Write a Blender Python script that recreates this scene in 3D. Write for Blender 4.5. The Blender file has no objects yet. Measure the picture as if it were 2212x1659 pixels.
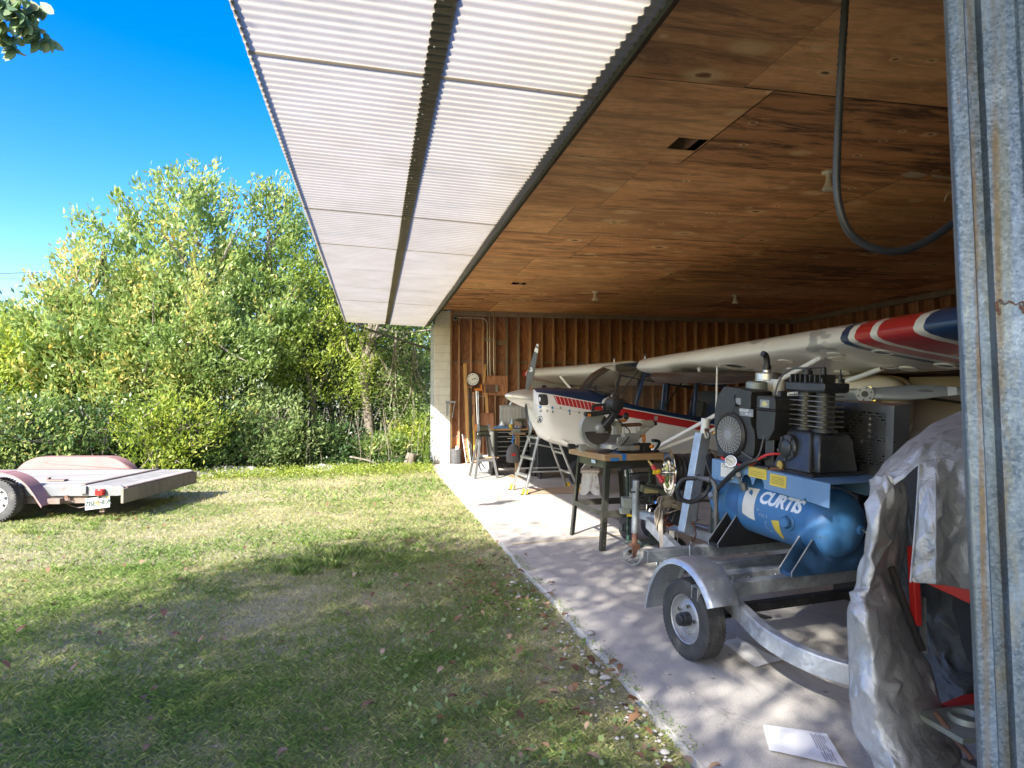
import bpy, bmesh, math, random
import numpy as np
from mathutils import Vector, Matrix, noise
random.seed(7); rng = np.random.default_rng(7)
PI = math.pi; R = math.radians
sc = bpy.context.scene
COL = sc.collection
# ------------------------------------------------------------------ camera, sky, sun, exposure
A_YAW, A_PITCH, CAM_H, FPX = R(11.4966), R(1.3787), 1.5, 1475.0     # focal length in px of a 2212 px wide picture
cam = bpy.data.objects.new('camera', bpy.data.cameras.new('camera')); COL.objects.link(cam)
cam.location = (0, 0, CAM_H)
cam.rotation_euler = (PI/2 + A_PITCH, 0, -A_YAW)
cam.data.sensor_width = 36; cam.data.lens = 36*FPX/2212
cam.data.clip_start = .05; cam.data.clip_end = 2000
cam.data.dof.use_dof = True; cam.data.dof.focus_distance = 8.0; cam.data.dof.aperture_fstop = 6.3
sc.camera = cam
SUN = Vector((-1.03, -1.2, 1.0)).normalized()
SUN_EL = math.asin(SUN.z); SUN_AZ = math.atan2(SUN.x, SUN.y)
W = bpy.data.worlds.new('World'); sc.world = W; W.use_nodes = True
nt = W.node_tree; bg = nt.nodes['Background']
sky = nt.nodes.new('ShaderNodeTexSky'); sky.sky_type = 'NISHITA'; sky.sun_disc = False
sky.sun_elevation = SUN_EL; sky.sun_rotation = SUN_AZ
sky.air_density = 1.0; sky.dust_density = 1.3; sky.ozone_density = 2.5; sky.altitude = 0
hs = nt.nodes.new('ShaderNodeHueSaturation'); hs.inputs['Saturation'].default_value = 1.52; hs.inputs['Hue'].default_value = .522; hs.inputs['Value'].default_value = .80
nt.links.new(sky.outputs[0], hs.inputs['Color']); nt.links.new(hs.outputs[0], bg.inputs[0])
bg.inputs[1].default_value = .14
sl = bpy.data.lights.new('sun', 'SUN'); sl.energy = 3.3; sl.angle = R(.5); sl.color = (1, .95, .87)
so = bpy.data.objects.new('sun', sl); COL.objects.link(so); so.location = SUN*30
so.rotation_euler = (-SUN).to_track_quat('-Z', 'Y').to_euler()
sc.view_settings.view_transform = 'Standard'; sc.view_settings.look = 'None'
sc.view_settings.gamma = 1; sc.view_settings.exposure = 2.2
sc.render.engine = 'CYCLES'
sc.cycles.max_bounces = 10; sc.cycles.diffuse_bounces = 7; sc.cycles.transparent_max_bounces = 12
sc.cycles.caustics_reflective = False; sc.cycles.caustics_refractive = False
sc.cycles.sample_clamp_indirect = 6
try: sc.cycles.use_denoising = True
except Exception: pass

# ------------------------------------------------------------------ helpers
class B:
    """collects verts and faces, builds ONE mesh object"""
    def __init__(s): s.v = []; s.f = []; s.m = []; s.cur = 0; s.M = Matrix()
    def add(s, vs, fs):
        n = len(s.v); M = s.M
        s.v += [tuple(M @ Vector(p)) for p in vs]
        s.f += [tuple(i+n for i in f) for f in fs]; s.m += [s.cur]*len(fs); return s
    def box(s, c, d, rot=None, taper=(1, 1)):
        x, y, z = d[0]/2, d[1]/2, d[2]/2; tx, ty = taper
        vs = [Vector((sx*x*(tx if sz > 0 else 1), sy*y*(ty if sz > 0 else 1), sz*z)) for sz in (-1, 1) for sy in (-1, 1) for sx in (-1, 1)]
        if rot is not None: vs = [rot @ p for p in vs]
        c = Vector(c); vs = [p+c for p in vs]
        return s.add(vs, [(0, 2, 3, 1), (4, 5, 7, 6), (0, 1, 5, 4), (2, 6, 7, 3), (0, 4, 6, 2), (1, 3, 7, 5)])
    def box2(s, a, b):
        return s.box([(p+q)/2 for p, q in zip(a, b)], [abs(q-p) for p, q in zip(a, b)])
    def beam(s, p0, p1, w, h, up=(0, 0, 1)):
        return s.sweep([p0, p1], [(-w/2, -h/2), (w/2, -h/2), (w/2, h/2), (-w/2, h/2)], up)
    def sweep(s, path, sec, up=(0, 0, 1), closed=False, caps=True):
        P = [Vector(p) for p in path]; n = len(P); up = Vector(up); k = len(sec); vs = []
        for i, p in enumerate(P):
            a = P[i-1] if (i > 0 or closed) else p; b = P[(i+1) % n] if (i < n-1 or closed) else p
            t = (b-a).normalized(); sd = t.cross(up)
            if sd.length < 1e-4: sd = t.cross(Vector((1, 0, 0)))
            sd.normalize(); u = sd.cross(t).normalized()
            vs += [p+sd*q[0]+u*q[1] for q in sec]
        fs = []
        for i in range(n if closed else n-1):
            j = (i+1) % n
            for q in range(k):
                r = (q+1) % k; fs.append((i*k+q, i*k+r, j*k+r, j*k+q))
        if caps and not closed: fs += [tuple(range(k-1, -1, -1)), tuple((n-1)*k+q for q in range(k))]
        return s.add(vs, fs)
    def tube(s, path, r, n=8, closed=False, caps=True):
        P = [Vector(p) for p in path]; m = len(P); rr = r if isinstance(r, (list, tuple)) else [r]*m
        vs = []; prev = None
        for i, p in enumerate(P):
            a = P[i-1] if (i > 0 or closed) else p; b = P[(i+1) % m] if (i < m-1 or closed) else p
            t = (b-a).normalized()
            if prev is None:
                x = t.orthogonal().normalized()
            else:
                x = prev - t*prev.dot(t)
                if x.length < 1e-5: x = t.orthogonal()
                x.normalize()
            prev = x; y = t.cross(x)
            vs += [p+(x*math.cos(2*PI*q/n)+y*math.sin(2*PI*q/n))*rr[i] for q in range(n)]
        fs = []
        for i in range(m if closed else m-1):
            j = (i+1) % m
            for q in range(n):
                w = (q+1) % n; fs.append((i*n+q, i*n+w, j*n+w, j*n+q))
        if caps and not closed: fs += [tuple(range(n-1, -1, -1)), tuple((m-1)*n+q for q in range(n))]
        return s.add(vs, fs)
    def cyl(s, p0, p1, r0, r1=None, n=16, caps=True):
        return s.tube([p0, p1], [r0, r0 if r1 is None else r1], n, caps=caps)
    def lathe(s, prof, M=None, n=24, a0=0, a1=2*PI):
        M = M or Matrix(); full = abs(a1-a0-2*PI) < 1e-6; k = n if full else n+1; vs = []
        for r, z in prof:
            vs += [M @ Vector((r*math.cos(a0+(a1-a0)*q/n), r*math.sin(a0+(a1-a0)*q/n), z)) for q in range(k)]
        fs = []
        for i in range(len(prof)-1):
            for q in range(n):
                w = (q+1) % k; fs.append((i*k+q, i*k+w, (i+1)*k+w, (i+1)*k+q))
        return s.add(vs, fs)
    def prism(s, poly, d0, d1, ax='z', M=None):
        f = {'z': lambda a, b, d: (a, b, d), 'x': lambda a, b, d: (d, a, b), 'y': lambda a, b, d: (a, d, b)}[ax]
        n = len(poly); vs = [Vector(f(a, b, d)) for d in (d0, d1) for a, b in poly]
        if M: vs = [M @ p for p in vs]
        return s.add(vs, [tuple(range(n-1, -1, -1)), tuple(range(n, 2*n))]+[(i, (i+1) % n, n+(i+1) % n, n+i) for i in range(n)])
    def loft(s, secs, closed=True, caps=True):
        k = len(secs[0]); vs = [p for q in secs for p in q]; fs = []
        for i in range(len(secs)-1):
            for q in range(k if closed else k-1):
                w = (q+1) % k; fs.append((i*k+q, i*k+w, (i+1)*k+w, (i+1)*k+q))
        if caps and closed: fs += [tuple(range(k-1, -1, -1)), tuple((len(secs)-1)*k+q for q in range(k))]
        return s.add(vs, fs)
    def grid(s, nu, nv, fn):
        vs = [fn(i/nu, j/nv) for j in range(nv+1) for i in range(nu+1)]
        return s.add(vs, [(j*(nu+1)+i, j*(nu+1)+i+1, (j+1)*(nu+1)+i+1, (j+1)*(nu+1)+i) for j in range(nv) for i in range(nu)])
    def sphere(s, c, r, n=12, m=8, sx=1, sy=1, sz=1):
        return s.lathe([(max(r*math.sin(PI*i/m), 1e-6), -r*math.cos(PI*i/m)) for i in range(m+1)], Matrix.Translation(c) @ Matrix.Diagonal((sx, sy, sz, 1)), n)
    def build(s, name, mats, parent=None, smooth=None, bevel=0, solid=0):
        me = bpy.data.meshes.new(name); me.from_pydata(s.v, [], s.f)
        for m in (mats if isinstance(mats, (list, tuple)) else [mats]): me.materials.append(m)
        me.polygons.foreach_set('material_index', s.m)
        bm = bmesh.new(); bm.from_mesh(me); bmesh.ops.recalc_face_normals(bm, faces=bm.faces); bm.to_mesh(me); bm.free()
        if smooth is None: smooth = 35
        if smooth:
            me.shade_smooth(); me.set_sharp_from_angle(angle=R(smooth))
        o = bpy.data.objects.new(name, me); COL.objects.link(o)
        if parent is not None: o.parent = parent
        if solid:
            md = o.modifiers.new('thick', 'SOLIDIFY'); md.thickness = solid; md.offset = 0
        if bevel:
            md = o.modifiers.new('bevel', 'BEVEL'); md.width = bevel; md.segments = 2; md.limit_method = 'ANGLE'; md.angle_limit = R(40)
        return o

def raw(name, verts, faces4, mat, parent=None, tint=None, smooth=False):
    """fast mesh from numpy arrays; faces4 (n,k)"""
    me = bpy.data.meshes.new(name); nv = len(verts); nf, k = faces4.shape
    me.vertices.add(nv); me.vertices.foreach_set('co', np.asarray(verts, np.float32).ravel())
    me.loops.add(nf*k); me.loops.foreach_set('vertex_index', faces4.astype(np.int32).ravel())
    me.polygons.add(nf); me.polygons.foreach_set('loop_start', np.arange(nf, dtype=np.int32)*k)
    me.update(calc_edges=True)
    if tint is not None:
        at = me.attributes.new('tint', 'FLOAT', 'FACE'); at.data.foreach_set('value', np.asarray(tint, np.float32))
    me.materials.append(mat)
    if smooth: me.shade_smooth()
    o = bpy.data.objects.new(name, me); COL.objects.link(o)
    if parent is not None: o.parent = parent
    return o

def thing(name, label, cat, loc=(0, 0, 0), rot=(0, 0, 0), group=None):
    o = bpy.data.objects.new(name, None); COL.objects.link(o); o.empty_display_size = .1
    o.location = loc; o.rotation_euler = rot
    o['label'] = label; o['category'] = cat
    if group: o['group'] = group
    return o
def tag(o, label, cat, group=None):
    o['label'] = label; o['category'] = cat
    if group: o['group'] = group
    return o
def struct(o): o['kind'] = 'structure'; return o
def stuff(o): o['kind'] = 'stuff'; return o
def dup(root, loc, rot=None, label=None):
    r = root.copy(); COL.objects.link(r); r.location = loc
    if rot is not None: r.rotation_euler = rot
    if label: r['label'] = label
    for ch in list(root.children):
        c = ch.copy(); COL.objects.link(c); c.parent = r
        for g in list(ch.children):
            d = g.copy(); COL.objects.link(d); d.parent = c
    return r
def TR(loc=(0, 0, 0), rx=0, ry=0, rz=0):
    return Matrix.Translation(loc) @ Matrix.Rotation(rz, 4, 'Z') @ Matrix.Rotation(ry, 4, 'Y') @ Matrix.Rotation(rx, 4, 'X')
FWD = Vector((math.sin(A_YAW)*math.cos(A_PITCH), math.cos(A_YAW)*math.cos(A_PITCH), math.sin(A_PITCH)))
RGT = Vector((math.cos(A_YAW), -math.sin(A_YAW), 0)); UPV = RGT.cross(FWD)
def at(u, v, t):
    """survey point: direction of a spot in the 2212x1659 photograph, t metres away"""
    return Vector((0, 0, CAM_H)) + (FWD + RGT*(u-1106)/FPX + UPV*(829.5-v)/FPX)*t
def atY(u, v, y):
    d = at(u, v, 1)-Vector((0, 0, CAM_H)); return Vector((0, 0, CAM_H))+d*(y/d.y)
def atZ(u, v, z=0):
    d = at(u, v, 1)-Vector((0, 0, CAM_H)); return Vector((0, 0, CAM_H))+d*((z-CAM_H)/d.z)
def crom(pts, n=6, closed=False):
    P = [Vector(p) for p in pts]; out = []; m = len(P)
    g = (lambda i: P[i % m]) if closed else (lambda i: P[max(0, min(m-1, i))])
    for i in range(m if closed else m-1):
        a, b, c, d = g(i-1), g(i), g(i+1), g(i+2)
        for k in range(n):
            t = k/n; out.append(.5*((2*b)+(c-a)*t+(2*a-5*b+4*c-d)*t*t+(3*b-a-3*c+d)*t**3))
    if not closed: out.append(P[-1])
    return out
def text(s, size, mat, parent, M, name='lettering', shear=0, warp=None, bold=0, align='CENTER', space=1):
    cu = bpy.data.curves.new(name, 'FONT'); cu.body = s; cu.size = size; cu.align_x = align; cu.align_y = 'CENTER'
    cu.shear = shear; cu.offset = bold; cu.resolution_u = 3; cu.space_character = space
    o = bpy.data.objects.new(name, cu); COL.objects.link(o)
    dg = bpy.context.evaluated_depsgraph_get(); dg.update()
    me = bpy.data.meshes.new_from_object(o.evaluated_get(dg)); COL.objects.unlink(o); bpy.data.objects.remove(o)
    if warp is not None:
        bm = bmesh.new(); bm.from_mesh(me)
        bmesh.ops.triangulate(bm, faces=bm.faces); bmesh.ops.subdivide_edges(bm, edges=[e for e in bm.edges if e.calc_length() > size*.25], cuts=2)
        bm.to_mesh(me); bm.free()
        for v in me.vertices: v.co = warp(v.co.x, v.co.y)
    else: me.transform(M)
    me.materials.clear(); me.materials.append(mat)
    o = bpy.data.objects.new(name, me); COL.objects.link(o)
    if parent is not None: o.parent = parent
    return o

# ------------------------------------------------------------------ materials
class N:
    def __init__(s, name):
        s.mat = bpy.data.materials.new(name); s.mat.use_nodes = True; s.t = s.mat.node_tree; s.n = s.t.nodes; s.l = s.t.links
        s.p = s.n['Principled BSDF']; s.out = s.n['Material Output']
    def new(s, t, **k):
        nd = s.n.new(t)
        for a, b in k.items(): setattr(nd, a, b)
        return nd
    def set(s, inp, val):
        if hasattr(val, 'node'): s.l.new(val, inp)
        else: inp.default_value = val
    def coord(s, kind='Object', scale=(1, 1, 1), rot=(0, 0, 0), add=None):
        v = s.new('ShaderNodeTexCoord').outputs[kind]
        if add is not None:
            a = s.new('ShaderNodeVectorMath', operation='ADD'); s.l.new(v, a.inputs[0]); s.set(a.inputs[1], add); v = a.outputs[0]
        m = s.new('ShaderNodeMapping'); s.l.new(v, m.inputs[0]); m.inputs['Scale'].default_value = scale; m.inputs['Rotation'].default_value = rot
        return m.outputs[0]
    def noise(s, vec, scale, detail=5, rough=.6, dist=0):
        q = s.new('ShaderNodeTexNoise'); s.l.new(vec, q.inputs['Vector']); q.inputs['Scale'].default_value = scale
        q.inputs['Detail'].default_value = detail; q.inputs['Roughness'].default_value = rough; q.inputs['Distortion'].default_value = dist
        return q.outputs['Fac']
    def ramp(s, fac, stops):
        r = s.new('ShaderNodeValToRGB'); s.l.new(fac, r.inputs[0]); e = r.color_ramp.elements
        while len(e) < len(stops): e.new(.5)
        for k, (p, c) in enumerate(stops):
            e[k].position = p; e[k].color = (c, c, c, 1) if not hasattr(c, '__len__') else (*c, 1)
        return r.outputs[0]
    def mix(s, fac, a, b, mode='MIX'):
        m = s.new('ShaderNodeMix', data_type='RGBA', blend_type=mode)
        s.set(m.inputs[0], fac); ia, ib = m.inputs[6], m.inputs[7]
        s.set(ia, a if hasattr(a, 'node') else (*a, 1)); s.set(ib, b if hasattr(b, 'node') else (*b, 1))
        return m.outputs[2]
    def math(s, op, a, b=0, c=0):
        m = s.new('ShaderNodeMath', operation=op); s.set(m.inputs[0], a); s.set(m.inputs[1], b); s.set(m.inputs[2], c); return m.outputs[0]
    def bump(s, h, strength=.3, dist=.01):
        b = s.new('ShaderNodeBump'); s.l.new(h, b.inputs['Height']); b.inputs['Strength'].default_value = strength; b.inputs['Distance'].default_value = dist
        s.l.new(b.outputs[0], s.p.inputs['Normal']); return b
    def fin(s, col=None, rough=None, metal=None, spec=None):
        if col is not None: s.set(s.p.inputs['Base Color'], col if hasattr(col, 'node') else (*col, 1))
        if rough is not None: s.set(s.p.inputs['Roughness'], rough)
        if metal is not None: s.set(s.p.inputs['Metallic'], metal)
        if spec is not None: s.set(s.p.inputs['Specular IOR Level'], spec)
        return s.mat
def mat(name, c1, c2=None, scale=7, rough=.55, metal=0, bump=.15, bscale=60, stretch=(1, 1, 1), dirt=None, damt=.45, dscale=4, coat=0, rvar=.2):
    n = N(name); v = n.coord('Object', stretch)
    if c2 is None: c2 = tuple(x*.78 for x in c1)
    f = n.ramp(n.noise(v, scale, 6, .65), [(.3, 0), (.72, 1)])
    col = n.mix(f, c1, c2)
    if dirt is not None:
        d = n.ramp(n.noise(v, dscale, 8, .72, .4), [(1-damt-.06, 0), (1-damt+.1, 1)])
        col = n.mix(d, col, dirt)
    rf = n.math('MULTIPLY_ADD', n.noise(v, scale*2.3, 4), rvar, rough-rvar/2)
    if bump: n.bump(n.noise(v, bscale, 4), bump, .004)
    if coat: n.p.inputs['Coat Weight'].default_value = coat
    return n.fin(col, rf, metal)
def wood(name, c1, c2, c3, axis=2, scale=1.0, rough=.7, knots=True, ring=9):
    """grain stretched along one axis; per-object and per-face offsets keep pieces different"""
    n = N(name); st = [1, 1, 1]; st[axis] = .09
    oi = n.new('ShaderNodeObjectInfo'); cx = n.new('ShaderNodeCombineXYZ')
    at_ = n.new('ShaderNodeAttribute', attribute_name='tint'); r = n.math('MULTIPLY', n.math('ADD', oi.outputs['Random'], at_.outputs['Fac']), 37.3)
    for k in range(3): n.l.new(n.math('MULTIPLY', r, 1+k*.37), cx.inputs[k])
    v = n.coord('Object', tuple(q*scale for q in st), add=cx.outputs[0])
    vf = n.coord('Object', tuple(scale*(1 if i != axis else .25) for i in range(3)), add=cx.outputs[0])
    w = n.noise(vf, 1.7, 3, .5)
    g = n.new('ShaderNodeTexWave', wave_type='BANDS', bands_direction={0: 'Y', 1: 'X', 2: 'X'}[axis]); n.l.new(v, g.inputs[0])
    g.inputs['Scale'].default_value = ring*.35; g.inputs['Distortion'].default_value = 9; g.inputs['Detail'].default_value = 3; g.inputs['Detail Scale'].default_value = .9
    fine = n.noise(v, 28, 5, .7)
    cw = n.ramp(n.math('FRACT', n.math('MULTIPLY', n.noise(n.coord('Object', tuple(scale*(1 if i != axis else .22) for i in range(3)), add=cx.outputs[0]), 1.1, 2, .45, .4), 19)), [(0, 0), (.5, .3), (.92, 1), (1, 0)])
    col = n.mix(n.ramp(n.math('MULTIPLY_ADD', cw, .6, n.math('MULTIPLY', g.outputs['Fac'], .4)), [(.2, 0), (.8, 1)]), c1, c2)
    col = n.mix(n.math('MULTIPLY', n.ramp(fine, [(.35, 0), (.7, 1)]), .6), col, c3)
    col = n.mix(n.math('MULTIPLY', n.ramp(w, [(.4, 0), (.75, 1)]), .65), col, c3)
    hsv = n.new('ShaderNodeHueSaturation'); n.l.new(col, hsv.inputs['Color'])
    n.l.new(n.math('MULTIPLY_ADD', n.math('FRACT', r), .45, .78), hsv.inputs['Value'])
    col = hsv.outputs[0]
    if knots:
        vo = n.new('ShaderNodeTexVoronoi'); n.l.new(n.coord('Object', tuple(scale*(1 if i != axis else .55) for i in range(3)), add=cx.outputs[0]), vo.inputs['Vector'])
        vo.inputs['Scale'].default_value = 1.9; vo.inputs['Randomness'].default_value = 1
        col = n.mix(n.ramp(vo.outputs['Distance'], [(.04, .85), (.085, 0)]), col, tuple(q*.35 for q in c3))
    n.bump(fine, .2, .003)
    return n.fin(col, rough)

GALV = None
def make_galv(name, base=(.50, .54, .58), dark=(.30, .34, .38), scale=28, rust=0, rough=.38, metal=.75):
    n = N(name); v = n.coord('Object')
    vo = n.new('ShaderNodeTexVoronoi'); n.l.new(v, vo.inputs['Vector']); vo.inputs['Scale'].default_value = scale
    sepc = n.new('ShaderNodeSeparateColor'); n.l.new(vo.outputs['Color'], sepc.inputs[0])
    f = n.math('MULTIPLY', sepc.outputs[0], .55)
    col = n.mix(f, base, dark)
    col = n.mix(n.ramp(n.noise(v, 3.5, 6, .7), [(.45, 0), (.7, .6)]), col, tuple(q*1.25 for q in base))
    if rust:
        d = n.ramp(n.noise(n.coord('Object', (1, 1, .35)), 5, 8, .75), [(1-rust-.04, 0), (1-rust+.05, 1)])
        col = n.mix(d, col, (.21, .09, .035))
    n.bump(n.noise(v, 90, 3), .06, .002)
    return n.fin(col, n.math('MULTIPLY_ADD', sepc.outputs[1], .25, rough), metal)
M = {}
M['galv'] = make_galv('galvanized_steel'); M['galv_d'] = make_galv('galvanized_steel_dull', (.36, .39, .41), (.2, .22, .24), rough=.48)
M['galv_fine'] = make_galv('galvanized_fender', (.47, .5, .54), (.36, .39, .43), 60, 0, .4)
M['alu'] = mat('aluminium', (.62, .63, .64), (.5, .51, .52), 9, .38, .85, .05)
M['steel'] = mat('bright_steel', (.62, .62, .62), (.45, .45, .45), 12, .22, 1, .03)
M['rimgrey'] = mat('grey_wheel_rim', (.42, .43, .45), (.3, .31, .33), 8, .48, .55, .05, dirt=(.16, .14, .12), damt=.33)
M['chrome'] = mat('chrome', (.8, .8, .8), (.72, .72, .72), 5, .07, 1, 0, rvar=.05)
M['spin'] = mat('satin_metal_spinner', (.62, .61, .59), (.52, .51, .49), 5, .36, .6, .02)
M['black'] = mat('black_paint', (.018, .018, .02), (.03, .03, .033), 8, .42, 0, .08, dirt=(.07, .06, .05), damt=.3)
M['blackp'] = mat('black_plastic', (.018, .018, .02), (.035, .035, .037), 7, .45, 0, .15, dirt=(.085, .08, .07), damt=.36, dscale=9)
M['black_gloss'] = mat('black_gloss', (.012, .012, .014), (.02, .02, .022), 8, .25, 0, .02)
M['rubber'] = mat('tyre_rubber', (.022, .022, .023), (.05, .05, .05), 14, .75, 0, .3, 90, dirt=(.14, .13, .115), damt=.33, dscale=7)
M['rubber2'] = mat('old_tyre_rubber', (.05, .05, .052), (.085, .085, .085), 14, .8, 0, .3, 90, dirt=(.16, .15, .13), damt=.4, dscale=7)
M['hose'] = mat('black_hose', (.02, .021, .024), (.035, .036, .04), 12, .4, 0, .05)
def m_blue():
    n = N('blue_tank_paint'); v = n.coord('Object'); col = n.mix(n.ramp(n.noise(v, 3, 6, .7), [(.3, 0), (.7, 1)]), (.035, .14, .34), (.065, .21, .44))
    col = n.mix(n.ramp(n.noise(n.coord('Object', (1, .35, 1)), 5, 8, .75, .5), [(.5, 0), (.68, .6)]), col, (.10, .16, .23))
    col = n.mix(n.ramp(n.noise(n.coord('Object', (3, .12, 3), (.5, 0, 0)), 16, 5, .7), [(.62, 0), (.67, .55)]), col, (.025, .035, .05))
    col = n.mix(n.ramp(n.noise(v, 13, 7, .8), [(.675, 0), (.69, .95)]), col, (.05, .03, .025))
    n.bump(n.noise(v, 50, 4), .05, .003); return n.fin(col, n.math('MULTIPLY_ADD', n.noise(v, 6, 5), .35, .28))
M['blue'] = m_blue()
M['blue_lt'] = mat('blue_platform_paint', (.11, .23, .42), (.16, .28, .46), 5, .45, 0, .05, dirt=(.10, .10, .10), damt=.33, dscale=4)
M['blue_dk'] = mat('blue_foot_paint', (.02, .06, .14), (.035, .09, .19), 6, .35, 0, .05, dirt=(.03, .03, .035), damt=.4)
M['pump'] = mat('black_cast_iron', (.022, .024, .028), (.055, .058, .066), 7, .36, .2, .45, 45, dirt=(.15, .125, .10), damt=.38, dscale=8)
M['finedge'] = mat('worn_fin_edge', (.22, .2, .185), (.1, .095, .09), 20, .5, .3, .1)
M['white_paint'] = mat('white_paint', (.78, .78, .77), (.7, .7, .69), 4, .35, 0, .02)
M['white_label'] = mat('white_label', (.74, .73, .68), (.6, .58, .5), 6, .6, 0, .02, dirt=(.2, .1, .05), damt=.3, dscale=9)
M['white_let'] = mat('white_lettering', (.8, .82, .84), (.62, .68, .74), 30, .5, 0, 0)
M['white_chalk'] = mat('white_marking', (.55, .6, .66), (.3, .38, .5), 60, .7, 0, 0)
M['yellow_label'] = mat('yellow_label', (.72, .55, .06), (.55, .42, .08), 7, .55, 0, .02, dirt=(.18, .13, .04), damt=.3)
M['stand_grey'] = mat('dark_grey_steel', (.13, .13, .13), (.09, .09, .09), 6, .5, .2, .1, dirt=(.2, .17, .14), damt=.33)
M['yellow'] = mat('yellow_plastic', (.75, .52, .02), (.65, .43, .02), 7, .45)
M['red'] = mat('red_paint', (.52, .025, .02), (.42, .02, .02), 6, .35)
M['redwire'] = mat('red_cable', (.62, .04, .04), (.5, .03, .03), 6, .45)
M['orange'] = mat('orange_plastic', (.75, .26, .04), (.6, .2, .03), 6, .5)
M['brass'] = mat('brass', (.6, .42, .14), (.4, .28, .1), 12, .35, .9)
M['rust'] = mat('rusty_steel', (.13, .065, .045), (.2, .1, .06), 14, .8, .2, .35, 80, dirt=(.06, .04, .035), damt=.4)
M['pipe'] = mat('grey_pipe', (.2, .2, .2), (.12, .12, .125), 14, .5, .6, .2, dirt=(.17, .1, .06), damt=.3)
M['grey_paint'] = mat('grey_paint', (.3, .31, .32), (.24, .25, .26), 6, .5)
M['greygreen'] = mat('grey_green_metal', (.3, .33, .3), (.2, .22, .2), 9, .5, .3, .1)
M['olive'] = mat('olive_steel', (.07, .075, .045), (.1, .105, .06), 9, .5, .1, .1)
M['green_tube'] = mat('dark_green_tube', (.018, .05, .04), (.03, .07, .055), 9, .35, 0, .05)
M['stand'] = mat('black_stand_steel', (.03, .031, .027), (.05, .05, .04), 8, .5, .2, .1, dirt=(.12, .1, .06), damt=.35)
M['sawgrey'] = mat('saw_cast_metal', (.42, .43, .42), (.33, .34, .33), 9, .4, .5, .08)
M['sawbeige'] = mat('saw_beige_plastic', (.36, .35, .31), (.3, .29, .26), 9, .5)
M['blade'] = mat('saw_blade_steel', (.10, .085, .075), (.15, .13, .115), 14, .45, .6, .1)
M['tape'] = mat('blue_tape', (.02, .16, .5), (.03, .2, .55), 8, .6)
M['maroon'] = mat('maroon_panel', (.05, .012, .015), (.07, .02, .02), 6, .5)
M['beige'] = mat('beige_panel', (.5, .45, .37), (.44, .4, .33), 3, .5)
M['cream'] = mat('cream_cowl_paint', (.66, .58, .43), (.60, .54, .42), 2, .4, 0, .03, dirt=(.5, .38, .2), damt=.35, dscale=2)
M['propgrey'] = mat('prop_grey', (.3, .32, .33), (.25, .27, .28), 4, .4, .3, .02)
M['propdark'] = mat('prop_dark_grey', (.09, .095, .1), (.12, .125, .13), 4, .45, .2, .02)
M['navy'] = mat('navy_paint', (.012, .03, .085), (.018, .04, .1), 4, .3, 0, .02, coat=.3)
M['wingstrut'] = mat('white_strut', (.76, .76, .76), (.68, .68, .68), 4, .3, 0, .02)
M['webbing'] = mat('webbing_strap', (.36, .31, .25), (.26, .22, .18), 30, .85, 0, .3, 150)
M['orange_strap'] = mat('orange_strap', (.5, .16, .06), (.38, .12, .05), 30, .85)
M['paper'] = mat('paper', (.82, .82, .82), (.76, .76, .77), 4, .8, 0, .05, 8)
M['ink'] = mat('grey_ink', (.36, .37, .42), (.45, .46, .5), 60, .8, 0, 0)
M['card'] = mat('cardboard', (.44, .31, .21), (.36, .25, .17), 5, .85)
M['shade_dark'] = mat('dark_interior', (.02, .02, .02), (.03, .03, .03), 6, .8)  # near-black colour standing in for shade inside holes, slots and openings
M['seat'] = mat('dark_seat', (.03, .032, .036), (.05, .05, .055), 9, .8)
M['conduit'] = mat('conduit_steel', (.5, .5, .48), (.4, .4, .39), 8, .35, .8)
M['ivory'] = mat('ivory_porcelain', (.78, .74, .62), (.7, .66, .55), 6, .25)
M['oldwood'] = wood('old_painted_wood', (.52, .46, .38), (.42, .36, .29), (.2, .15, .11), 2, 3, .85)
M['lettblack'] = mat('black_lettering', (.02, .02, .02), (.03, .03, .03), 20, .5, 0, 0)
M['ladder_label'] = mat('black_ladder_label', (.015, .015, .015), (.02, .02, .02), 9, .4)
M['deepbeam'] = mat('dark_steel_beam', (.03, .034, .03), (.05, .055, .046), 6, .6, .2, .1)
M['plaster'] = mat('outer_wall', (.5, .5, .48), (.42, .42, .4), 3, .8)
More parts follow.
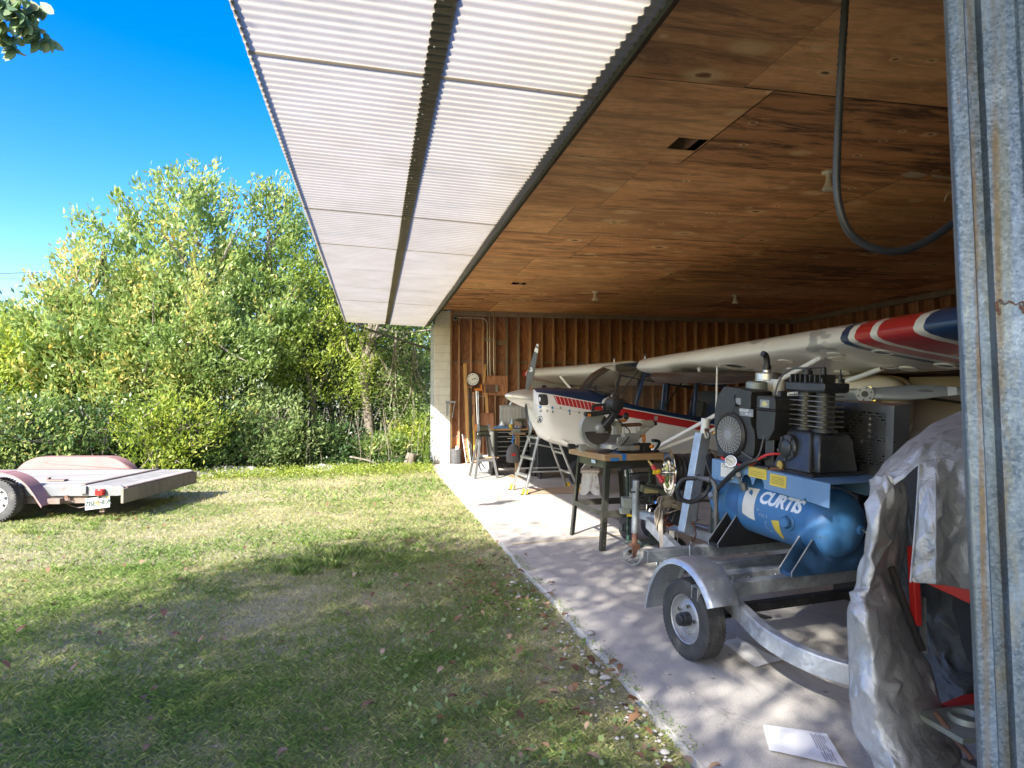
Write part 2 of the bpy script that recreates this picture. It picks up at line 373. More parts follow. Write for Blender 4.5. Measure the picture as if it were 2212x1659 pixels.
# wood
def m_ceiling():
    n = N('plywood_ceiling'); at_ = n.new('ShaderNodeAttribute', attribute_name='tint').outputs['Fac']; cx = n.new('ShaderNodeCombineXYZ')
    for k, q in enumerate((31.7, 57.1, 13.3)): n.l.new(n.math('MULTIPLY', at_, q), cx.inputs[k])
    v = n.coord('Object', (1, 1, 1), add=cx.outputs[0]); vs_ = n.coord('Object', (.16, 1, 1), add=cx.outputs[0]); vm = n.coord('Object', (.32, 1, 1), add=cx.outputs[0])
    big = n.noise(vm, 1.3, 3, .5, .8)
    w = n.math('FRACT', n.math('MULTIPLY', n.noise(vm, 1.15, 2, .45, .35), 17)); w = n.ramp(w, [(.0, 0), (.55, .35), (.9, 1), (1, 0)])
    fine = n.noise(vs_, 42, 6, .75)
    col = n.mix(n.ramp(big, [(.32, 0), (.68, 1)]), (.90, .50, .225), (.78, .38, .15))
    col = n.mix(n.math('MULTIPLY', w, .45), col, (.50, .22, .08))
    col = n.mix(n.math('MULTIPLY', n.ramp(fine, [(.42, 0), (.72, 1)]), .55), col, (.44, .19, .068))
    red = n.ramp(n.math('FRACT', n.math('MULTIPLY', at_, 7.31)), [(.45, 0), (.62, .62)]); col = n.mix(red, col, (.52, .21, .075))
    st = n.ramp(n.noise(n.coord('Object', (.35, 2.2, 1), (0, 0, .25), add=cx.outputs[0]), 2.6, 6, .75, .6), [(.47, 0), (.60, .95)])
    bl = n.ramp(n.noise(n.coord('Object', (.5, .8, 1)), 1.7, 7, .72, .5), [(.45, 0), (.66, .7)]); col = n.mix(bl, col, (.42, .175, .06))
    col = n.mix(n.math('MULTIPLY', st, n.math('ADD', red, .42)), col, (.13, .055, .025))
    vo = n.new('ShaderNodeTexVoronoi'); vv = n.new('ShaderNodeVectorMath', operation='ADD'); n.l.new(n.coord('Object', (.62, 1, .0), add=cx.outputs[0]), vv.inputs[0])
    nz = n.new('ShaderNodeTexNoise'); n.l.new(v, nz.inputs['Vector']); nz.inputs['Scale'].default_value = 9; sc2 = n.new('ShaderNodeVectorMath', operation='SCALE'); n.l.new(nz.outputs['Color'], sc2.inputs[0]); sc2.inputs['Scale'].default_value = .05
    n.l.new(sc2.outputs[0], vv.inputs[1]); n.l.new(vv.outputs[0], vo.inputs['Vector']); vo.inputs['Scale'].default_value = 2.5
    sp = n.new('ShaderNodeSeparateColor'); n.l.new(vo.outputs['Color'], sp.inputs[0]); has = n.math('GREATER_THAN', sp.outputs[0], .18)
    sz = n.math('MULTIPLY_ADD', sp.outputs[1], 1.2, .8); d = n.math('DIVIDE', vo.outputs['Distance'], sz)
    ring = n.math('MULTIPLY', n.math('SINE', n.math('MULTIPLY', d, 150)), n.ramp(d, [(.06, .5), (.24, 0)]))
    col = n.mix(n.math('MULTIPLY', has, n.math('MAXIMUM', ring, 0)), col, (.36, .17, .06))
    col = n.mix(n.math('MULTIPLY', has, n.ramp(d, [(.05, 0), (.062, .75), (.10, .55), (.16, 0)])), col, (.80, .55, .27))
    col = n.mix(n.math('MULTIPLY', has, n.ramp(d, [(.035, .95), (.07, 0)])), col, (.11, .045, .02))
    v3 = n.new('ShaderNodeTexVoronoi'); n.l.new(n.coord('Object', (.8, 1, 0), (0, 0, .2)), v3.inputs['Vector']); v3.inputs['Scale'].default_value = 4.2
    s3 = n.new('ShaderNodeSeparateColor'); n.l.new(v3.outputs['Color'], s3.inputs[0])
    dn = n.math('MULTIPLY', n.math('GREATER_THAN', s3.outputs[0], .45), n.ramp(n.noise(n.coord('Object', (1, 1, 0)), .8, 2), [(.38, 0), (.50, 1)]))
    col = n.mix(n.math('MULTIPLY', dn, n.ramp(v3.outputs['Distance'], [(.05, .0), (.10, .75), (.17, 0)])), col, (.92, .64, .34))
    col = n.mix(n.math('MULTIPLY', dn, n.ramp(v3.outputs['Distance'], [(.05, .95), (.10, 0)])), col, (.13, .055, .022))
    hv = n.new('ShaderNodeHueSaturation'); n.l.new(col, hv.inputs['Color']); n.l.new(n.math('MULTIPLY_ADD', n.math('FRACT', n.math('MULTIPLY', at_, 3.7)), .34, .92), hv.inputs['Value']); hv.inputs['Saturation'].default_value = .97
    n.bump(fine, .25, .003); return n.fin(hv.outputs[0], .75)
M['ply_ceil'] = m_ceiling()
M['ply_wall'] = wood('plywood_wall', (.46, .225, .125), (.26, .11, .058), (.12, .048, .027), 2, 1.6, .75, True, 16)
M['stud'] = wood('stud_timber', (.50, .29, .17), (.38, .20, .115), (.2, .1, .055), 2, 2.0, .7, True, 6)
M['stud_lt'] = wood('new_board', (.6, .36, .14), (.52, .3, .11), (.38, .2, .07), 2, 2.0, .7, True, 6)
M['stud_grey'] = wood('grey_board', (.34, .27, .21), (.27, .21, .16), (.17, .13, .1), 2, 2.0, .8, True, 6)
M['bench_wood'] = wood('bench_top_wood', (.5, .33, .17), (.42, .26, .13), (.28, .16, .075), 0, 2.5, .6, False, 10)
M['deck_wood'] = wood('weathered_deck', (.41, .39, .355), (.33, .315, .285), (.2, .19, .17), 0, 2.0, .85, False, 7)
M['wood_orange'] = wood('orange_ply', (.5, .25, .12), (.42, .19, .09), (.28, .12, .06), 2, 2, .7, False, 9)
# ------------------------------------------------------------------ special materials
def m_ground():
    n = N('lawn_soil'); v = n.coord('Object')
    a = n.ramp(n.noise(v, .8, 6, .65), [(.35, 0), (.65, 1)]); b = n.ramp(n.noise(v, 9, 6, .7), [(.35, 0), (.68, 1)])
    col = n.mix(a, (.28, .27, .10), (.40, .35, .18)); col = n.mix(b, col, (.48, .42, .27))
    col = n.mix(n.ramp(n.noise(v, 60, 4, .7), [(.4, 0), (.7, .7)]), col, (.05, .06, .02))
    n.bump(n.noise(v, 40, 5, .7), .8, .03); return n.fin(col, .95)
def m_concrete():
    n = N('concrete'); v = n.coord('Object')
    col = n.mix(n.ramp(n.noise(v, 1.1, 7, .65), [(.3, 0), (.7, 1)]), (.54, .51, .455), (.42, .395, .35))
    col = n.mix(n.ramp(n.noise(n.coord('Object', (1, .35, 1), (0, 0, .3)), 4.5, 7, .72, .6), [(.52, 0), (.66, .55)]), col, (.30, .275, .25))
    col = n.mix(n.ramp(n.noise(v, 2.4, 5, .6, 1.2), [(.60, 0), (.72, .7)]), col, (.60, .57, .54))
    vo = n.new('ShaderNodeTexVoronoi'); n.l.new(v, vo.inputs['Vector']); vo.inputs['Scale'].default_value = 5
    col = n.mix(n.ramp(vo.outputs['Distance'], [(.05, .8), (.075, 0)]), col, (.16, .13, .11))
    ck = n.new('ShaderNodeTexVoronoi', feature='DISTANCE_TO_EDGE'); dv = n.new('ShaderNodeVectorMath', operation='ADD'); n.l.new(v, dv.inputs[0]); nzc = n.new('ShaderNodeTexNoise'); n.l.new(v, nzc.inputs['Vector']); nzc.inputs['Scale'].default_value = 3; nzc.inputs['Detail'].default_value = 6; n.l.new(nzc.outputs['Color'], dv.inputs[1]); n.l.new(dv.outputs[0], ck.inputs['Vector']); ck.inputs['Scale'].default_value = .45
    col = n.mix(n.math('MULTIPLY', n.ramp(ck.outputs['Distance'], [(.0008, .65), (.003, 0)]), n.ramp(n.noise(v, .7, 3), [(.42, 0), (.55, 1)])), col, (.18, .16, .14))
    col = n.mix(n.ramp(n.noise(n.coord('Object', (2.5, .25, 1), (0, 0, .12)), 3, 5, .7), [(.58, 0), (.70, .4)]), col, (.25, .225, .2))
    col = n.mix(n.ramp(n.noise(v, 1.9, 7, .75, 1.5), [(.62, 0), (.70, .5)]), col, (.22, .19, .165))
    sp = n.noise(v, 130, 3, .6); col = n.mix(n.ramp(sp, [(.38, .5), (.5, 0)]), col, (.25, .23, .21))
    n.bump(n.noise(v, 45, 6, .7), .25, .006); return n.fin(col, .82)
def m_block():
    n = N('painted_block'); v = n.coord('Object')
    col = n.mix(n.ramp(n.noise(v, 3, 6, .7), [(.3, 0), (.7, 1)]), (.62, .61, .57), (.50, .48, .44))
    col = n.mix(n.ramp(n.noise(n.coord('Object', (3, 3, .6)), 4, 6, .7), [(.55, 0), (.75, .6)]), col, (.36, .32, .28))
    sx = n.new('ShaderNodeSeparateXYZ'); n.l.new(v, sx.inputs[0])
    w = n.math('ADD', sx.outputs[2], n.math('MULTIPLY', n.noise(v, 6, 3), .02))
    fr = n.math('FRACT', n.math('DIVIDE', w, .203)); j = n.math('LESS_THAN', fr, .05)
    col = n.mix(n.math('MULTIPLY', j, .5), col, (.22, .2, .18))
    h = n.math('SUBTRACT', n.noise(v, 30, 5), n.math('MULTIPLY', j, .8)); n.bump(h, .6, .01); return n.fin(col, .85)
def m_leaf(name, stops, trans=.35, rough=.38, spec=.5):
    n = N(name); a = n.new('ShaderNodeAttribute', attribute_name='tint').outputs['Fac']
    col = n.ramp(a, stops); n.fin(col, rough); n.p.inputs['Specular IOR Level'].default_value = spec
    tr = n.new('ShaderNodeBsdfTranslucent'); hv = n.new('ShaderNodeHueSaturation'); n.l.new(col, hv.inputs['Color'])
    hv.inputs['Value'].default_value = 1.5; hv.inputs['Saturation'].default_value = 1.1; n.l.new(hv.outputs[0], tr.inputs[0])
    mx = n.new('ShaderNodeMixShader'); mx.inputs[0].default_value = trans
    n.l.new(n.p.outputs[0], mx.inputs[1]); n.l.new(tr.outputs[0], mx.inputs[2]); n.l.new(mx.outputs[0], n.out.inputs[0]); return n.mat
M['ground'] = m_ground(); M['concrete'] = m_concrete(); M['block'] = m_block()
M['leaf_a'] = m_leaf('leaf_green', [(0, (.11, .18, .05)), (.5, (.23, .32, .10)), (.85, (.37, .43, .15)), (1, (.55, .44, .15))], .48)
M['leaf_y'] = m_leaf('leaf_yellow_green', [(0, (.15, .22, .04)), (.5, (.29, .37, .07)), (1, (.48, .49, .11))], .48)
M['leaf_p'] = m_leaf('leaf_pale_green', [(0, (.11, .17, .06)), (.5, (.235, .32, .12)), (1, (.42, .47, .22))], .48)
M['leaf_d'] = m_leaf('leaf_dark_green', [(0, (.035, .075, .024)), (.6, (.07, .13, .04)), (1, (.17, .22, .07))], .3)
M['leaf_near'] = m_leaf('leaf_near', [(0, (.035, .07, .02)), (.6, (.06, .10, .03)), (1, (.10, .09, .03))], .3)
M['grass'] = m_leaf('grass_blade', [(0, (.13, .21, .05)), (.3, (.215, .28, .08)), (.55, (.40, .38, .16)), (1, (.55, .47, .30))], .3, .7, .12)
M['dead'] = m_leaf('dead_leaf', [(0, (.12, .06, .03)), (.5, (.26, .14, .07)), (1, (.40, .29, .19))], .1, .7)
M['bark'] = mat('bark', (.24, .205, .17), (.12, .10, .08), 6, .9, 0, .9, 22, (1, 1, .35), dirt=(.42, .40, .36), damt=.36, dscale=5)
M['bark_d'] = mat('dark_bark', (.12, .1, .085), (.2, .17, .14), 6, .9, 0, .8, 25, (1, 1, .3))
M['rock'] = mat('pale_rock', (.44, .42, .38), (.3, .28, .25), 5, .9, 0, .6, 20)
def m_panel():
    n = N('translucent_panel'); v = n.coord('Object')
    col = n.mix(n.ramp(n.noise(v, 2.2, 6, .65), [(.35, 0), (.7, 1)]), (.62, .545, .425), (.53, .46, .345))
    col = n.mix(n.ramp(n.noise(n.coord('Object', (.5, 1.4, 1)), 2.2, 6, .7), [(.56, 0), (.70, .5)]), col, (.42, .40, .33)); col = n.mix(n.ramp(n.noise(v, 9, 7, .78), [(.66, 0), (.71, .7)]), col, (.2, .18, .13))
    n.fin(col, .4); tr = n.new('ShaderNodeBsdfTranslucent'); n.l.new(n.mix(1.0, col, (.84, .84, .83), 'MULTIPLY'), tr.inputs[0])
    mx = n.new('ShaderNodeMixShader'); mx.inputs[0].default_value = .70
    n.l.new(n.p.outputs[0], mx.inputs[1]); n.l.new(tr.outputs[0], mx.inputs[2]); n.l.new(mx.outputs[0], n.out.inputs[0]); return n.mat
M['panel'] = m_panel()
def m_glass(name, tint=(.75, .75, .74), op=.12):
    n = N(name); n.fin(tint, .04); n.p.inputs['Base Color'].default_value = (*[q*.35 for q in tint], 1)
    t = n.new('ShaderNodeBsdfTransparent'); t.inputs[0].default_value = (*tint, 1)
    g = n.new('ShaderNodeBsdfGlossy'); g.inputs['Roughness'].default_value = .03
    fr = n.new('ShaderNodeFresnel'); fr.inputs[0].default_value = 1.45
    m1 = n.new('ShaderNodeMixShader'); n.l.new(fr.outputs[0], m1.inputs[0]); n.l.new(t.outputs[0], m1.inputs[1]); n.l.new(g.outputs[0], m1.inputs[2])
    m2 = n.new('ShaderNodeMixShader'); m2.inputs[0].default_value = op; n.l.new(m1.outputs[0], m2.inputs[1]); n.l.new(n.p.outputs[0], m2.inputs[2])
    n.l.new(m2.outputs[0], n.out.inputs[0]); return n.mat
M['glass'] = m_glass('cabin_glass', (.92, .92, .91), .03); M['glass_smoke'] = m_glass('windshield_glass', (.72, .7, .67), .15)
def m_tarp(name, c1, c2, rough=.4, metal=.3):
    n = N(name); v = n.coord('Object')
    col = n.mix(n.ramp(n.noise(v, 4, 6, .65), [(.3, 0), (.7, 1)]), c1, c2)
    col = n.mix(n.ramp(n.noise(v, 11, 7, .75), [(.55, 0), (.75, .6)]), col, tuple(q*.5 for q in c2))
    w = n.new('ShaderNodeTexWave', bands_direction='DIAGONAL'); n.l.new(v, w.inputs[0]); w.inputs['Scale'].default_value = 55
    vo = n.new('ShaderNodeTexVoronoi', feature='DISTANCE_TO_EDGE'); n.l.new(n.coord('Object', (1, 1, .7)), vo.inputs['Vector']); vo.inputs['Scale'].default_value = 9
    h = n.math('ADD', n.noise(v, 12, 5, .7, 1.0), n.math('MULTIPLY', n.ramp(vo.outputs['Distance'], [(0, 0), (.25, 1)]), .35))
    n.bump(n.math('ADD', h, n.math('MULTIPLY', w.outputs['Fac'], .012)), .9, .012); return n.fin(col, n.math('MULTIPLY_ADD', n.noise(v, 6, 4), .3, rough), metal)
M['tarp'] = m_tarp('silver_tarp', (.48, .49, .505), (.35, .36, .375), .33, .45); M['tarp_in'] = m_tarp('black_tarp_lining', (.045, .052, .058), (.07, .078, .085), .4, .1)

# ------------------------------------------------------------------ ground and slab
EDGE, HEAD, CEIL, YEND, XBACK, YNEAR = 1.33, 1.62, 3.66, 16.45, 11.05, 1.55
g = B(); g.grid(60, 60, lambda u, v: (-150+300*u, -60+260*v, -.045))
struct(g.build('ground', M['ground'], smooth=0))
g = B()
ed = []
for i in range(181):
    y = -2+i*(YEND+2.1)/180
    ed.append((EDGE+.025*noise.noise((y*.9, 3, 0))+.018*noise.noise((y*6, 9, 0))+(.03 if y > 9 else 0)*noise.noise((y*2, 1, 5)), y))
poly = ed+[(XBACK+.2, YEND+.1), (XBACK+.2, -2)]
g.prism(poly, -.12, 0)
struct(g.build('concrete_floor', M['concrete'], smooth=0, bevel=.006))
# painted yellow-ochre joint line on the slab
g = B(); g.add([(1.42, 6.98, .004), (2.95, 7.27, .004), (2.95, 7.31, .004), (1.42, 7.03, .004)], [(0, 1, 2, 3)])
struct(g.build('floor_stain', mat('ochre_stain', (.42, .31, .16), (.45, .39, .31), 6, .85, 0, .1), smooth=0))

# ------------------------------------------------------------------ hangar
H = thing('hangar', 'open timber and block hangar with plywood ceiling and a raised translucent door', 'hangar', (HEAD, 9, 0))
HO = Vector((HEAD, 9, 0))
def hb(): b = B(); b.M = Matrix.Translation(-HO); return b
# ceiling sheets (each sheet its own face with its own grain), with two square openings
rows = [1.5, 2.74, 4.25, 5.74, 7.26, 8.5, 10.0, 11.5, 13.0, 14.5, YEND-.02]
vs, fs, ti = [], [], []
holes = [(2.45, 2.72, 5.17, 5.42), (2.50, 2.76, 12.17, 12.42)]
def sheet(x0, x1, y0, y1, t):
    for hx0, hx1, hy0, hy1 in holes:
        if x0 < hx0 and x1 > hx1-.01 and y0 < hy0 and y1 > hy1:
            for q in ((x0, hx0, y0, y1), (hx1, x1, y0, y1), (hx0, hx1, y0, hy0), (hx0, hx1, hy1, y1)):
                if q[1]-q[0] > .01: sheet(*q, t)
            return
    n = len(vs); e = CEIL+random.uniform(-.003, .003); vs.extend([(x0, y0, e), (x1, y0, e), (x1, y1, e), (x0, y1, e)]); fs.append((n, n+1, n+2, n+3)); ti.append(t)
for r in range(len(rows)-1):
    x = HEAD-.02; w = [1.0, .9, 1.14, .85, .6, 1.3, .8, 1.2, .7, 1.1][r]
    if r == 2: w = 1.14
    first = True
    while x < XBACK-.05:
        x1 = min(x+w, XBACK)
        if r in (2, 7) and first: x1 = 2.735 if r == 2 else 2.8
        sheet(x+.004, x1-.004, rows[r]+.004, rows[r+1]-.004, random.random()); x = x1; w = 2.6; first = False
raw('ceiling', np.array(vs)-np.array(HO), np.array(fs), M['ply_ceil'], H, ti)
b = hb(); b.box2((HEAD-.02, 1.4, CEIL+.16), (XBACK+.2, YEND+.2, CEIL+.3)); b.build('roof', M['deepbeam'], H)
for hx0, hx1, hy0, hy1 in holes:
    b = hb(); b.box2((hx0+.16, hy0-.3, CEIL+.012), (hx0+.2, hy1+.3, CEIL+.15)); b.build('joist', M['stud'], H)
# header: sloping dark steel beam between door panel and ceiling
b = hb(); b.loft([[(1.30, y, 3.275), (1.60, y, 3.64), (1.64, y, 3.80), (1.26, y, 3.80), (1.26, y, 3.31)] for y in (-.6, YEND+.06)])
b.build('header_beam', M['deepbeam'], H)
# end wall
b = hb(); b.box2((1.83, YEND+.01, 0), (XBACK+.2, YEND+.12, 3.9)); b.box2((XBACK+.06, 1.3, 0), (XBACK+.2, YEND+.005, 3.9)); b.build('outer_wall', M['plaster'], H)
b = hb(); b.box2((1.42, YEND-.25, 0), (1.80, YEND+.25, 3.63)); b.build('pillar', M['block'], H, bevel=.008)
b = hb(); b.box2((1.34, YEND-.14, 0), (1.417, YEND-.06, 3.3)); b.build('door_track', M['galv'], H)
b = hb(); b.box2((1.80, YEND-.20, .02), (1.845, YEND-.02, 3.62)); b.build('corner_post', M['stud_lt'], H)
vs, fs, ti = [], [], []
xs = [1.845, 2.6, 3.82, 5.04, 6.26, 7.48, 8.7, 9.92, XBACK]
for a, c in zip(xs, xs[1:]):
    for z0, z1 in ((0.0, 2.42), (2.425, CEIL)):
        n = len(vs); vs += [(a+.002, YEND-.015, z0), (c-.002, YEND-.015, z0), (c-.002, YEND-.015, z1), (a+.002, YEND-.015, z1)]; fs.append((n, n+1, n+2, n+3)); ti.append(random.random())
raw('end_wall', np.array(vs)-np.array(HO), np.array(fs), M['ply_wall'], H, ti)
for i in range(31):
    x = 2.02+.2935*i
    if x > XBACK-.08: break
    b = hb(); b.box2((x-.019, YEND-.155, .05), (x+.019, YEND-.017, 3.54)); b.build('stud', M['stud'] if i not in (4, 5) else M['stud_grey'], H, bevel=.003)
b = hb(); b.box2((1.85, YEND-.157, 3.545), (XBACK, YEND-.017, 3.6)); b.box2((1.85, YEND-.157, 3.605), (XBACK, YEND-.017, 3.655)); b.build('top_plate', M['stud_grey'], H)
b = hb()
for i in range(-1, 30):
    x = 2.02+.2935*i; b.box2((x+.023, YEND-.06, 2.42), (x+.27, YEND-.018, 2.46))
b.build('blocking', M['stud_grey'], H)
for q0, q1 in (((1.85, YEND-.06, .62), (2.0, YEND-.018, .66)), ((2.04, YEND-.06, .62), (2.29, YEND-.018, .66)), ((2.93, YEND-.06, 2.86), (3.17, YEND-.018, 2.96))):
    b = hb(); b.box2(q0, q1); b.build('blocking', M['stud_grey'], H)
b = hb(); b.box2((1.85, YEND-.012-.03, .05), (2.0, YEND-.017, .62)); b.build('wall_patch', M['wood_orange'], H)
b = hb(); b.box2((2.62, YEND-.19, 1.62), (3.2, YEND-.16, 2.1)); b.build('wall_panel', M['ply_wall'], H)
b = hb(); b.box2((2.36, YEND-.19, .82), (2.86, YEND-.16, 1.2)); b.build('wall_panel', M['ply_wall'], H)
# rear wall (x = XBACK) with studs
b = hb(); b.box2((XBACK, 1.4, 0), (XBACK+.05, YEND, CEIL)); b.build('rear_wall', M['ply_wall'], H)
for i in range(23):
    y = YEND-.45-.4*i
    b = hb(); b.box2((XBACK-.142, y-.019, .05), (XBACK-.002, y+.019, 3.54)); b.build('stud', M['stud'], H, bevel=.003)
b = hb(); b.box2((XBACK-.145, 7.2, 3.545), (XBACK-.002, YEND-.16, 3.655)); b.build('top_plate', M['stud_grey'], H)
b = hb(); b.box2((1.95, 1.2, 0), (XBACK+.05, 1.38, CEIL+.1)); b.build('near_wall', M['plaster'], H)

# raised door: corrugated translucent sheets on a steel frame
def door_z(x): return 3.285+(1.29-x)*.0375
seams = [.6, 2.3, 3.8, 5.3, 6.8, 8.3, 9.8, 11.3, 12.9, 14.6, YEND+.12]
DX0, DX1 = -.67, 1.285
pit = .0762
b = hb()
for xx, dz, ww, hh in ((.32, .0345, .105, .012), (1.22, .048, .05, .03), (-.655, .040, .02, .012)):
    b.box2((xx-ww/2, .5, door_z(xx)+dz-.03), (xx+ww/2, YEND+.1, door_z(xx)+dz-.03+hh))
df = b.build('door_frame', M['deepbeam'], H)
for si in range(len(seams)-1):
    y0, y1 = seams[si]-.0, seams[si+1]+.03; ny = int((y1-y0)/pit*6)
    vs = []; lift = .002*(si % 2)
    for jx in (0, .25, .5, .75, 1):
        x = DX0+(DX1-DX0)*jx+(.012*noise.noise((si*3.1, jx, 0)) if jx in (0,) else 0)
        for k in range(ny+1):
            y = y0+(y1-y0)*k/ny; ph = (y/pit) % 1
            cz = .0046*max(-1, min(1, 1.6*math.cos(2*PI*ph)))
            vs.append((x, y, door_z(x)+cz+lift+.004*noise.noise((x*1.3, y*1.1, 2))))
    fs = [(j*(ny+1)+k, j*(ny+1)+k+1, (j+1)*(ny+1)+k+1, (j+1)*(ny+1)+k) for j in range(4) for k in range(ny)]
    o = raw('door_panel', np.array(vs)-np.array(HO), np.array(fs), M['panel'], H, smooth=True)
for i in range(14):
    y = 2.2+i*.42; b = hb(); b.sphere((.30, y, door_z(.3)-.013), .007, 8, 6); b.build('bolt', M['steel'], H)
b = hb(); b.beam((-.42, YEND+.02, 3.27), (1.36, YEND+.02, 2.72), .05, .06, (0, 1, 0)); b.cyl((1.36, YEND-.04, 2.72), (1.36, YEND+.06, 2.72), .05); b.build('door_strut', M['deepbeam'], H)

# near jamb: folded galvanized sheet with a rusty groove
e = Vector((.80, -.60, 0)); nrm = Vector((-.60, -.80, 0))
prof = [(0, -.06), (0, 0), (.004, .004), (.038, .004), (.046, -.028), (.070, -.030), (.080, .002), (.115, .006), (.155, .004), (.162, .016), (.172, .018), (.182, .006), (.24, .004), (.30, .006), (.42, 0), (.42, -.06)]
b = B(); base = Vector((1.60, 1.60, 0))
zs = [-.02+i*.12 for i in range(33)]
b.loft([[tuple(base+e*(s_)+nrm*(d_+.003*noise.noise((s_*9, z*1.7, 0)))+Vector((0, (z-1.55)*.034, z))-HO) for s_, d_ in prof] for z in zs])
n = N('galvanized_jamb'); v = n.coord('Object')
vo = n.new('ShaderNodeTexVoronoi'); n.l.new(v, vo.inputs['Vector']); vo.inputs['Scale'].default_value = 150
sp = n.new('ShaderNodeSeparateColor'); n.l.new(vo.outputs['Color'], sp.inputs[0])
col = n.mix(n.ramp(sp.outputs[0], [(.1, 0), (.95, 1)]), (.07, .105, .14), (.17, .215, .26))
col = n.mix(n.ramp(n.noise(n.coord('Object', (1, 1, .25)), 7, 6, .7), [(.46, 0), (.62, .75)]), col, (.25, .32, .39))
col = n.mix(n.ramp(n.noise(n.coord('Object', (1, 1, .16)), 14, 7, .75), [(.54, 0), (.68, .75)]), col, (.22, .19, .11))
col = n.mix(n.ramp(n.noise(n.coord('Object', (1, 1, .5)), 6, 9, .8, 1.), [(.635, 0), (.68, .9)]), col, (.16, .075, .03))
dt = n.new('ShaderNodeVectorMath', operation='DOT_PRODUCT'); n.l.new(v, dt.inputs[0]); dt.inputs[1].default_value = tuple(e)
sc0 = (base-HO).dot(e)
for s0, wd, cc, am in ((.036, .010, (.15, .10, .045), .9), (.084, .012, (.13, .085, .035), .9), (.100, .020, (.15, .145, .09), .55), (.012, .012, (.20, .21, .17), .5)):
    bd = n.ramp(n.math('ABSOLUTE', n.math('SUBTRACT', dt.outputs['Value'], sc0+s0)), [(wd*.4, 1), (wd, 0)])
    col = n.mix(n.math('MULTIPLY', n.math('MULTIPLY', bd, am), n.ramp(n.noise(n.coord('Object', (1, 1, .22)), 9, 6, .7), [(.36, 0), (.58, 1)])), col, cc)
n.bump(n.noise(v, 60, 4), .2, .004); n.fin(col, n.math('MULTIPLY_ADD', sp.outputs[1], .25, .40), .45)
b.build('door_jamb', n.mat, H, smooth=30)
b = B(); rs = [tuple(base+e*s_+nrm*(.009+.002*math.sin(i))+Vector((0, (z-1.55)*.034, z))-HO) for i, (s_, z) in enumerate([(.079, 1.765), (.09, 1.775), (.10, 1.76), (.112, 1.768), (.125, 1.758), (.14, 1.766), (.15, 1.75)])]
b.tube(rs, [.001, .0025, .0018, .003, .002, .0028, .001], 6)
for s_, z, q in ((.083, 1.755, .006), (.088, 1.74, .0045), (.142, 1.745, .006), (.135, 1.752, .004), (.148, 1.732, .004)): b.sphere(tuple(base+e*s_+nrm*.004+Vector((0, (z-1.55)*.034, z))-HO), q, 8, 6, 1, .6, 2.2)
b.build('rust_patch', M['rust'], H)

# ceiling lamps
def lamp_parts(root):
    b = B(); b.lathe([(.001, .002), (.052, .002), (.055, -.008), (.04, -.018), (.02, -.022)], None, 20); b.build('lamp_base', M['ivory'], root)
    b = B(); b.lathe([(.02, -.022), (.021, -.05), (.026, -.065), (.028, -.085), (.048, -.125), (.052, -.135), (.046, -.14), (.001, -.142)], None, 20); b.build('lamp_holder', M['ivory'], root)
lp = thing('ceiling_lamp', 'small ivory lamp holder on the plywood ceiling nearest the hanging conduit', 'ceiling lamp', (4.20, 5.66, CEIL-.004), group='lamp holders on the ceiling'); lamp_parts(lp)
lp.scale = (1.25, 1.25, 1.25)
dup(lp, (4.3, 12.88, CEIL-.004), None, 'far ivory lamp holder right of the small ceiling opening above the propeller')
dup(lp, (7.26, 12.76, CEIL-.004), None, 'far ivory lamp holder in the dark ceiling above the cabin windows')
# hanging flexible conduit
pts = [at(*q, 3.0) for q in ((1832, -150), (1826, 0), (1818, 130), (1812, 250), (1808, 340), (1808, 410), (1818, 465), (1838, 505), (1872, 530), (1915, 542), (1955, 540), (2000, 522), (2045, 492), (2090, 455))]
cx = crom(pts, 16); b = B()
b.tube(cx, [.0165+(.0016 if k % 2 else -.0012) for k in range(len(cx))], 10)
o = b.build('flexible_conduit', mat('black_conduit', (.03, .034, .042), (.05, .055, .065), 10, .38, .1, 0), smooth=60)
tag(o, 'black ribbed flexible conduit hanging in a loop from the ceiling by the metal jamb', 'conduit')
b = B(); b.tube(crom([at(2040, 435, 6.2), at(2046, 420, 6.2), at(2056, 412, 6.2)], 5), .006, 6)
tag(b.build('wire_end', M['ivory']), 'short pale wire end sticking out of the plywood ceiling', 'wire')
b = B()
for pl in (((1945, 378), (1965, 370), (1985, 372), (2005, 378), (1985, 384), (1960, 384)), ((2010, 376), (2055, 383), (2058, 388), (2015, 383))):
    q = [atZ(u, v_, CEIL-.005) for u, v_ in pl]; n_ = len(b.v); b.add(q, [tuple(range(len(q)))])
b.M = Matrix(); o = b.build('ceiling_patch', mat('bare_wood_patch', (.6, .5, .36), (.52, .42, .3), 9, .8)); o.parent = H; o.location = -HO
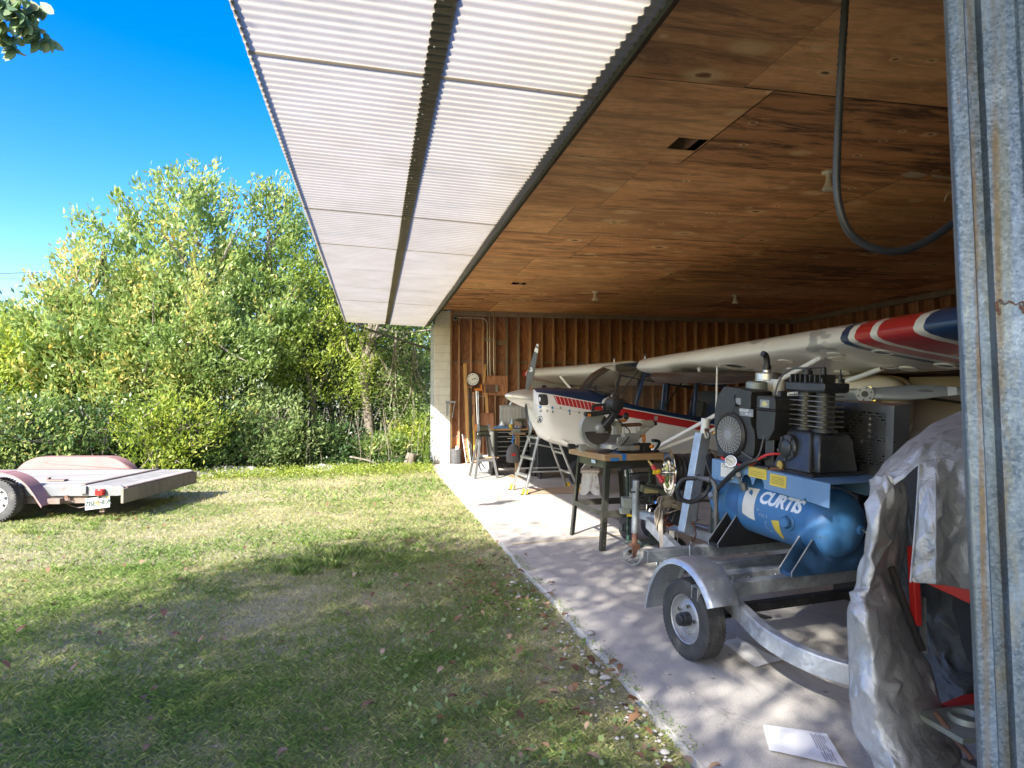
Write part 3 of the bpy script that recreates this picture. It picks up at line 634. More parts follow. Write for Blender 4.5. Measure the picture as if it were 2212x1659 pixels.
# ------------------------------------------------------------------ aeroplane (local x = nose to tail, y = away from camera, z up)
AP = thing('airplane', 'white high wing light aeroplane with red and navy stripes, nose towards the lawn', 'aeroplane', (1.97, 10.25, 0), (0, 0, math.atan(.072)))
def m_fuse():
    n = N('aeroplane_paint'); s = n.new('ShaderNodeSeparateXYZ'); n.l.new(n.coord('Object'), s.inputs[0]); x, z = s.outputs[0], s.outputs[2]
    zb = n.math('MULTIPLY_ADD', x, -.176, 1.705); d = n.math('SUBTRACT', z, zb)
    blue = n.math('GREATER_THAN', d, 0); inb = n.math('MULTIPLY', n.math('LESS_THAN', d, -.016), n.math('GREATER_THAN', d, -.135))
    red = n.math('MULTIPLY', inb, n.math('GREATER_THAN', n.math('ADD', x, n.math('MULTIPLY', d, .35)), .66))
    blue = n.math('MULTIPLY', blue, n.math('GREATER_THAN', x, .445))
    fr = n.math('FRACT', n.math('DIVIDE', n.math('ADD', x, n.math('MULTIPLY', d, .25)), .062))
    lou = n.math('MULTIPLY', n.math('LESS_THAN', fr, .14), n.math('LESS_THAN', x, 1.32)); red = n.math('MULTIPLY', red, n.math('SUBTRACT', 1, lou))
    wn = n.noise(n.coord('Object'), 2.5, 5)
    col = n.mix(n.ramp(wn, [(.3, 0), (.7, 1)]), (.72, .71, .70), (.64, .635, .63))
    col = n.mix(blue, col, (.010, .034, .10)); col = n.mix(red, col, (.42, .018, .022))
    seam = n.math('MULTIPLY', n.math('LESS_THAN', n.math('ABSOLUTE', n.math('SUBTRACT', x, 1.37)), .003), .6); col = n.mix(seam, col, (.1, .1, .1))
    s2 = n.math('MULTIPLY', n.math('LESS_THAN', n.math('ABSOLUTE', n.math('ADD', d, .20)), .0022), n.math('LESS_THAN', x, 1.37)); col = n.mix(n.math('MULTIPLY', s2, .7), col, (.12, .11, .1))
    n.p.inputs['Coat Weight'].default_value = .35; n.p.inputs['Coat Roughness'].default_value = .12
    return n.fin(col, .32)
M['fuse'] = m_fuse()
def interp(tab, l):
    for a, c in zip(tab, tab[1:]):
        if l <= c[0]:
            t = (l-a[0])/(c[0]-a[0]); t = max(0, t); return [p+(q-p)*t for p, q in zip(a, c)]
    return list(tab[-1])
ST = [(.415, 1.64, 1.36, .17, 2), (.43, 1.67, 1.27, .26, 2.1), (.46, 1.685, 1.17, .315, 2.3), (.52, 1.695, 1.04, .36, 2.6), (.60, 1.70, .92, .39, 2.9), (.70, 1.70, .865, .40, 3.1), (.8, 1.70, .825, .41, 3.2), (1.0, 1.695, .775, .42, 3.3), (1.3, 1.68, .70, .43, 3.4),
      (1.5, 1.625, .67, .44, 3.6), (1.7, 1.56, .65, .45, 4), (1.95, 1.455, .635, .46, 5), (2.5, 1.345, .61, .46, 6), (3.0, 1.265, .59, .46, 6), (3.4, 1.21, .58, .45, 5), (3.5, 1.66, .58, .44, 4), (4.5, 1.40, .57, .28, 3.5), (6.6, .98, .66, .06, 2.5)]
def fsec(l, n=56):
    _, zt, zb, hw, ex = interp(ST, l); zc, hh = (zt+zb)/2, (zt-zb)/2; out = []
    for k in range(n):
        a = 2*PI*k/n; c, s_ = math.cos(a), math.sin(a)
        out.append((l, hw*math.copysign(abs(c)**(2/ex), c), zc+hh*math.copysign(abs(s_)**(2/ex), s_)))
    return out
LS = [.415, .422, .43, .445, .46, .49, .52, .56, .6, .65, .7, .75, .8, .9, 1.0, 1.15, 1.3, 1.4, 1.5, 1.6, 1.7, 1.82, 1.95, 2.2, 2.5, 2.75, 3.0, 3.2, 3.4, 3.42, 3.5, 3.7, 4, 4.5, 5.2, 6, 6.6]
b = B(); b.loft([fsec(l) for l in LS]); b.build('fuselage', M['fuse'], AP, smooth=50)
def fside(l, z, sgn=-1, off=.004):
    _, zt, zb, hw, ex = interp(ST, l); zc, hh = (zt+zb)/2, (zt-zb)/2
    q = max(0, 1-abs((z-zc)/hh)**ex)**(1/ex); return Vector((l, sgn*(hw*q+off), z))
def patch(poly, mtl, name, sgn=-1, off=.004, sub=4, parent=AP):
    bm = bmesh.new(); f = bm.faces.new([bm.verts.new((a, c, 0)) for a, c in poly]); bmesh.ops.triangulate(bm, faces=[f])
    for _ in range(sub): bmesh.ops.subdivide_edges(bm, edges=[e_ for e_ in bm.edges if e_.calc_length() > .02], cuts=1)
    bmesh.ops.triangulate(bm, faces=bm.faces)
    for v_ in bm.verts: v_.co = fside(v_.co.x, v_.co.y, sgn, off)
    me = bpy.data.meshes.new(name); bm.to_mesh(me); bm.free(); me.materials.append(mtl); me.shade_smooth()
    o = bpy.data.objects.new(name, me); COL.objects.link(o); o.parent = parent; return o
def rrect(x0, x1, z0, z1, r, n=5):
    out = []
    for cx_, cz, a0 in ((x1-r, z1-r, 0), (x0+r, z1-r, 90), (x0+r, z0+r, 180), (x1-r, z0+r, 270)):
        out += [(cx_+r*math.cos(R(a0+90*i/n)), cz+r*math.sin(R(a0+90*i/n))) for i in range(n+1)]
    return out
patch(rrect(.452, .575, 1.425, 1.595, .03), M['shade_dark'], 'air_inlet'); patch(rrect(.452, .575, 1.425, 1.595, .03), M['shade_dark'], 'air_inlet', 1)
patch([(2.31+.032*math.cos(2*PI*i/20), 1.225+.036*math.sin(2*PI*i/20)) for i in range(20)], mat('primer_spot', (.3, .3, .31), (.26, .26, .27), 9, .6), 'primer_spot')
for i, (a, c, mm) in enumerate(((.47, 1.40, 'tape'), (.475, 1.345, 'greygreen'), (.56, 1.345, 'greygreen'), (.635, 1.39, 'tape'), (.64, 1.33, 'greygreen'), (.76, 1.39, 'greygreen'), (.90, 1.345, 'tape'), (.905, 1.30, 'greygreen'), (1.05, 1.32, 'greygreen'))):
    patch([(a-.014, c-.02), (a+.014, c-.018), (a+.012, c+.018), (a-.013, c+.02)], M[mm], 'tape_mark', sub=2, off=.003)
# round emblem on the chin
patch([(.478+.026*math.cos(2*PI*i/24), 1.21+.058*math.sin(2*PI*i/24)) for i in range(24)], M['navy'], 'emblem', off=.004, sub=3)
patch([(.478+.021*math.cos(2*PI*i/24), 1.21+.048*math.sin(2*PI*i/24)) for i in range(24)], M['white_paint'], 'emblem', off=.0055, sub=3)
for pl in (((.468, 1.17), (.476, 1.165), (.484, 1.245), (.476, 1.25)), ((.466, 1.225), (.474, 1.25), (.494, 1.18), (.486, 1.17)), ((.462, 1.205), (.496, 1.20), (.496, 1.215), (.462, 1.22))):
    patch(pl, M['navy'], 'emblem', off=.007, sub=2)

# spinner and propeller
ax0, ax1 = Vector((0, 0, 1.575)), Vector((.45, 0, 1.525)); axd = (ax1-ax0).normalized()
Msp = Matrix.Translation(ax0) @ axd.to_track_quat('Z', 'Y').to_matrix().to_4x4()
b = B(); b.lathe([(.001, 0), (.02, .008), (.045, .045), (.075, .11), (.105, .19), (.130, .27), (.146, .34), (.152, .40), (.152, .435), (.14, .437), (.001, .437)], Msp, 40); b.build('spinner', M['spin'], AP)
up = Vector((0, 0, 1)); side = axd.cross(up).normalized(); up2 = side.cross(axd).normalized()   # side points to -y
hub = ax0+axd*.33
for k, ph in enumerate((66, -54, 186)):
    rd = side*math.cos(R(ph))+up2*math.sin(R(ph)); tg = axd.cross(rd).normalized()
    b = B(); secs = []; mi = []
    for j in range(25):
        t = j/24; rr = .09+.80*t
        ch = (.035+.09*min(1, t*3))*(1-.42*max(0, t-.45)/.55); 
        if t > .93: ch *= math.sqrt(max(.02, 1-((t-.93)/.075)**2))
        th = .022*(1-.8*t)+.003; tw = R(58-42*t)
        cd = tg*math.cos(tw)+axd*math.sin(tw); nd = rd.cross(cd)
        secs.append([tuple(hub+rd*rr+cd*ch*.5*math.cos(a)+nd*th*.5*math.sin(a)) for a in [2*PI*q/12 for q in range(12)]])
    b.loft(secs)
    nt_ = len(b.f)
    for fi in range(24*12):
        t = (fi//12)/24
        if .87 <= t < .90 or .93 < t or .82 <= t < .85: b.m[fi] = 1
    o = b.build('propeller_blade', [M['propdark'], M['white_paint']], AP, smooth=50)
    # decal
    t = .48; rr = .09+.8*t; tw = R(58-42*t); cd = tg*math.cos(tw)+axd*math.sin(tw); nd = rd.cross(cd)
    toc = -1 if nd.dot(Vector((-.2, -1, 0))) > 0 else 1
    c0 = hub+rd*rr-nd*toc*.010; b = B()
    for dx, dy in ((-.018, -.03), (-.0, -.005), (-.018, .02)):
        b.add([tuple(c0+cd*(dx-.012)+rd*(dy-.012)), tuple(c0+cd*(dx+.03)+rd*(dy-.006)), tuple(c0+cd*(dx+.026)+rd*(dy+.012)), tuple(c0+cd*(dx-.016)+rd*(dy+.008))], [(0, 1, 2, 3)])
    b.build('decal', M['white_paint'], o, smooth=0)
# wings
def wz(l, s): return 2.03-.19*(l-2.0)+(.018*s if s > 0 else .0005*s)
AF = [(0, 0), (.008, .035), (.03, .062), (.08, .088), (.18, .108), (.32, .112), (.5, .095), (.7, .062), (.88, .026), (1, .004), (.88, -.012), (.6, -.028), (.3, -.036), (.12, -.034), (.04, -.026), (.01, -.015)]
def m_wing():
    n = N('wing_paint'); s = n.new('ShaderNodeSeparateXYZ'); v = n.coord('Object'); n.l.new(v, s.inputs[0])
    y = n.math('ABSOLUTE', s.outputs[1])
    p = n.math('SUBTRACT', y, n.math('MULTIPLY', n.math('POWER', n.math('MAXIMUM', n.math('SUBTRACT', s.outputs[0], 1.70), 0), .5), .22))
    p = n.math('MULTIPLY_ADD', n.math('SUBTRACT', s.outputs[0], 1.9), .02, p)
    col = n.mix(n.ramp(n.noise(v, 1.6, 5), [(.3, 0), (.7, 1)]), (.72, .715, .70), (.64, .635, .62))
    pa = n.ramp(n.noise(n.coord('Object', (2.2, .6, 1), (0, 0, .35)), 1.3, 4, .55, .5), [(.585, 0), (.60, .85)])
    under = n.math('MULTIPLY', pa, n.math('LESS_THAN', s.outputs[1], -1.2)); col = n.mix(under, col, (.30, .31, .32))
    off = .0
    for a, c, cc in ((4.92, 5.02, (.012, .035, .10)), (5.10, 5.29, (.42, .018, .022)), (5.37, 5.76, (.42, .018, .022)), (5.86, 9, (.012, .045, .14))):
        msk = n.math('MULTIPLY', n.math('GREATER_THAN', p, a), n.math('LESS_THAN', p, c)); col = n.mix(msk, col, cc)
    g = n.math('LESS_THAN', n.math('ABSOLUTE', n.math('SUBTRACT', s.outputs[0], 2.70)), .004)
    g = n.math('MULTIPLY', g, n.math('LESS_THAN', n.math('ABSOLUTE', n.math('SUBTRACT', y, 3.0)), 2.0)); col = n.mix(g, col, (.12, .12, .12))
    n.p.inputs['Coat Weight'].default_value = .3; return n.fin(col, .3)
M['wing'] = m_wing()
def le(s): return 2.03-(.05*abs(s) if s < 0 else .01*s)
CH = 1.42
def wsec(s, ch=CH, dz=0): return [(le(s)+f*ch*math.cos(.19)+z_*ch*.19, s, wz(le(s)+f*ch, s)-.012+z_*ch*1.25+dz) for f, z_ in AF]
for sg, tip in ((-1, 6.4), (1, 5.72)):
    b = B(); S = [.40, .8, 1.4, 2, 2.6, 3.2, 3.8, 4.4, 4.8, 5.0]+([5.2, 5.4, 5.6, 5.8, tip] if sg < 0 else [5.15, 5.3, 5.45, 5.6, tip])
    secs = [wsec(sg*q) for q in S]
    last = secs[-1]; cm = sum((Vector(p) for p in last), Vector())/len(last)
    secs.append([tuple(cm+(Vector(p)-cm)*.72+Vector((0, sg*.10, .0))) for p in last])
    b.loft(secs); wing = b.build('wing', M['wing'], AP, smooth=40)
    if sg < 0:
        for l_, s_, r_, ring in ((2.15, -2.8, .13, 1), (2.14, -3.78, .085, 0), (2.11, -5.13, .095, 0), (2.82, -3.83, .085, 0), (2.68, -4.6, .085, 0), (2.81, -4.72, .085, 0), (2.77, -5.16, .09, 0), (2.2, -4.45, .075, 0), (2.05, -4.62, .08, 0), (2.5, -3.4, .06, 0)):
            b = B(); tl = Matrix.Translation((l_, s_, wz(l_, s_)-.012-.036*CH*1.25-.004+(.012 if l_ > 2.5 else 0))) @ Matrix.Rotation(.19, 4, 'Y')
            b.lathe([(r_*.70, .0), (r_*.72, -.004), (r_*.86, -.006), (r_, -.001), (r_, .01)], tl, 28)
            b.build('inspection_ring', M['grey_paint'] if ring else M['white_paint'], wing)
            b = B(); b.lathe([(.001, -.002), (r_*.72, -.002)], tl, 28); b.build('inspection_cover', M['shade_dark'] if ring else M['wing'], wing)
        b = B(); q = Vector((2.15, -2.0, wz(2.15, -2.0)-.08)); b.lathe([(.035, .03), (.03, 0), (.016, -.03), (.012, -.05)], Matrix.Translation(q), 16); b.build('vent', M['white_paint'], wing)
    b = B(); b.tube([(le(sg*.6)+.06, sg*.6, wz(le(sg*.6), sg*.6)+.10), (le(sg*.6)+.06, sg*.6, wz(le(sg*.6), sg*.6)+.155)], .006, 8)
    b.tube([(le(sg*.6)+.06+.02*math.cos(t), sg*.6, wz(le(sg*.6), sg*.6)+.165+.02*math.sin(t)) for t in [2*PI*k/12 for k in range(12)]], .004, 6, True); b.build('tie_ring', M['steel'], wing)
    f0 = (2.14, sg*.46, .72); fs_ = sg*4.35 if sg < 0 else 3.4
    for l0, l1, s1 in ((2.16, 2.12, fs_), (2.22, 2.72, fs_*1.03)):
        p0, p1 = Vector((l0, sg*.47, .70)), Vector((l1, s1, wz(l1, s1)-.07)); b = B()
        b.sweep([p0, p1], [(.032*math.cos(a), .018*math.sin(a)) for a in [2*PI*k/12 for k in range(12)]] if False else [(.026*math.cos(a), .026*math.sin(a)) for a in [2*PI*k/12 for k in range(12)]])
        b.build('strut', M['wingstrut'], AP)
        if l0 == 2.16:
            js = p0.lerp(p1, .5); b = B(); top = Vector((js.x+.02, js.y, wz(js.x, js.y)-.06)); b.cyl(js, top, .013, n=10); b.build('jury_strut', M['wingstrut'], AP)
# cabin: roof, windshield, posts, glass
b = B(); b.box2((2.02, -.42, 1.99), (3.45, .42, 2.10)); b.build('cabin_roof', M['fuse'], AP, bevel=.02)
base_c = [(1.96, -.462, 1.435), (1.72, -.455, 1.545), (1.5, -.40, 1.62), (1.32, -.25, 1.665), (1.25, 0, 1.675), (1.32, .25, 1.665), (1.5, .40, 1.62), (1.72, .455, 1.545), (1.96, .462, 1.435)]
top_c = [(2.14, -.455, 1.955), (2.0, -.445, 2.005), (1.86, -.38, 2.03), (1.72, -.22, 2.045), (1.68, 0, 2.05), (1.72, .22, 2.045), (1.86, .38, 2.03), (2.0, .445, 2.005), (2.14, .455, 1.955)]
bc, tc = crom(base_c, 5), crom(top_c, 5)
b = B(); b.loft([[Vector(p).lerp(Vector(q), t)+Vector((-.05, 0, .035))*math.sin(PI*t) for p, q in zip(bc, tc)] for t in [i/8 for i in range(9)]], closed=False)
b.build('windshield', M['glass_smoke'], AP, smooth=60)
b = B(); b.loft([[(1.68, y, 2.055) for y in (-.25, 0, .25)], [(1.86, y*1.5, 2.045) for y in (-.25, 0, .25)], [(2.08, y*1.7, 2.10) for y in (-.25, 0, .25)]], closed=False); b.build('skylight', M['glass_smoke'], AP)
for sg in (-1, 1):
    for p0, p1, w in (((1.97, .455, 1.43), (2.15, .45, 2.0), .05), ((2.42, .462, 1.35), (2.49, .455, 1.98), .055), ((2.97, .46, 1.26), (3.04, .452, 1.93), .05), ((3.42, .45, 1.20), (3.55, .44, 1.8), .06)):
        b = B(); b.beam((p0[0], sg*p0[1], p0[2]), (p1[0], sg*p1[1], p1[2]), .03, w, (1, 0, .2)); b.build('cabin_post', M['navy'], AP, bevel=.006)
    b = B(); b.beam((2.12, sg*.452, 1.93), (3.5, sg*.45, 1.72), .03, .05); b.build('window_rail', M['navy'], AP, bevel=.006)
    for q in (((2.0, 1.43), (2.40, 1.36), (2.47, 1.87), (2.13, 1.92)), ((2.46, 1.34), (2.95, 1.265), (3.02, 1.785), (2.52, 1.865))):
        if sg > 0 or q[0][0] < 2.1:
            b = B(); b.add([(x, sg*.455, z) for x, z in q], [(0, 1, 2, 3)]); b.build('window', M['glass'], AP, smooth=0)
b = B(); b.add([(3.0, -.452, 1.26), (3.42, -.448, 1.20), (3.5, -.445, 1.71), (3.06, -.45, 1.785)], [(0, 1, 2, 3)]); b.build('window', M['glass'], AP, smooth=0)
# open upper window swung up under the wing
wq = [Vector((2.16, -.47, 1.93)), Vector((3.0, -.47, 1.79)), Vector((2.96, -.92, 1.80)), Vector((2.2, -.95, 1.93))]
b = B(); b.add(wq, [(0, 1, 2, 3)]); ow = b.build('open_window', M['glass'], AP, smooth=0, solid=.004)
b = B(); b.tube(wq, .013, 6, True); b.build('window_frame', M['black'], ow)
for x, y in ((2.45, .0), (3.1, 0)):
    b = B(); b.box((x, y, 1.15), (.36, .36, .12)); b.box((x+.20, y, 1.30), (.08, .32, .4), Matrix.Rotation(R(12), 3, 'Y')); b.build('seat', M['seat'], AP, bevel=.04)
b = B(); b.box2((1.62, -.36, 1.40), (1.72, .36, 1.66)); b.build('instrument_panel', M['black'], AP, bevel=.02)
b = B()
for p in ([(2.0, -.40, 1.5), (2.3, -.05, 2.02)], [(2.0, .40, 1.5), (2.3, .05, 2.02)], [(2.5, -.4, 1.4), (3.2, .1, 1.95)], [(2.46, -.42, 1.9), (2.46, .42, 1.9)], [(3.0, -.42, 1.8), (3.45, .3, 1.35)]): b.tube(p, .012, 8)
b.build('cabin_tube', M['black'], AP)
# chin scoop, gear
b = B(); b.loft([[(.60, -.30, 1.02), (.60, -.16, 1.00), (.62, -.16, .90), (.64, -.28, .92)], [(.9, -.36, .86), (.9, -.2, .84), (.9, -.2, .80), (.9, -.34, .82)]]); b.build('air_scoop', M['fuse'], AP)
def wheel_parts(root, r, w, rim='steel', tyre='rubber', lugs=5, side=-1, hubcap='black', groove=True):
    """axis along local x, visible face towards side*x"""
    MX = Matrix.Rotation(PI/2, 4, 'Y')
    b = B(); h = w/2; ri = r*.60
    tread = []
    for k in range(15):
        z = -h*.80+1.6*h*k/14; dr = .010*r/.24 if (groove and k in (3, 7, 11)) else 0
        tread.append((r-.015*r*abs(z/h)**2*2-dr, z))
    prof = [(ri, -h*.70), (ri*1.04, -h*.95), (r*.80, -h*1.0), (r*.93, -h*.95)]+tread+[(r*.93, h*.95), (r*.80, h), (ri*1.04, h*.95), (ri, h*.70), (ri*.96, 0), (ri, -h*.70)]
    b.lathe(prof, MX, 48)
    b.build('tyre', M[tyre], root, smooth=40)
    b = B(); s = side
    pr = [(ri*1.02, h*.78), (ri*.99, h*.80), (ri*.95, h*.62), (ri*.88, h*.30), (ri*.82, h*.16), (ri*.62, h*.22), (ri*.5, h*.34), (ri*.36, h*.38), (ri*.2, h*.36), (.001, h*.36)]
    b.lathe([(a, s*z) for a, z in pr], MX, 40); b.lathe([(ri*1.0, -h*.8), (ri*.9, h*.2*s), (.001, h*.2*s)], MX, 32); b.build('rim', M[rim], root)
    b = B()
    for i in range(lugs):
        a = 2*PI*i/lugs+.4; c = (s*h*.33, ri*.52*math.cos(a), ri*.52*math.sin(a)); b.cyl(c, (s*h*.62, c[1], c[2]), .011*r/.24, n=6)
    b.build('lug_nut', M['steel'], root)
    b = B(); b.lathe([(ri*.27, s*h*.3), (ri*.26, s*h*.95), (ri*.22, s*h*1.02), (.001, s*h*1.02)], MX, 20); b.build('hub', M[hubcap], root)
for sg, sy in ((-1, -1.15), (1, 1.2)):
    b = B(); b.loft([[(1.62+.14*k, sg*yy, zz_) for k in (0, 1)]+[(1.76, sg*yy, zz_-.03), (1.62, sg*yy, zz_-.03)] for yy, zz_ in ((.35, .72), (.6, .56), (.9, .36), (1.1, .26))]); b.build('gear_leg', M['wingstrut'], AP)
    b = B(); r, h = .235, .09; MXY = Matrix.Translation((1.70, sy, r-.004)) @ Matrix.Rotation(PI/2, 4, 'X')
    b.lathe([(.1, -h*.7), (.12, -h), (r*.82, -h), (r*.95, -h*.7), (r, -h*.3), (r*.985, -h*.1), (r, 0), (r*.985, h*.1), (r, h*.3), (r*.95, h*.7), (r*.82, h), (.12, h), (.1, h*.7)], MXY, 40); b.build('tyre', M['rubber'], AP)
    b = B(); b.lathe([(.115, -.05), (.09, -.03), (.04, -.05), (.001, -.05)], MXY, 24); b.lathe([(.115, .05), (.09, .03), (.04, .05), (.001, .05)], MXY, 24); b.build('rim', M['black'], AP)
b = B(); b.loft([[(5.9, .02*s_, z) for s_, z in ((-1, .9), (1, .9), (.4, 1.9), (-.4, 1.9))], [(6.9, .02*s_, z) for s_, z in ((-1, .8), (1, .8), (.4, 1.75), (-.4, 1.75))]]); b.build('tail_fin', M['navy'], AP)
b = B(); b.loft([[(6.0, y, .95), (6.8, y, .92), (6.8, y, .9), (6.0, y, .93)] for y in (-1.3, 1.3)]); b.build('tailplane', M['fuse'], AP)

# ------------------------------------------------------------------ second aeroplane behind the compressor
A2 = thing('airplane', 'second aeroplane with cream nose cowl and grey two blade propeller, behind the compressor', 'aeroplane', (4.98, 6.18, 0), (0, 0, math.atan2(-.66, .75)))
# local -y is forward (towards camera), x to the right
HZ = 1.565
def c2(y, hw, zt, zb, ex=2.6, n=36):
    zc, hh = (zt+zb)/2, (zt-zb)/2
    return [(hw*math.copysign(abs(math.cos(a))**(2/ex), math.cos(a)), y, zc+hh*math.copysign(abs(math.sin(a))**(2/ex), math.sin(a))) for a in [2*PI*k/n for k in range(n)]]
b = B(); b.loft([c2(.08, .23, HZ+.10, HZ-.15), c2(.09, .30, HZ+.15, HZ-.22), c2(.13, .36, HZ+.185, HZ-.29), c2(.22, .40, HZ+.205, HZ-.35), c2(.4, .425, HZ+.215, HZ-.42), c2(.75, .44, HZ+.22, HZ-.48)]); b.build('cowling', M['cream'], A2, smooth=60)
b = B(); b.loft([c2(.752, .435, HZ+.215, HZ-.50, 4), c2(1.6, .47, HZ+.26, HZ-.6, 5), c2(4, .35, HZ+.1, HZ-.6, 4)]); b.build('fuselage', M['beige'], A2)
for x, z, w, h in ((-.20, .035, .12, .045), (.20, -.085, .12, .05), (-.2, -.10, .10, .045)):
    b = B(); b.loft([[(x+w*math.cos(a)*k, .085-.02*(1-k)+(.03 if abs(x) > .1 else 0)-.012+y_, HZ+z+h*math.sin(a)*k) for a in [2*PI*q/20 for q in range(20)]] for k, y_ in ((1, 0), (.98, .06))]); b.build('air_inlet', M['shade_dark'], A2)
b = B(); b.cyl((0, .10, HZ-.02), (0, -.06, HZ-.02), .105, n=28); b.build('crank_flange', M['chrome'], A2)
b = B(); secs = []
for j in range(-24, 25):
    t = j/24; r_ = abs(t); ch = .105+.06*math.sin(PI*min(1, r_*1.15))-.03*r_; 
    if r_ < .12: ch = .135-.1*r_
    if r_ > .95: ch *= math.sqrt(max(.05, 1-((r_-.95)/.055)**2))
    th = .05*(1-r_)**1.2+.008; tw = R(10+14*(1-r_))*(1 if t > 0 else -1)*min(1, r_*6); d = Vector((math.cos(R(2)), 0, math.sin(R(2))))
    cd = Vector((-.03, math.sin(tw), math.cos(tw))); nd = d.cross(cd)
    secs.append([tuple(Vector((0, -.075, HZ))+d*t*.90+cd*ch*.5*math.cos(a)+nd*th*.5*math.sin(a)) for a in [2*PI*q/14 for q in range(14)]])
b.loft(secs)
for fi in range(48*14):
    t = abs((fi//14)/24-1)
    if .78 < t < .86 or t > .93: b.m[fi] = 1
pr2 = b.build('propeller', [M['propgrey'], M['white_paint']], A2, smooth=50)
b = B(); b.cyl((0, -.07, HZ), (0, -.115, HZ), .085, n=28); hb2 = b.build('propeller_hub', M['propgrey'], pr2)
b = B(); b.cyl((0, -.11, HZ), (0, -.118, HZ), .032, n=20)
for k in range(6): a = 2*PI*k/6+.3; b.cyl((.062*math.cos(a), -.11, HZ+.062*math.sin(a)), (.062*math.cos(a), -.127, HZ+.062*math.sin(a)), .009, n=8)
b.build('bolt', M['black'], pr2)
b = B()
b.sphere((.52, -.086, HZ+.022), .075, 24, 8, 1, .03, .30); b.build('decal', M['propdark'], pr2)
b = B(); b.loft([[(x, .9, HZ+.30-.02*abs(x)), (x, 1.0, HZ+.36-.02*abs(x)), (x, 1.7, HZ+.36-.02*abs(x)), (x, 2.4, HZ+.26-.02*abs(x)), (x, 1.2, HZ+.22-.02*abs(x))] for x in (-2.6, 3.2)]); b.build('wing', mat('brown_wing_edge', (.07, .05, .045), (.11, .085, .075), 4, .35), A2)
b = B(); b.beam((.45, .9, HZ-.02), (2.2, .9, HZ-.30), .02, .03); b.build('strut', M['black'], A2)
b = B(); b.box2((.40, 1.0, HZ-.62), (2.6, 1.06, HZ+.20)); b.build('side_panel', M['beige'], A2)
for x in (-.9, .9):
    b = B(); b.loft([[(x*k, .9+dx, z+dz) for dx, dz in ((0, 0), (.12, 0), (.12, .03), (0, .03))] for k, z in ((.3, HZ-.6), (1, .22))]); b.build('gear_leg', M['beige'], A2)
    b = B(); b.lathe([(.06, -.06), (.2, -.07), (.24, 0), (.2, .07), (.06, .06), (.06, -.06)], Matrix.Translation((x*1.1, .96, .236)) @ Matrix.Rotation(PI/2, 4, 'Y'), 30); b.build('tyre', M['rubber'], A2)
b = B(); b.grid(24, 10, lambda u, v: (1.5+1.6*u, .82+.02*v, HZ+.18+.22*v+.03*noise.noise((u*14, v*5, 1)))); tag(b.build('foil_sheet', mat('crinkled_foil', (.5, .48, .44), (.3, .29, .27), 12, .25, .8, .6, 25), smooth=60, solid=.003), 'crinkled silver foil hanging under the wing above the grey propeller', 'foil'); bpy.data.objects['foil_sheet'].location = A2.location; bpy.data.objects['foil_sheet'].rotation_euler = A2.rotation_euler
# ------------------------------------------------------------------ trailer with the compressor (local y towards the tongue, x to the right)
TROT = (R(3.3), 0, R(9.8)); TLOC = (2.8, 3.6, 0)
T = thing('utility_trailer', 'small galvanized trailer with bowed rear rail carrying the blue compressor', 'trailer', TLOC, TROT)
def rectsec(w, h): return [(-w/2, -h/2), (w/2, -h/2), (w/2, h/2), (-w/2, h/2)]
for sg in (-1, 1):
    pth = crom([(.05*sg, 2.15, .30), (.24*sg, 1.65, .31), (.47*sg, 1.0, .31), (.70*sg, .3, .31), (.80*sg, 0, .31), (.875*sg, -.22, .31), (.90*sg, -.42, .31), (.875*sg, -.60, .31), (.78*sg, -.75, .31), (.6*sg, -.83, .31), (.3*sg, -.86, .31), (0, -.87, .31)], 5)
    b = B(); b.sweep(pth, rectsec(.055, .098)); b.build('side_rail', M['galv_fine'], T, bevel=.006, smooth=40)
b = B(); b.sweep([(0, .9, .385), (0, 2.35, .33)], rectsec(.075, .075)); b.build('tongue', M['galv'], T, bevel=.006)
def chan(y, x0=-1.0, x1=1.0, z=.362, w=.062, h=.078, t=.006):
    sec = [(-w/2, 0), (-w/2+t, 0), (-w/2+t, h-t), (w/2-t, h-t), (w/2-t, 0), (w/2, 0), (w/2, h), (-w/2, h)]
    b = B(); b.sweep([(x0, y, z), (x1, y, z)], sec); return b
for y in (.20, .93): chan(y, -1.0 if y < .5 else -.86).build('cross_channel', M['galv_d'], T, bevel=.002)
b = B(); b.beam((-.58, .60, .315), (.58, .60, .315), .09, .075)
for x in (-.32, -.1, .15, .4): b.cyl((x, .55, .32), (x, .54, .32), .010, n=10)
b.build('cross_channel', M['galv_d'], T, bevel=.004)
b = B(); b.beam((-.5, .74, .35), (.5, .74, .35), .05, .06); b.build('cross_channel', M['galv_d'], T, bevel=.004)
for y in (.20, .93):
    for sg in (-1, 1):
        x = sg*(.735 if y < .5 else .50); b = B()
        b.tube(crom([(x-.036, y-.05, .25), (x-.036, y-.045, .44), (x-.03, y-.03, .449), (x-.0, y, .452), (x+.03, y+.03, .449), (x+.036, y+.045, .44), (x+.036, y+.05, .25)], 3), .0055, 8); b.build('u_bolt', M['galv'], T)
b = B(); b.beam((-.80, .30, .235), (.80, .30, .235), .055, .055); b.build('axle', mat('spattered_black_axle', (.02, .02, .02), (.035, .035, .034), 8, .55, .2, .2, dirt=(.22, .19, .15), damt=.36, dscale=28), T, bevel=.004)
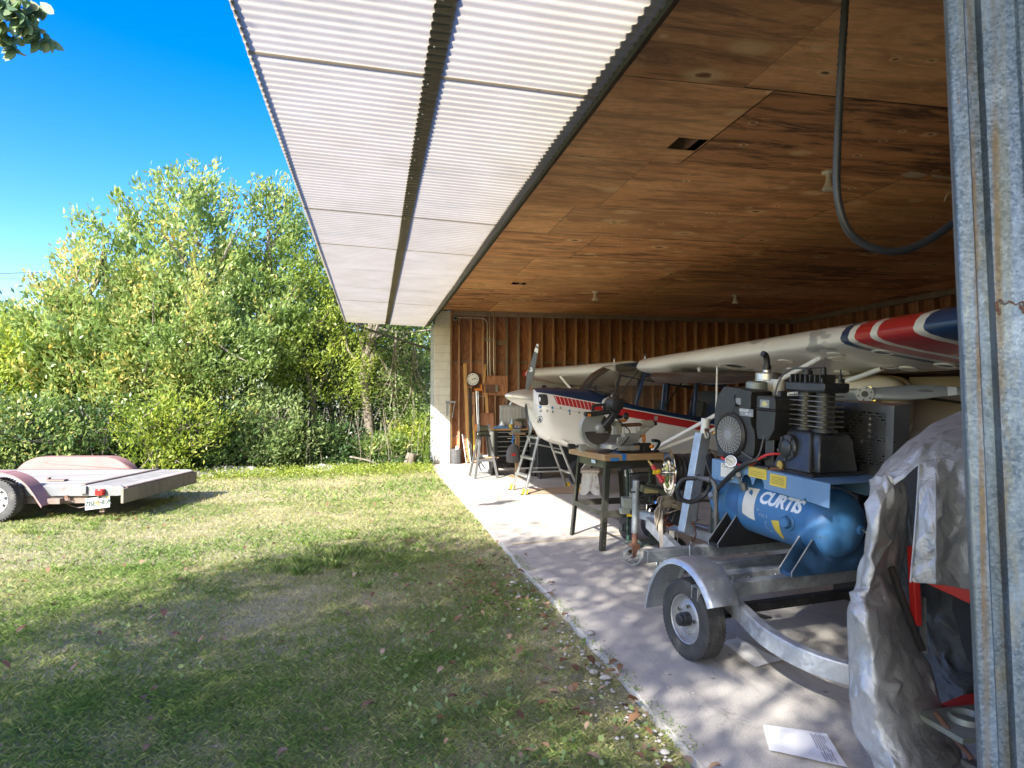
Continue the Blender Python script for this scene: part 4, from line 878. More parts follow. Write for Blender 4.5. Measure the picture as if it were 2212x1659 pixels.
for sg in (-1, 1):
    for k in range(4):
        b = B(); L = .36-.07*k; b.sweep(crom([(sg*.70, .3-L, .315-.010*k), (sg*.70, .3, .275-.010*k), (sg*.70, .3+L, .315-.010*k)], 6), rectsec(.045, .008)); b.build('leaf_spring', M['black'], T)
    b = B()
    for dy in (-.035, .035): b.tube([(sg*.672, .3+dy, .20), (sg*.672, .3+dy, .31), (sg*.728, .3+dy, .31), (sg*.728, .3+dy, .20)], .006, 6)
    b.box((sg*.70, .3, .212), (.09, .11, .010)); b.build('spring_plate', M['black'], T)
    sec = [(-.105, -.03), (-.10, -.004), (-.085, .004), (0, .010), (.085, .004), (.10, -.004), (.105, -.03), (.100, -.030), (.094, -.008), (0, .005), (-.094, -.008), (-.100, -.030)]
    # fender as an explicit strip so that its orientation never flips
    b = B(); secs = []
    angs = list(range(-12, 158, 5))
    for a in angs:
        c = Vector((sg*.93, .30, .235)); rd = Vector((0, math.cos(R(a)), math.sin(R(a)))); fl = .03*max(0, (150-a)/150-.85)*0
        rr = .325+(.05*((35-a)/47)**2 if a < 35 else 0)
        secs.append([tuple(c+rd*(rr+q[1])+Vector((q[0], 0, 0))) for q in sec])
    b.loft(secs); b.build('fender', M['galv_fine'], T, smooth=60)
    b = B(); b.box((sg*.80, .3, .50), (.16, .04, .02)); b.build('fender_bracket', M['galv'], T)
for sg in (-1, 1):
    # wheel: the tyre mesh is the part, rim, hub and nuts are its sub-parts
    r, w = .232, .135; MX = Matrix.Rotation(PI/2, 4, 'Y'); h = w/2; ri = r*.60; b = B()
    tread = []
    for k in range(23):
        z = -h*.84+1.68*h*k/22; g_ = .007 if k in (4, 9, 13, 18) else 0
        tread.append((r-.013*abs(z/h)**2.2-g_, z))
    b.lathe([(ri, -h*.7), (ri*1.03, -h*.93), (r*.72, -h*.99), (r*.84, -h*1.0), (r*.90, -h*.97)]+tread+[(r*.90, h*.97), (r*.84, h), (r*.72, h*.99), (ri*1.03, h*.93), (ri, h*.7), (ri*.95, 0), (ri, -h*.7)], MX, 64)
    ty = b.build('tyre', M['rubber'], T, smooth=28); ty.location = (sg*.93, .30, .215)
    b = B()
    for k in range(60):
        a = 2*PI*k/60
        for zz, off in ((-h*.68, 0), (h*.68, .5), (-.25*h, .25), (.25*h, .75)):
            aa = a+off*2*PI/60; c = Vector((zz, (r-.0035-.006*abs(zz/h))*math.cos(aa), (r-.0035-.006*abs(zz/h))*math.sin(aa)))
            b.box(c, (h*.30, .011, .009), Matrix.Rotation(aa-PI/2, 3, 'X'))
    b.build('tread_block', M['rubber'], ty)
    b = B(); s = sg
    b.lathe([(a, s*z) for a, z in [(ri*1.02, h*.78), (ri*.99, h*.86), (ri*.955, h*.8), (ri*.93, h*.45), (ri*.86, h*.25), (ri*.78, h*.30), (ri*.70, h*.48), (ri*.60, h*.55), (ri*.40, h*.50), (ri*.3, h*.5), (.001, h*.5)]], MX, 48)
    b.lathe([(ri*1.0, -h*.8), (ri*.9, 0), (.001, 0)], MX, 32); rim = b.build('rim', M['rimgrey'], ty)
    b = B()
    for i in range(5):
        a = 2*PI*i/5+.5; c = (s*h*.5, ri*.56*math.cos(a), ri*.56*math.sin(a)); b.cyl(c, (s*h*.78, c[1], c[2]), .0115, n=6)
    b.build('lug_nut', M['steel'], ty)
    b = B(); b.lathe([(.040, s*h*.4), (.040, s*h*1.1), (.034, s*h*1.14), (.034, s*h*1.45), (.027, s*h*1.5), (.001, s*h*1.5)], MX, 24); b.build('hub', M['black'], ty)
# tongue jack
jz = -.0576*2.36
b = B(); x, y = -.06, 2.36
b.cyl((x, y, .16), (x, y, .62), .030, n=20); b.cyl((x, y, .62), (x, y, .64), .033, .028, n=20); jk = b.build('jack', M['galv_d'], T)
b = B(); b.cyl((x, y, jz+.14), (x, y, .2), .026, n=16); b.box((x, y, jz+.165), (.075, .075, .06)); b.build('jack_leg', M['rust'], jk, bevel=.004)
b = B(); b.loft([[(x-.03*k-.005, y+dy, zz) for k, zz in ((-1, jz+.19), (1, jz+.19), (1.2, jz+.085), (.3, jz+.075))] for dy in (-.042, -.036)]); b.loft([[(x-.03*k-.005, y+dy, zz) for k, zz in ((-1, jz+.19), (1, jz+.19), (1.2, jz+.085), (.3, jz+.075))] for dy in (.036, .042)]); b.build('jack_fork', M['rust'], jk)
b = B(); MJ = Matrix.Translation((x-.02, y, jz+.085)) @ Matrix.Rotation(R(-25), 4, 'Z') @ Matrix.Rotation(PI/2, 4, 'X')
b.lathe([(.066, -.022), (.085, -.022), (.085, .022), (.066, .022), (.066, -.022)], MJ, 32); b.lathe([(.018, -.024), (.018, .024)], MJ, 12)
for k in range(5): a = 2*PI*k/5; b.tube([MJ @ Vector((.015*math.cos(a), .015*math.sin(a), 0)), MJ @ Vector((.07*math.cos(a), .07*math.sin(a), 0))], .0055, 6)
b.build('jack_wheel', M['galv_d'], jk)
b = B(); b.tube(crom([(x-.02, y-.02, .54), (x-.075, y-.03, .54), (x-.08, y-.03, .58), (x-.085, y-.03, .76), (x-.09, y-.03, .78)], 3), .0075, 8); b.cyl((x-.085, y-.03, .775), (x-.21, y-.06, .755), .017, n=12); b.build('jack_crank', M['black'], jk)
# stamped coupler plate
b = B(); b.box((.05, 2.28, .35), (.11, .035, .17)); b.box((.125, 2.30, .37), (.09, .03, .14), Matrix.Rotation(.5, 3, 'Y'))
b.lathe([(.035, 0), (.030, .012), (.022, .014), (.022, -.004)], Matrix.Translation((.045, 2.262, .365)) @ Matrix.Rotation(PI/2, 4, 'X') @ Matrix.Diagonal((.8, 1.25, 1, 1)), 24)
b.build('coupler', M['chrome'], T, bevel=.008)
b = B(); b.lathe([(.001, 0), (.022, 0)], Matrix.Translation((.045, 2.247, .365)) @ Matrix.Rotation(PI/2, 4, 'X') @ Matrix.Diagonal((.8, 1.25, 1, 1)), 24); b.build('coupler_hole', M['shade_dark'], T)
# winch post
pb_, pt_ = Vector((-.19, 1.42, .40)), Vector((-.04, 1.44, 1.16)); b = B()
b.sweep([pb_, pt_], [(-.045, -.045), (.045, -.045), (.045, .04), (.037, .04), (.037, -.037), (-.037, -.037), (-.037, .04), (-.045, .04)], up=(0, 1, 0)); b.build('winch_post', M['galv'], T, bevel=.003)
b = B(); b.beam((-.04, 1.54, .42), (.04, 1.52, 1.12), .035, .06, (0, 1, 0)); b.build('post_brace', M['galv_d'], T, bevel=.003)
b = B(); b.tube([(-.16, 1.36, .47), (-.15, 1.34, .40), (-.17, 1.33, .36)], .006, 6); b.tube(crom([(-.2, 1.33, .375), (-.18, 1.33, .35), (-.17, 1.33, .38)], 4), .006, 6); b.sphere((-.175, 1.352, .485), .014); b.build('rusty_bolt', M['rust'], T)
b = B(); b.cyl((-.035, 1.42, 1.15), (-.03, 1.42, 1.28), .034, n=20); b.build('post_cap', M['white_paint'], T)
SH0 = Matrix.Translation((.06, .03, -.14))
b = B(); b.M = SH0; b.cyl((-.10, 1.36, 1.30), (-.12, 1.34, 1.34), .016); b.tube(crom([(-.12, 1.34, 1.33), (-.135, 1.32, 1.31), (-.14, 1.30, 1.315)], 4), .015, 10); b.tube([(-.137, 1.335+.022*math.cos(a)-.03, 1.30+.022*math.sin(a)) for a in [2*PI*k/14 for k in range(14)]], .008, 6, True); b.build('shackle', M['steel'], T)
b = B(); b.M = SH0; b.cyl((-.06, 1.33, 1.30), (-.02, 1.31, 1.36), .017); b.cyl((-.02, 1.31, 1.36), (-.012, 1.306, 1.372), .022); b.build('brass_valve', M['brass'], T)

# ---- compressor
CO = thing('air_compressor', 'blue petrol driven air compressor with white lettering on its tank, on the galvanized trailer', 'air compressor', TLOC, TROT)
TR_, TZ = .210, .735
hd = [(.001, 0), (.06, .006), (.11, .022), (.15, .045), (.18, .072), (.20, .105), (.21, .14)]
prof = hd+[(.2125, .15), (.2125, .158), (.21, .162)]+[(.21, 1.04), (.2125, 1.044), (.2125, 1.05), (.21, 1.055)]+[(r_, 1.19-z) for r_, z in hd[::-1]]
MT = Matrix.Translation((0, .035, TZ)) @ Matrix.Rotation(-PI/2, 4, 'X')
b = B(); b.lathe(prof, MT, 64); tank = b.build('tank', M['blue'], CO, smooth=50)
def tw_(y, th, off=.0015): return Vector((-(TR_+off)*math.cos(th), y, TZ+(TR_+off)*math.sin(th)))
def tankpatch(poly, mtl, name, off=.0015):
    """poly in (y, angle degrees above horizontal on the left side)"""
    bm = bmesh.new(); f = bm.faces.new([bm.verts.new((a, R(c)*TR_, 0)) for a, c in poly]); bmesh.ops.triangulate(bm, faces=[f])
    for _ in range(3): bmesh.ops.subdivide_edges(bm, edges=[e_ for e_ in bm.edges if e_.calc_length() > .02], cuts=1)
    bmesh.ops.triangulate(bm, faces=bm.faces)
    for v_ in bm.verts: v_.co = tw_(v_.co.x, v_.co.y/TR_, off)
    me = bpy.data.meshes.new(name); bm.to_mesh(me); bm.free(); me.materials.append(mtl); me.shade_smooth()
    o = bpy.data.objects.new(name, me); COL.objects.link(o); o.parent = tank; return o
tankpatch([(.755, 38), (.645, 40), (.642, -20), (.70, -18), (.76, -12)], M['white_label'], 'label')
tankpatch([(.93, 33), (.81, 32), (.81, -20), (.93, -10)], mat('blue_plate', (.03, .10, .26), (.04, .13, .3), 9, .4), 'data_plate', .003)
tankpatch([(.485, -9), (.415, -6), (.415, -42), (.435, -46), (.445, -30), (.47, -26)], M['yellow_label'], 'label')
text('CURTIS', .118, M['white_let'], tank, None, 'lettering', .22, lambda x, y: tw_(.435-x*.99, R(26)+y/TR_), .005, 'CENTER', .92)
text('13 HP', .055, M['white_chalk'], tank, None, 'marking', .1, lambda x, y: tw_(1.0-x, R(47)+y/TR_), .0005)
text("H  -", .026, M['white_chalk'], tank, None, 'marking', 0, lambda x, y: tw_(.595-x, R(3)+y/TR_))
text("1'15. 3", .030, M['white_chalk'], tank, None, 'marking', 0, lambda x, y: tw_(.56-x, R(-6)+y/TR_))
b = B()
for k in range(14):
    a0_, a1_ = -1.9+k*.2, -1.9+k*.2+.15
    if k in (4, 9): continue
    b.loft([[tw_(.51+.034*math.cos(a), R(-22)+.034*math.sin(a)/TR_), tw_(.51+.041*math.cos(a), R(-22)+.041*math.sin(a)/TR_)] for a in (a0_, (a0_+a1_)/2, a1_)], closed=False)
b.build('marking', M['white_chalk'], tank)
b = B(); MP = Matrix.Translation((-.205, .33, TZ-.012)) @ Matrix.Rotation(-PI/2, 4, 'Y')
b.lathe([(.052, -.01), (.050, .012), (.044, .016), (.043, .02), (.04, .022)], MP, 28); b.lathe([(.036, .02), (.036, .042), (.030, .048), (.001, .048)], MP, 6); b.build('hex_plug', M['blue'], tank)
b = B(); b.cyl((.06, .05, TZ-.01), (.06, .02, TZ-.01), .03, .026); b.build('tank_fitting', M['blue'], tank)
b = B(); b.cyl((.06, .02, TZ-.01), (.06, -.005, TZ-.012), .013); b.cyl((.055, -.005, TZ-.013), (.072, -.03, TZ-.016), .009); b.build('drain_valve', M['steel'], tank)
for y, mt in ((.20, 'blue_dk'), (.88, 'black')):
    b = B(); pl = [(-.345, .442), (-.35, .47), (-.20, TZ-.08), (.20, TZ-.08), (.35, .47), (.345, .442)]
    for dy in (0, .10): b.prism(pl, y-.05+dy-.003, y-.05+dy+.003, 'y')
    b.box((0, y, .445), (.69, .10, .006)); b.box((-.325, y, .452), (.03, .094, .02)); b.build('foot', M[mt], CO, bevel=.002)
    b = B()
    for dy in (-.05, .05): b.tube([(-.20, y+dy, TZ-.08), (-.35, y+dy, .47), (-.345, y+dy, .444)], .0042, 6)
    b.build('foot_edge', M['grey_paint'], CO)
# platform: folded plate with skirts and scalloped notch
PZ = 1.025
b = B(); b.box((0.0, .50, PZ), (.52, 1.06, .006))
sk = [(1.03, PZ+.0), (-.03, PZ), (-.03, .885), (.14, .895), (.15, .915), (.17, .895), (.50, .905)]+[(.50+.0+.048-.048*math.cos(PI*k/8), .915+.055*math.sin(PI*k/8)) for k in range(9)]+[(.61, .912)]+[(.615+.05-.05*math.cos(PI*k/8), .915+.055*math.sin(PI*k/8)) for k in range(9)]+[(.73, .895), (.96, .885), (.965, .90), (.98, .885), (1.03, .885)]
b.prism(sk, -.262, -.256, 'x'); b.prism(sk, .256, .262, 'x'); pf = b.build('platform', M['blue_lt'], CO, bevel=.002)
b = B(); b.box((-.2645, .86, PZ-.06), (.003, .13, .095)); lb = b.build('label', M['white_label'], CO)
text('CURTIS', .032, M['lettblack'], CO, TR((-.2665, .86, PZ-.03), PI/2, 0, -PI/2), 'lettering', .1)
b = B(); b.box((-.2645, .56, PZ-.03), (.003, .165, .062)); b.box((-.225, .56, PZ+.0045), (.08, .165, .002)); b.build('label', M['yellow_label'], CO)
b = B(); b.box((-.2645, .375, PZ-.048), (.003, .14, .075)); b.build('label', M['yellow_label'], CO)
b = B()
for k in range(5): b.box((-.2665, .375, PZ-.028-.010*k), (.001, .11, .0022))
for k in range(3): b.box((-.2665, .56, PZ-.022-.012*k), (.001, .13, .002))
b.build('label_text', M['lettblack'], CO)
# engine
EY0, EY1, EZ0, EZ1 = .68, 1.05, PZ+.02, 1.545
def ept(u, w): return (EY1-(EY1-EY0)*u, EZ0+(EZ1-EZ0)*w)
out = [(.22, .0), (.10, .12), (.02, .35), (.0, .62), (.08, .85), (.22, .97), (.34, 1.0), (.98, .96), (1.0, .9), (1.0, .62), (1.04, .50), (1.12, .42), (1.13, .15), (1.02, .04), (.85, .0)]
op = [(p.x, p.y) for p in crom([(*ept(*q), 0) for q in out], 4, True)]
b = B(); b.prism(op, -.235, -.06, 'x'); eng = b.build('engine_shroud', M['blackp'], CO, bevel=.012)
b = B(); b.box((.02, .80, EZ0+.16), (.30, .40, .33)); b.box((.05, .8, EZ0+.36), (.24, .3, .12)); b.build('engine_block', M['black'], CO, bevel=.02)
gc = (-.237, *ept(.50, .34)); GR = .128
b = B(); MG = Matrix.Translation(gc) @ Matrix.Rotation(-PI/2, 4, 'Y')
b.lathe([(GR+.03, -.02), (GR+.028, .012), (GR+.012, .026), (GR+.004, .024), (GR, .012), (.001, .010)], MG, 48); b.build('fan_housing', M['blackp'], eng)
b = B()
for k in range(7):
    rr = .045+k*(GR-.05)/6; b.tube([MG @ Vector((rr*math.cos(a), rr*math.sin(a), .024-.02*(rr/GR)**4*.3)) for a in [2*PI*q/40 for q in range(40)]], .0021, 5, True)
for k in range(24):
    a = 2*PI*k/24; b.tube([MG @ Vector((.035*math.cos(a), .035*math.sin(a), .025)), MG @ Vector((GR*math.cos(a+.12), GR*math.sin(a+.12), .018))], .0021, 5)
b.build('fan_grille', mat('grille_grey', (.42, .43, .43), (.36, .37, .37), 9, .45), eng)
b = B(); b.lathe([(.036, .012), (.036, .028), (.03, .031), (.001, .031)], MG, 24); b.build('grille_cap', M['grey_paint'], eng)
b = B(); b.loft([[(x, y, z) for x, y in ((-.24, yy0), (-.24, yy1), (.06, yy1), (.06, yy0))] for z, yy0, yy1 in ((EZ0+.17, .50, .60), (EZ0+.24, .452, .615), (EZ0+.36, .445, .618))]); b.loft([[(x, y, z) for x, y in ((-.246, yy0), (-.246, yy1), (.066, yy1), (.066, yy0))] for z, yy0, yy1 in ((EZ0+.362, .437, .620), (EZ0+.372, .437, .62))]); b.loft([[(x, y, z) for x, y in ((-.24, yy0), (-.24, yy1), (.06, yy1), (.06, yy0))] for z, yy0, yy1 in ((EZ0+.373, .445, .618), (EZ0+.44, .45, .618), (EZ0+.455, .465, .61))])
ft = b.build('fuel_tank', M['blackp'], CO, bevel=.012)
b = B(); b.box((-.2415, .54, EZ0+.405), (.003, .085, .05)); b.build('label', M['grey_paint'], ft)
b = B(); b.add([(-.2435, .565, EZ0+.39), (-.2435, .53, EZ0+.388), (-.2435, .51, EZ0+.40), (-.2435, .535, EZ0+.425), (-.2435, .562, EZ0+.415)], [(0, 1, 2, 3, 4)]); b.build('label', mat('yellow_scrap', (.6, .55, .15), (.6, .55, .3), 9, .6), ft, smooth=0)
b = B(); b.box((-.2365, .715, EZ0+.335), (.003, .13, .05)); b.build('label', M['grey_paint'], eng)
text('KOHLER', .024, M['white_let'], eng, TR((-.239, .74, EZ0+.347), PI/2, 0, -PI/2), 'lettering', .1, None, .0006)
text('PRO 13', .018, M['white_let'], eng, TR((-.239, .695, EZ0+.324), PI/2, 0, -PI/2), 'lettering', 0, None, .0004)
b = B(); b.box((-.2365, .80, EZ0+.405), (.003, .05, .045)); b.build('label', M['grey_paint'], eng)
b = B(); b.cyl((-.24, .815, EZ0+.38), (-.26, .815, EZ0+.38), .012); b.tube(crom([(-.255, .815, EZ0+.385), (-.255, .845, EZ0+.30), (-.25, .87, EZ0+.22)], 4), .003, 6); b.tube(crom([(-.24, .82, EZ0+.385), (-.24, .84, EZ0+.44), (-.2, .78, EZ0+.462), (-.1, .70, EZ0+.465)], 5), .004, 6); b.build('throttle_cable', M['hose'], eng)
b = B(); b.cyl((-.05, .84, EZ1-.02), (-.05, .84, EZ1+.035), .075, .07, 20); b.cyl((-.05, .84, EZ1+.035), (-.05, .84, EZ1+.045), .072, .05, 20); b.build('starter_cover', M['greygreen'], CO)
b = B(); b.cyl((.10, .80, EZ1-.05), (.10, .80, EZ1+.06), .045, n=16); b.cyl((.10, .86, EZ1-.02), (.10, .86, EZ1+.05), .06, .055, 20); b.build('intake', M['white_label'], CO)
ax_, ay_ = .13, .945
b = B(); b.lathe([(.03, 1.47), (.03, 1.535), (.078, 1.54), (.080, 1.545), (.080, 1.588), (.083, 1.590), (.083, 1.595), (.080, 1.598), (.080, 1.642), (.074, 1.65), (.03, 1.652), (.03, 1.668)], Matrix.Translation((ax_, ay_, 0)), 32); b.build('air_filter', M['alu'], CO)
b = B(); b.box((ax_-.06, ay_-.07, 1.52), (.035, .004, .11)); b.build('filter_bracket', M['galv'], CO)
b = B(); b.tube(crom([(ax_, ay_, 1.66), (ax_, ay_, 1.70), (ax_-.005, ay_, 1.745), (ax_-.02, ay_, 1.775), (ax_-.045, ay_, 1.785)], 4), .022, 14); b.cyl((ax_, ay_, 1.672), (ax_, ay_, 1.70), .030, n=16); b.build('intake_pipe', M['black'], CO)
b = B(); b.cyl((ax_, ay_-.05, 1.46), (ax_, ay_-.05, 1.50), .04, n=8); b.build('fuel_cap', M['black'], CO)
# pump
PS = Matrix.Translation((-.01, .125, 0)) @ Matrix.Translation((0, .2, 0)) @ Matrix.Diagonal((.9, .88, 1, 1)) @ Matrix.Translation((0, -.2, 0))
b = B(); b.M = PS; b.box((.02, .22, PZ+.014), (.48, .42, .022)); b.loft([[(x, y, z) for x, y in ((-.205-g_, .05-g_), (-.205-g_, .385+g_), (.17+g_, .385+g_), (.17+g_, .05-g_))] for z, g_ in ((PZ+.025, .015), (PZ+.06, .0), (PZ+.22, -.045), (PZ+.265, -.06), (PZ+.27, -.075))])
b.loft([[(x, y, z) for x, y in ((-.15-g_, .02-g_), (-.15-g_, .12), (.16+g_, .12), (.16+g_, .02-g_))] for z, g_ in ((PZ+.026, .02), (PZ+.22, -.01), (PZ+.26, -.03))])
pm = b.build('pump_crankcase', M['pump'], CO, bevel=.014)
MB = Matrix.Translation((-.19, .27, PZ+.155)) @ Matrix.Rotation(-PI/2, 4, 'Y')
b = B(); b.M = PS; b.lathe([(.085, -.03), (.083, .01), (.075, .016), (.072, .016), (.055, .018), (.053, .03), (.048, .033), (.047, .030), (.044, .032), (.001, .032)], MB, 36)
for k in range(5): a = 2*PI*k/5+.6; b.cyl(MB @ Vector((.07*math.cos(a), .07*math.sin(a), .0)), MB @ Vector((.07*math.cos(a), .07*math.sin(a), .028)), .012, n=10)
b.build('bearing_cover', M['pump'], pm)
b = B(); b.M = PS; b.cyl((-.215, .30, PZ+.045), (-.235, .30, PZ+.045), .028, n=20); b.build('oil_sight', M['brass'], pm)
b = B(); b.M = PS; b.cyl((-.21, .28, PZ+.02), (-.26, .36, PZ+.012), .014, n=12); b.build('drain_pipe', M['rust'], pm)
b = B(); b.M = PS; b.box((-.20, .44, PZ+.11), (.012, .09, .20)); b.box((-.22, .44, PZ+.012), (.10, .12, .014)); b.build('pump_bracket', M['pump'], CO, bevel=.003)
for y in (.285, .115):
    z0 = PZ+.265; b = B(); b.M = PS; b.cyl((-.02, y, z0), (-.02, y, z0+.25), .062, n=24); b.cyl((-.02, y, z0), (-.02, y, z0+.02), .085, n=24)
    cylo = b.build('cylinder', M['pump'], pm)
    b = B(); b.M = PS
    for k in range(7): b.prism(rrect(-.125, .085, y-.083, y+.083, .035, 4), z0+.035+.031*k, z0+.0415+.031*k, 'z')
    b.build('cooling_fin', M['finedge'], cylo)
HZ0 = PZ+.265+.25
b = B(); b.M = PS; b.box((-.02, .20, HZ0+.03), (.225, .37, .055)); b.box((-.02, .20, HZ0+.005), (.21, .355, .02)); hd_ = b.build('cylinder_head', M['pump'], pm, bevel=.008)
b = B(); b.M = PS
for k in range(7): b.box((-.055+.0*k, .07+.045*k, HZ0+.08), (.14, .009, .055))
b.build('head_fin', M['pump'], hd_, bevel=.003)
b = B(); b.M = PS
for xx, yy in ((-.12, .05), (-.12, .20), (-.12, .34), (.07, .05), (.07, .34)): b.cyl((xx, yy, HZ0+.05), (xx, yy, HZ0+.085), .010, n=6)
b.build('head_bolt', M['pump'], hd_)
b = B(); b.M = PS; b.lathe([(.036, HZ0+.09), (.036, HZ0+.125), (.030, HZ0+.13), (.03, HZ0+.14), (.001, HZ0+.14)], Matrix.Translation((-.03, .28, 0)), 16); b.lathe([(.018, HZ0+.08), (.018, HZ0+.15), (.001, HZ0+.15)], Matrix.Translation((-.03, .13, 0)), 12); b.lathe([(.014, HZ0+.06), (.012, HZ0+.11), (.006, HZ0+.115), (.006, HZ0+.14)], Matrix.Translation((.04, .05, 0)), 8); b.tube([(-.03, .30, HZ0+.145), (-.03, .12, HZ0+.152)], .006, 8); b.build('unloader', M['black'], hd_)
b = B(); b.M = PS; b.tube(crom([(-.03, .30, HZ0+.145), (-.06, .38, HZ0+.14), (-.10, .44, HZ0+.10), (-.14, .465, HZ0), (-.20, .45, HZ0-.2), (-.26, .44, PZ+.20), (-.275, .46, PZ+.10), (-.27, .52, PZ+.055), (-.26, .62, PZ+.07), (-.255, .68, PZ+.085), (-.255, .73, PZ+.07)], 8), .0065, 8); b.build('grey_cable', mat('grey_cable', (.08, .085, .09), (.11, .115, .12), 9, .5), CO)
b = B(); b.M = PS; b.box((-.135, .405, HZ0-.09), (.07, .03, .17)); b.build('valve_box', M['pump'], pm, bevel=.006)
# belt guard: folded sheet with real slots
def m_slot():
    n = N('slotted_sheet'); v = n.coord('Object'); s = n.new('ShaderNodeSeparateXYZ'); n.l.new(v, s.inputs[0])
    y, z = s.outputs[1], s.outputs[2]; row = n.math('FLOOR', n.math('DIVIDE', z, .0185)); fz = n.math('FRACT', n.math('DIVIDE', z, .0185))
    fy = n.math('FRACT', n.math('ADD', n.math('DIVIDE', y, .048), n.math('MULTIPLY', row, .5)))
    hole = n.math('MULTIPLY', n.math('LESS_THAN', n.math('ABSOLUTE', n.math('SUBTRACT', fz, .5)), .27), n.math('LESS_THAN', n.math('ABSOLUTE', n.math('SUBTRACT', fy, .5)), .36))
    inside = n.math('MULTIPLY', n.math('LESS_THAN', n.math('ABSOLUTE', n.math('SUBTRACT', z, 1.245)), .185), n.math('LESS_THAN', n.math('ABSOLUTE', n.math('SUBTRACT', y, .475)), .42))
    hole = n.math('MULTIPLY', hole, inside)
    col = n.mix(n.ramp(n.noise(v, 5, 5), [(.3, 0), (.7, 1)]), (.36, .36, .37), (.22, .22, .23)); n.fin(col, .34, .85)
    t = n.new('ShaderNodeBsdfTransparent'); mx = n.new('ShaderNodeMixShader'); n.l.new(hole, mx.inputs[0]); n.l.new(n.p.outputs[0], mx.inputs[1]); n.l.new(t.outputs[0], mx.inputs[2]); n.l.new(mx.outputs[0], n.out.inputs[0]); return n.mat
b = B(); b.add([(.255, .0, 1.02), (.255, .95, 1.02), (.255, .95, 1.47), (.255, .0, 1.47)], [(0, 1, 2, 3)]); gd = b.build('belt_guard', m_slot(), CO, smooth=0)
b = B(); b.add([(.255, 0, 1.02), (.255, 0, 1.47), (.36, -.02, 1.48), (.36, -.02, 1.02)], [(0, 1, 2, 3)]); b.add([(.255, 0, 1.47), (.255, .95, 1.47), (.36, .95, 1.48), (.36, -.02, 1.48)], [(0, 1, 2, 3)]); b.add([(.36, -.02, 1.02), (.36, -.02, 1.48), (.36, .95, 1.48), (.36, .95, 1.02)], [(0, 1, 2, 3)]); b.build('guard_edge', mat('guard_sheet', (.34, .34, .35), (.2, .2, .205), 5, .3, .85, .04), gd, smooth=0, solid=.003)
b = B(); b.lathe([(.17, -.02), (.17, .02), (.15, .02), (.15, -.02), (.17, -.02)], Matrix.Translation((.31, .21, 1.25)) @ Matrix.Rotation(PI/2, 4, 'Y'), 36); b.tube([(.31, .06, 1.25), (.31, .36, 1.25)], .012); b.tube([(.31, .21, 1.10), (.31, .21, 1.4)], .012); b.build('flywheel', M['steel'], gd)
# cables, gauge, pipes
b = B(); b.tube(crom([(-.20, .98, PZ+.03), (-.26, .92, PZ+.02), (-.265, .82, PZ+.012), (-.26, .72, PZ+.0), (-.25, .63, PZ+.02), (-.245, .56, PZ+.07), (-.23, .50, PZ+.10), (-.18, .45, PZ+.11)], 7), .0085, 8); b.build('red_cable', M['redwire'], CO)
b = B(); b.tube(crom([(-.24, .87, PZ+.02), (-.25, .80, PZ+.035), (-.22, .70, PZ+.02), (-.2, .6, PZ+.03)], 6), .007, 8); b.build('black_cable', M['hose'], CO)
b = B(); b.tube(crom([(-.245, .71, PZ-.16), (-.275, .75, PZ-.05), (-.285, .765, PZ-.0), (-.295, .765, PZ+.0)], 4), .013, 10); b.cyl((-.27, .73, PZ-.07), (-.30, .70, PZ-.06), .018); b.cyl((-.24, .705, PZ-.17), (-.25, .715, PZ-.12), .024); gp = b.build('gauge_pipe', M['pipe'], CO)
MGa = Matrix.Translation((-.31, .77, PZ+.02)) @ Vector((-.55, -.75, .25)).to_track_quat('Z', 'Y').to_matrix().to_4x4()
b = B(); b.lathe([(.001, -.035), (.02, -.035), (.036, -.03), (.037, .004), (.039, .006), (.039, .012), (.034, .012), (.034, .004)], MGa, 32); b.build('pressure_gauge', M['chrome'], gp)
b = B(); b.lathe([(.001, .005), (.035, .005)], MGa, 32); b.build('gauge_face', M['white_paint'], gp)
b = B()
b.tube([MGa @ Vector((.01, -.007, .008)), MGa @ Vector((-.022, .014, .008))], .0017, 5)
for k in range(11): a = R(-40+26*k); b.tube([MGa @ Vector((.026*math.cos(a), .026*math.sin(a), .007)), MGa @ Vector((.032*math.cos(a), .032*math.sin(a), .007))], .001, 4)
b.build('gauge_needle', M['lettblack'], gp)
b = B(); b.tube(crom([(-.215, 1.03, TZ+.03), (-.25, .98, TZ+.07), (-.28, .86, TZ+.16), (-.29, .74, PZ-.04), (-.28, .63, PZ+.03), (-.20, .55, PZ+.08)], 6), .0165, 10); b.build('air_hose', M['hose'], CO)
b = B(); b.cyl((-.20, 1.05, TZ+.02), (-.235, 1.05, TZ+.02), .033, n=16); b.tube([(-.23, 1.05, TZ+.02), (-.26, 1.04, TZ+.03)], .02, 10)
b.tube([(-.29, 1.17, TZ+.14), (-.28, 1.05, TZ+.14)], .017, 10); b.tube(crom([(-.28, 1.10, TZ+.14), (-.275, 1.02, TZ+.14), (-.27, .99, TZ+.125), (-.268, .975, TZ+.09), (-.267, .97, TZ+.02), (-.265, .965, TZ-.08)], 5), .017, 10)
for p0, p1 in (((-.29, 1.17, TZ+.14), (-.288, 1.14, TZ+.14)), ((-.275, 1.015, TZ+.14), (-.28, 1.045, TZ+.14)), ((-.267, .972, TZ+.05), (-.267, .971, TZ+.01)), ((-.265, .965, TZ-.08), (-.265, .965, TZ-.12))): b.cyl(p0, p1, .023, n=12)
b.tube([(-.265, .965, TZ-.10), (-.262, .96, TZ-.25)], .014, 10); b.cyl((-.262, .96, TZ-.20), (-.262, .96, TZ-.16), .02, n=10); b.build('pipe_manifold', M['pipe'], CO)
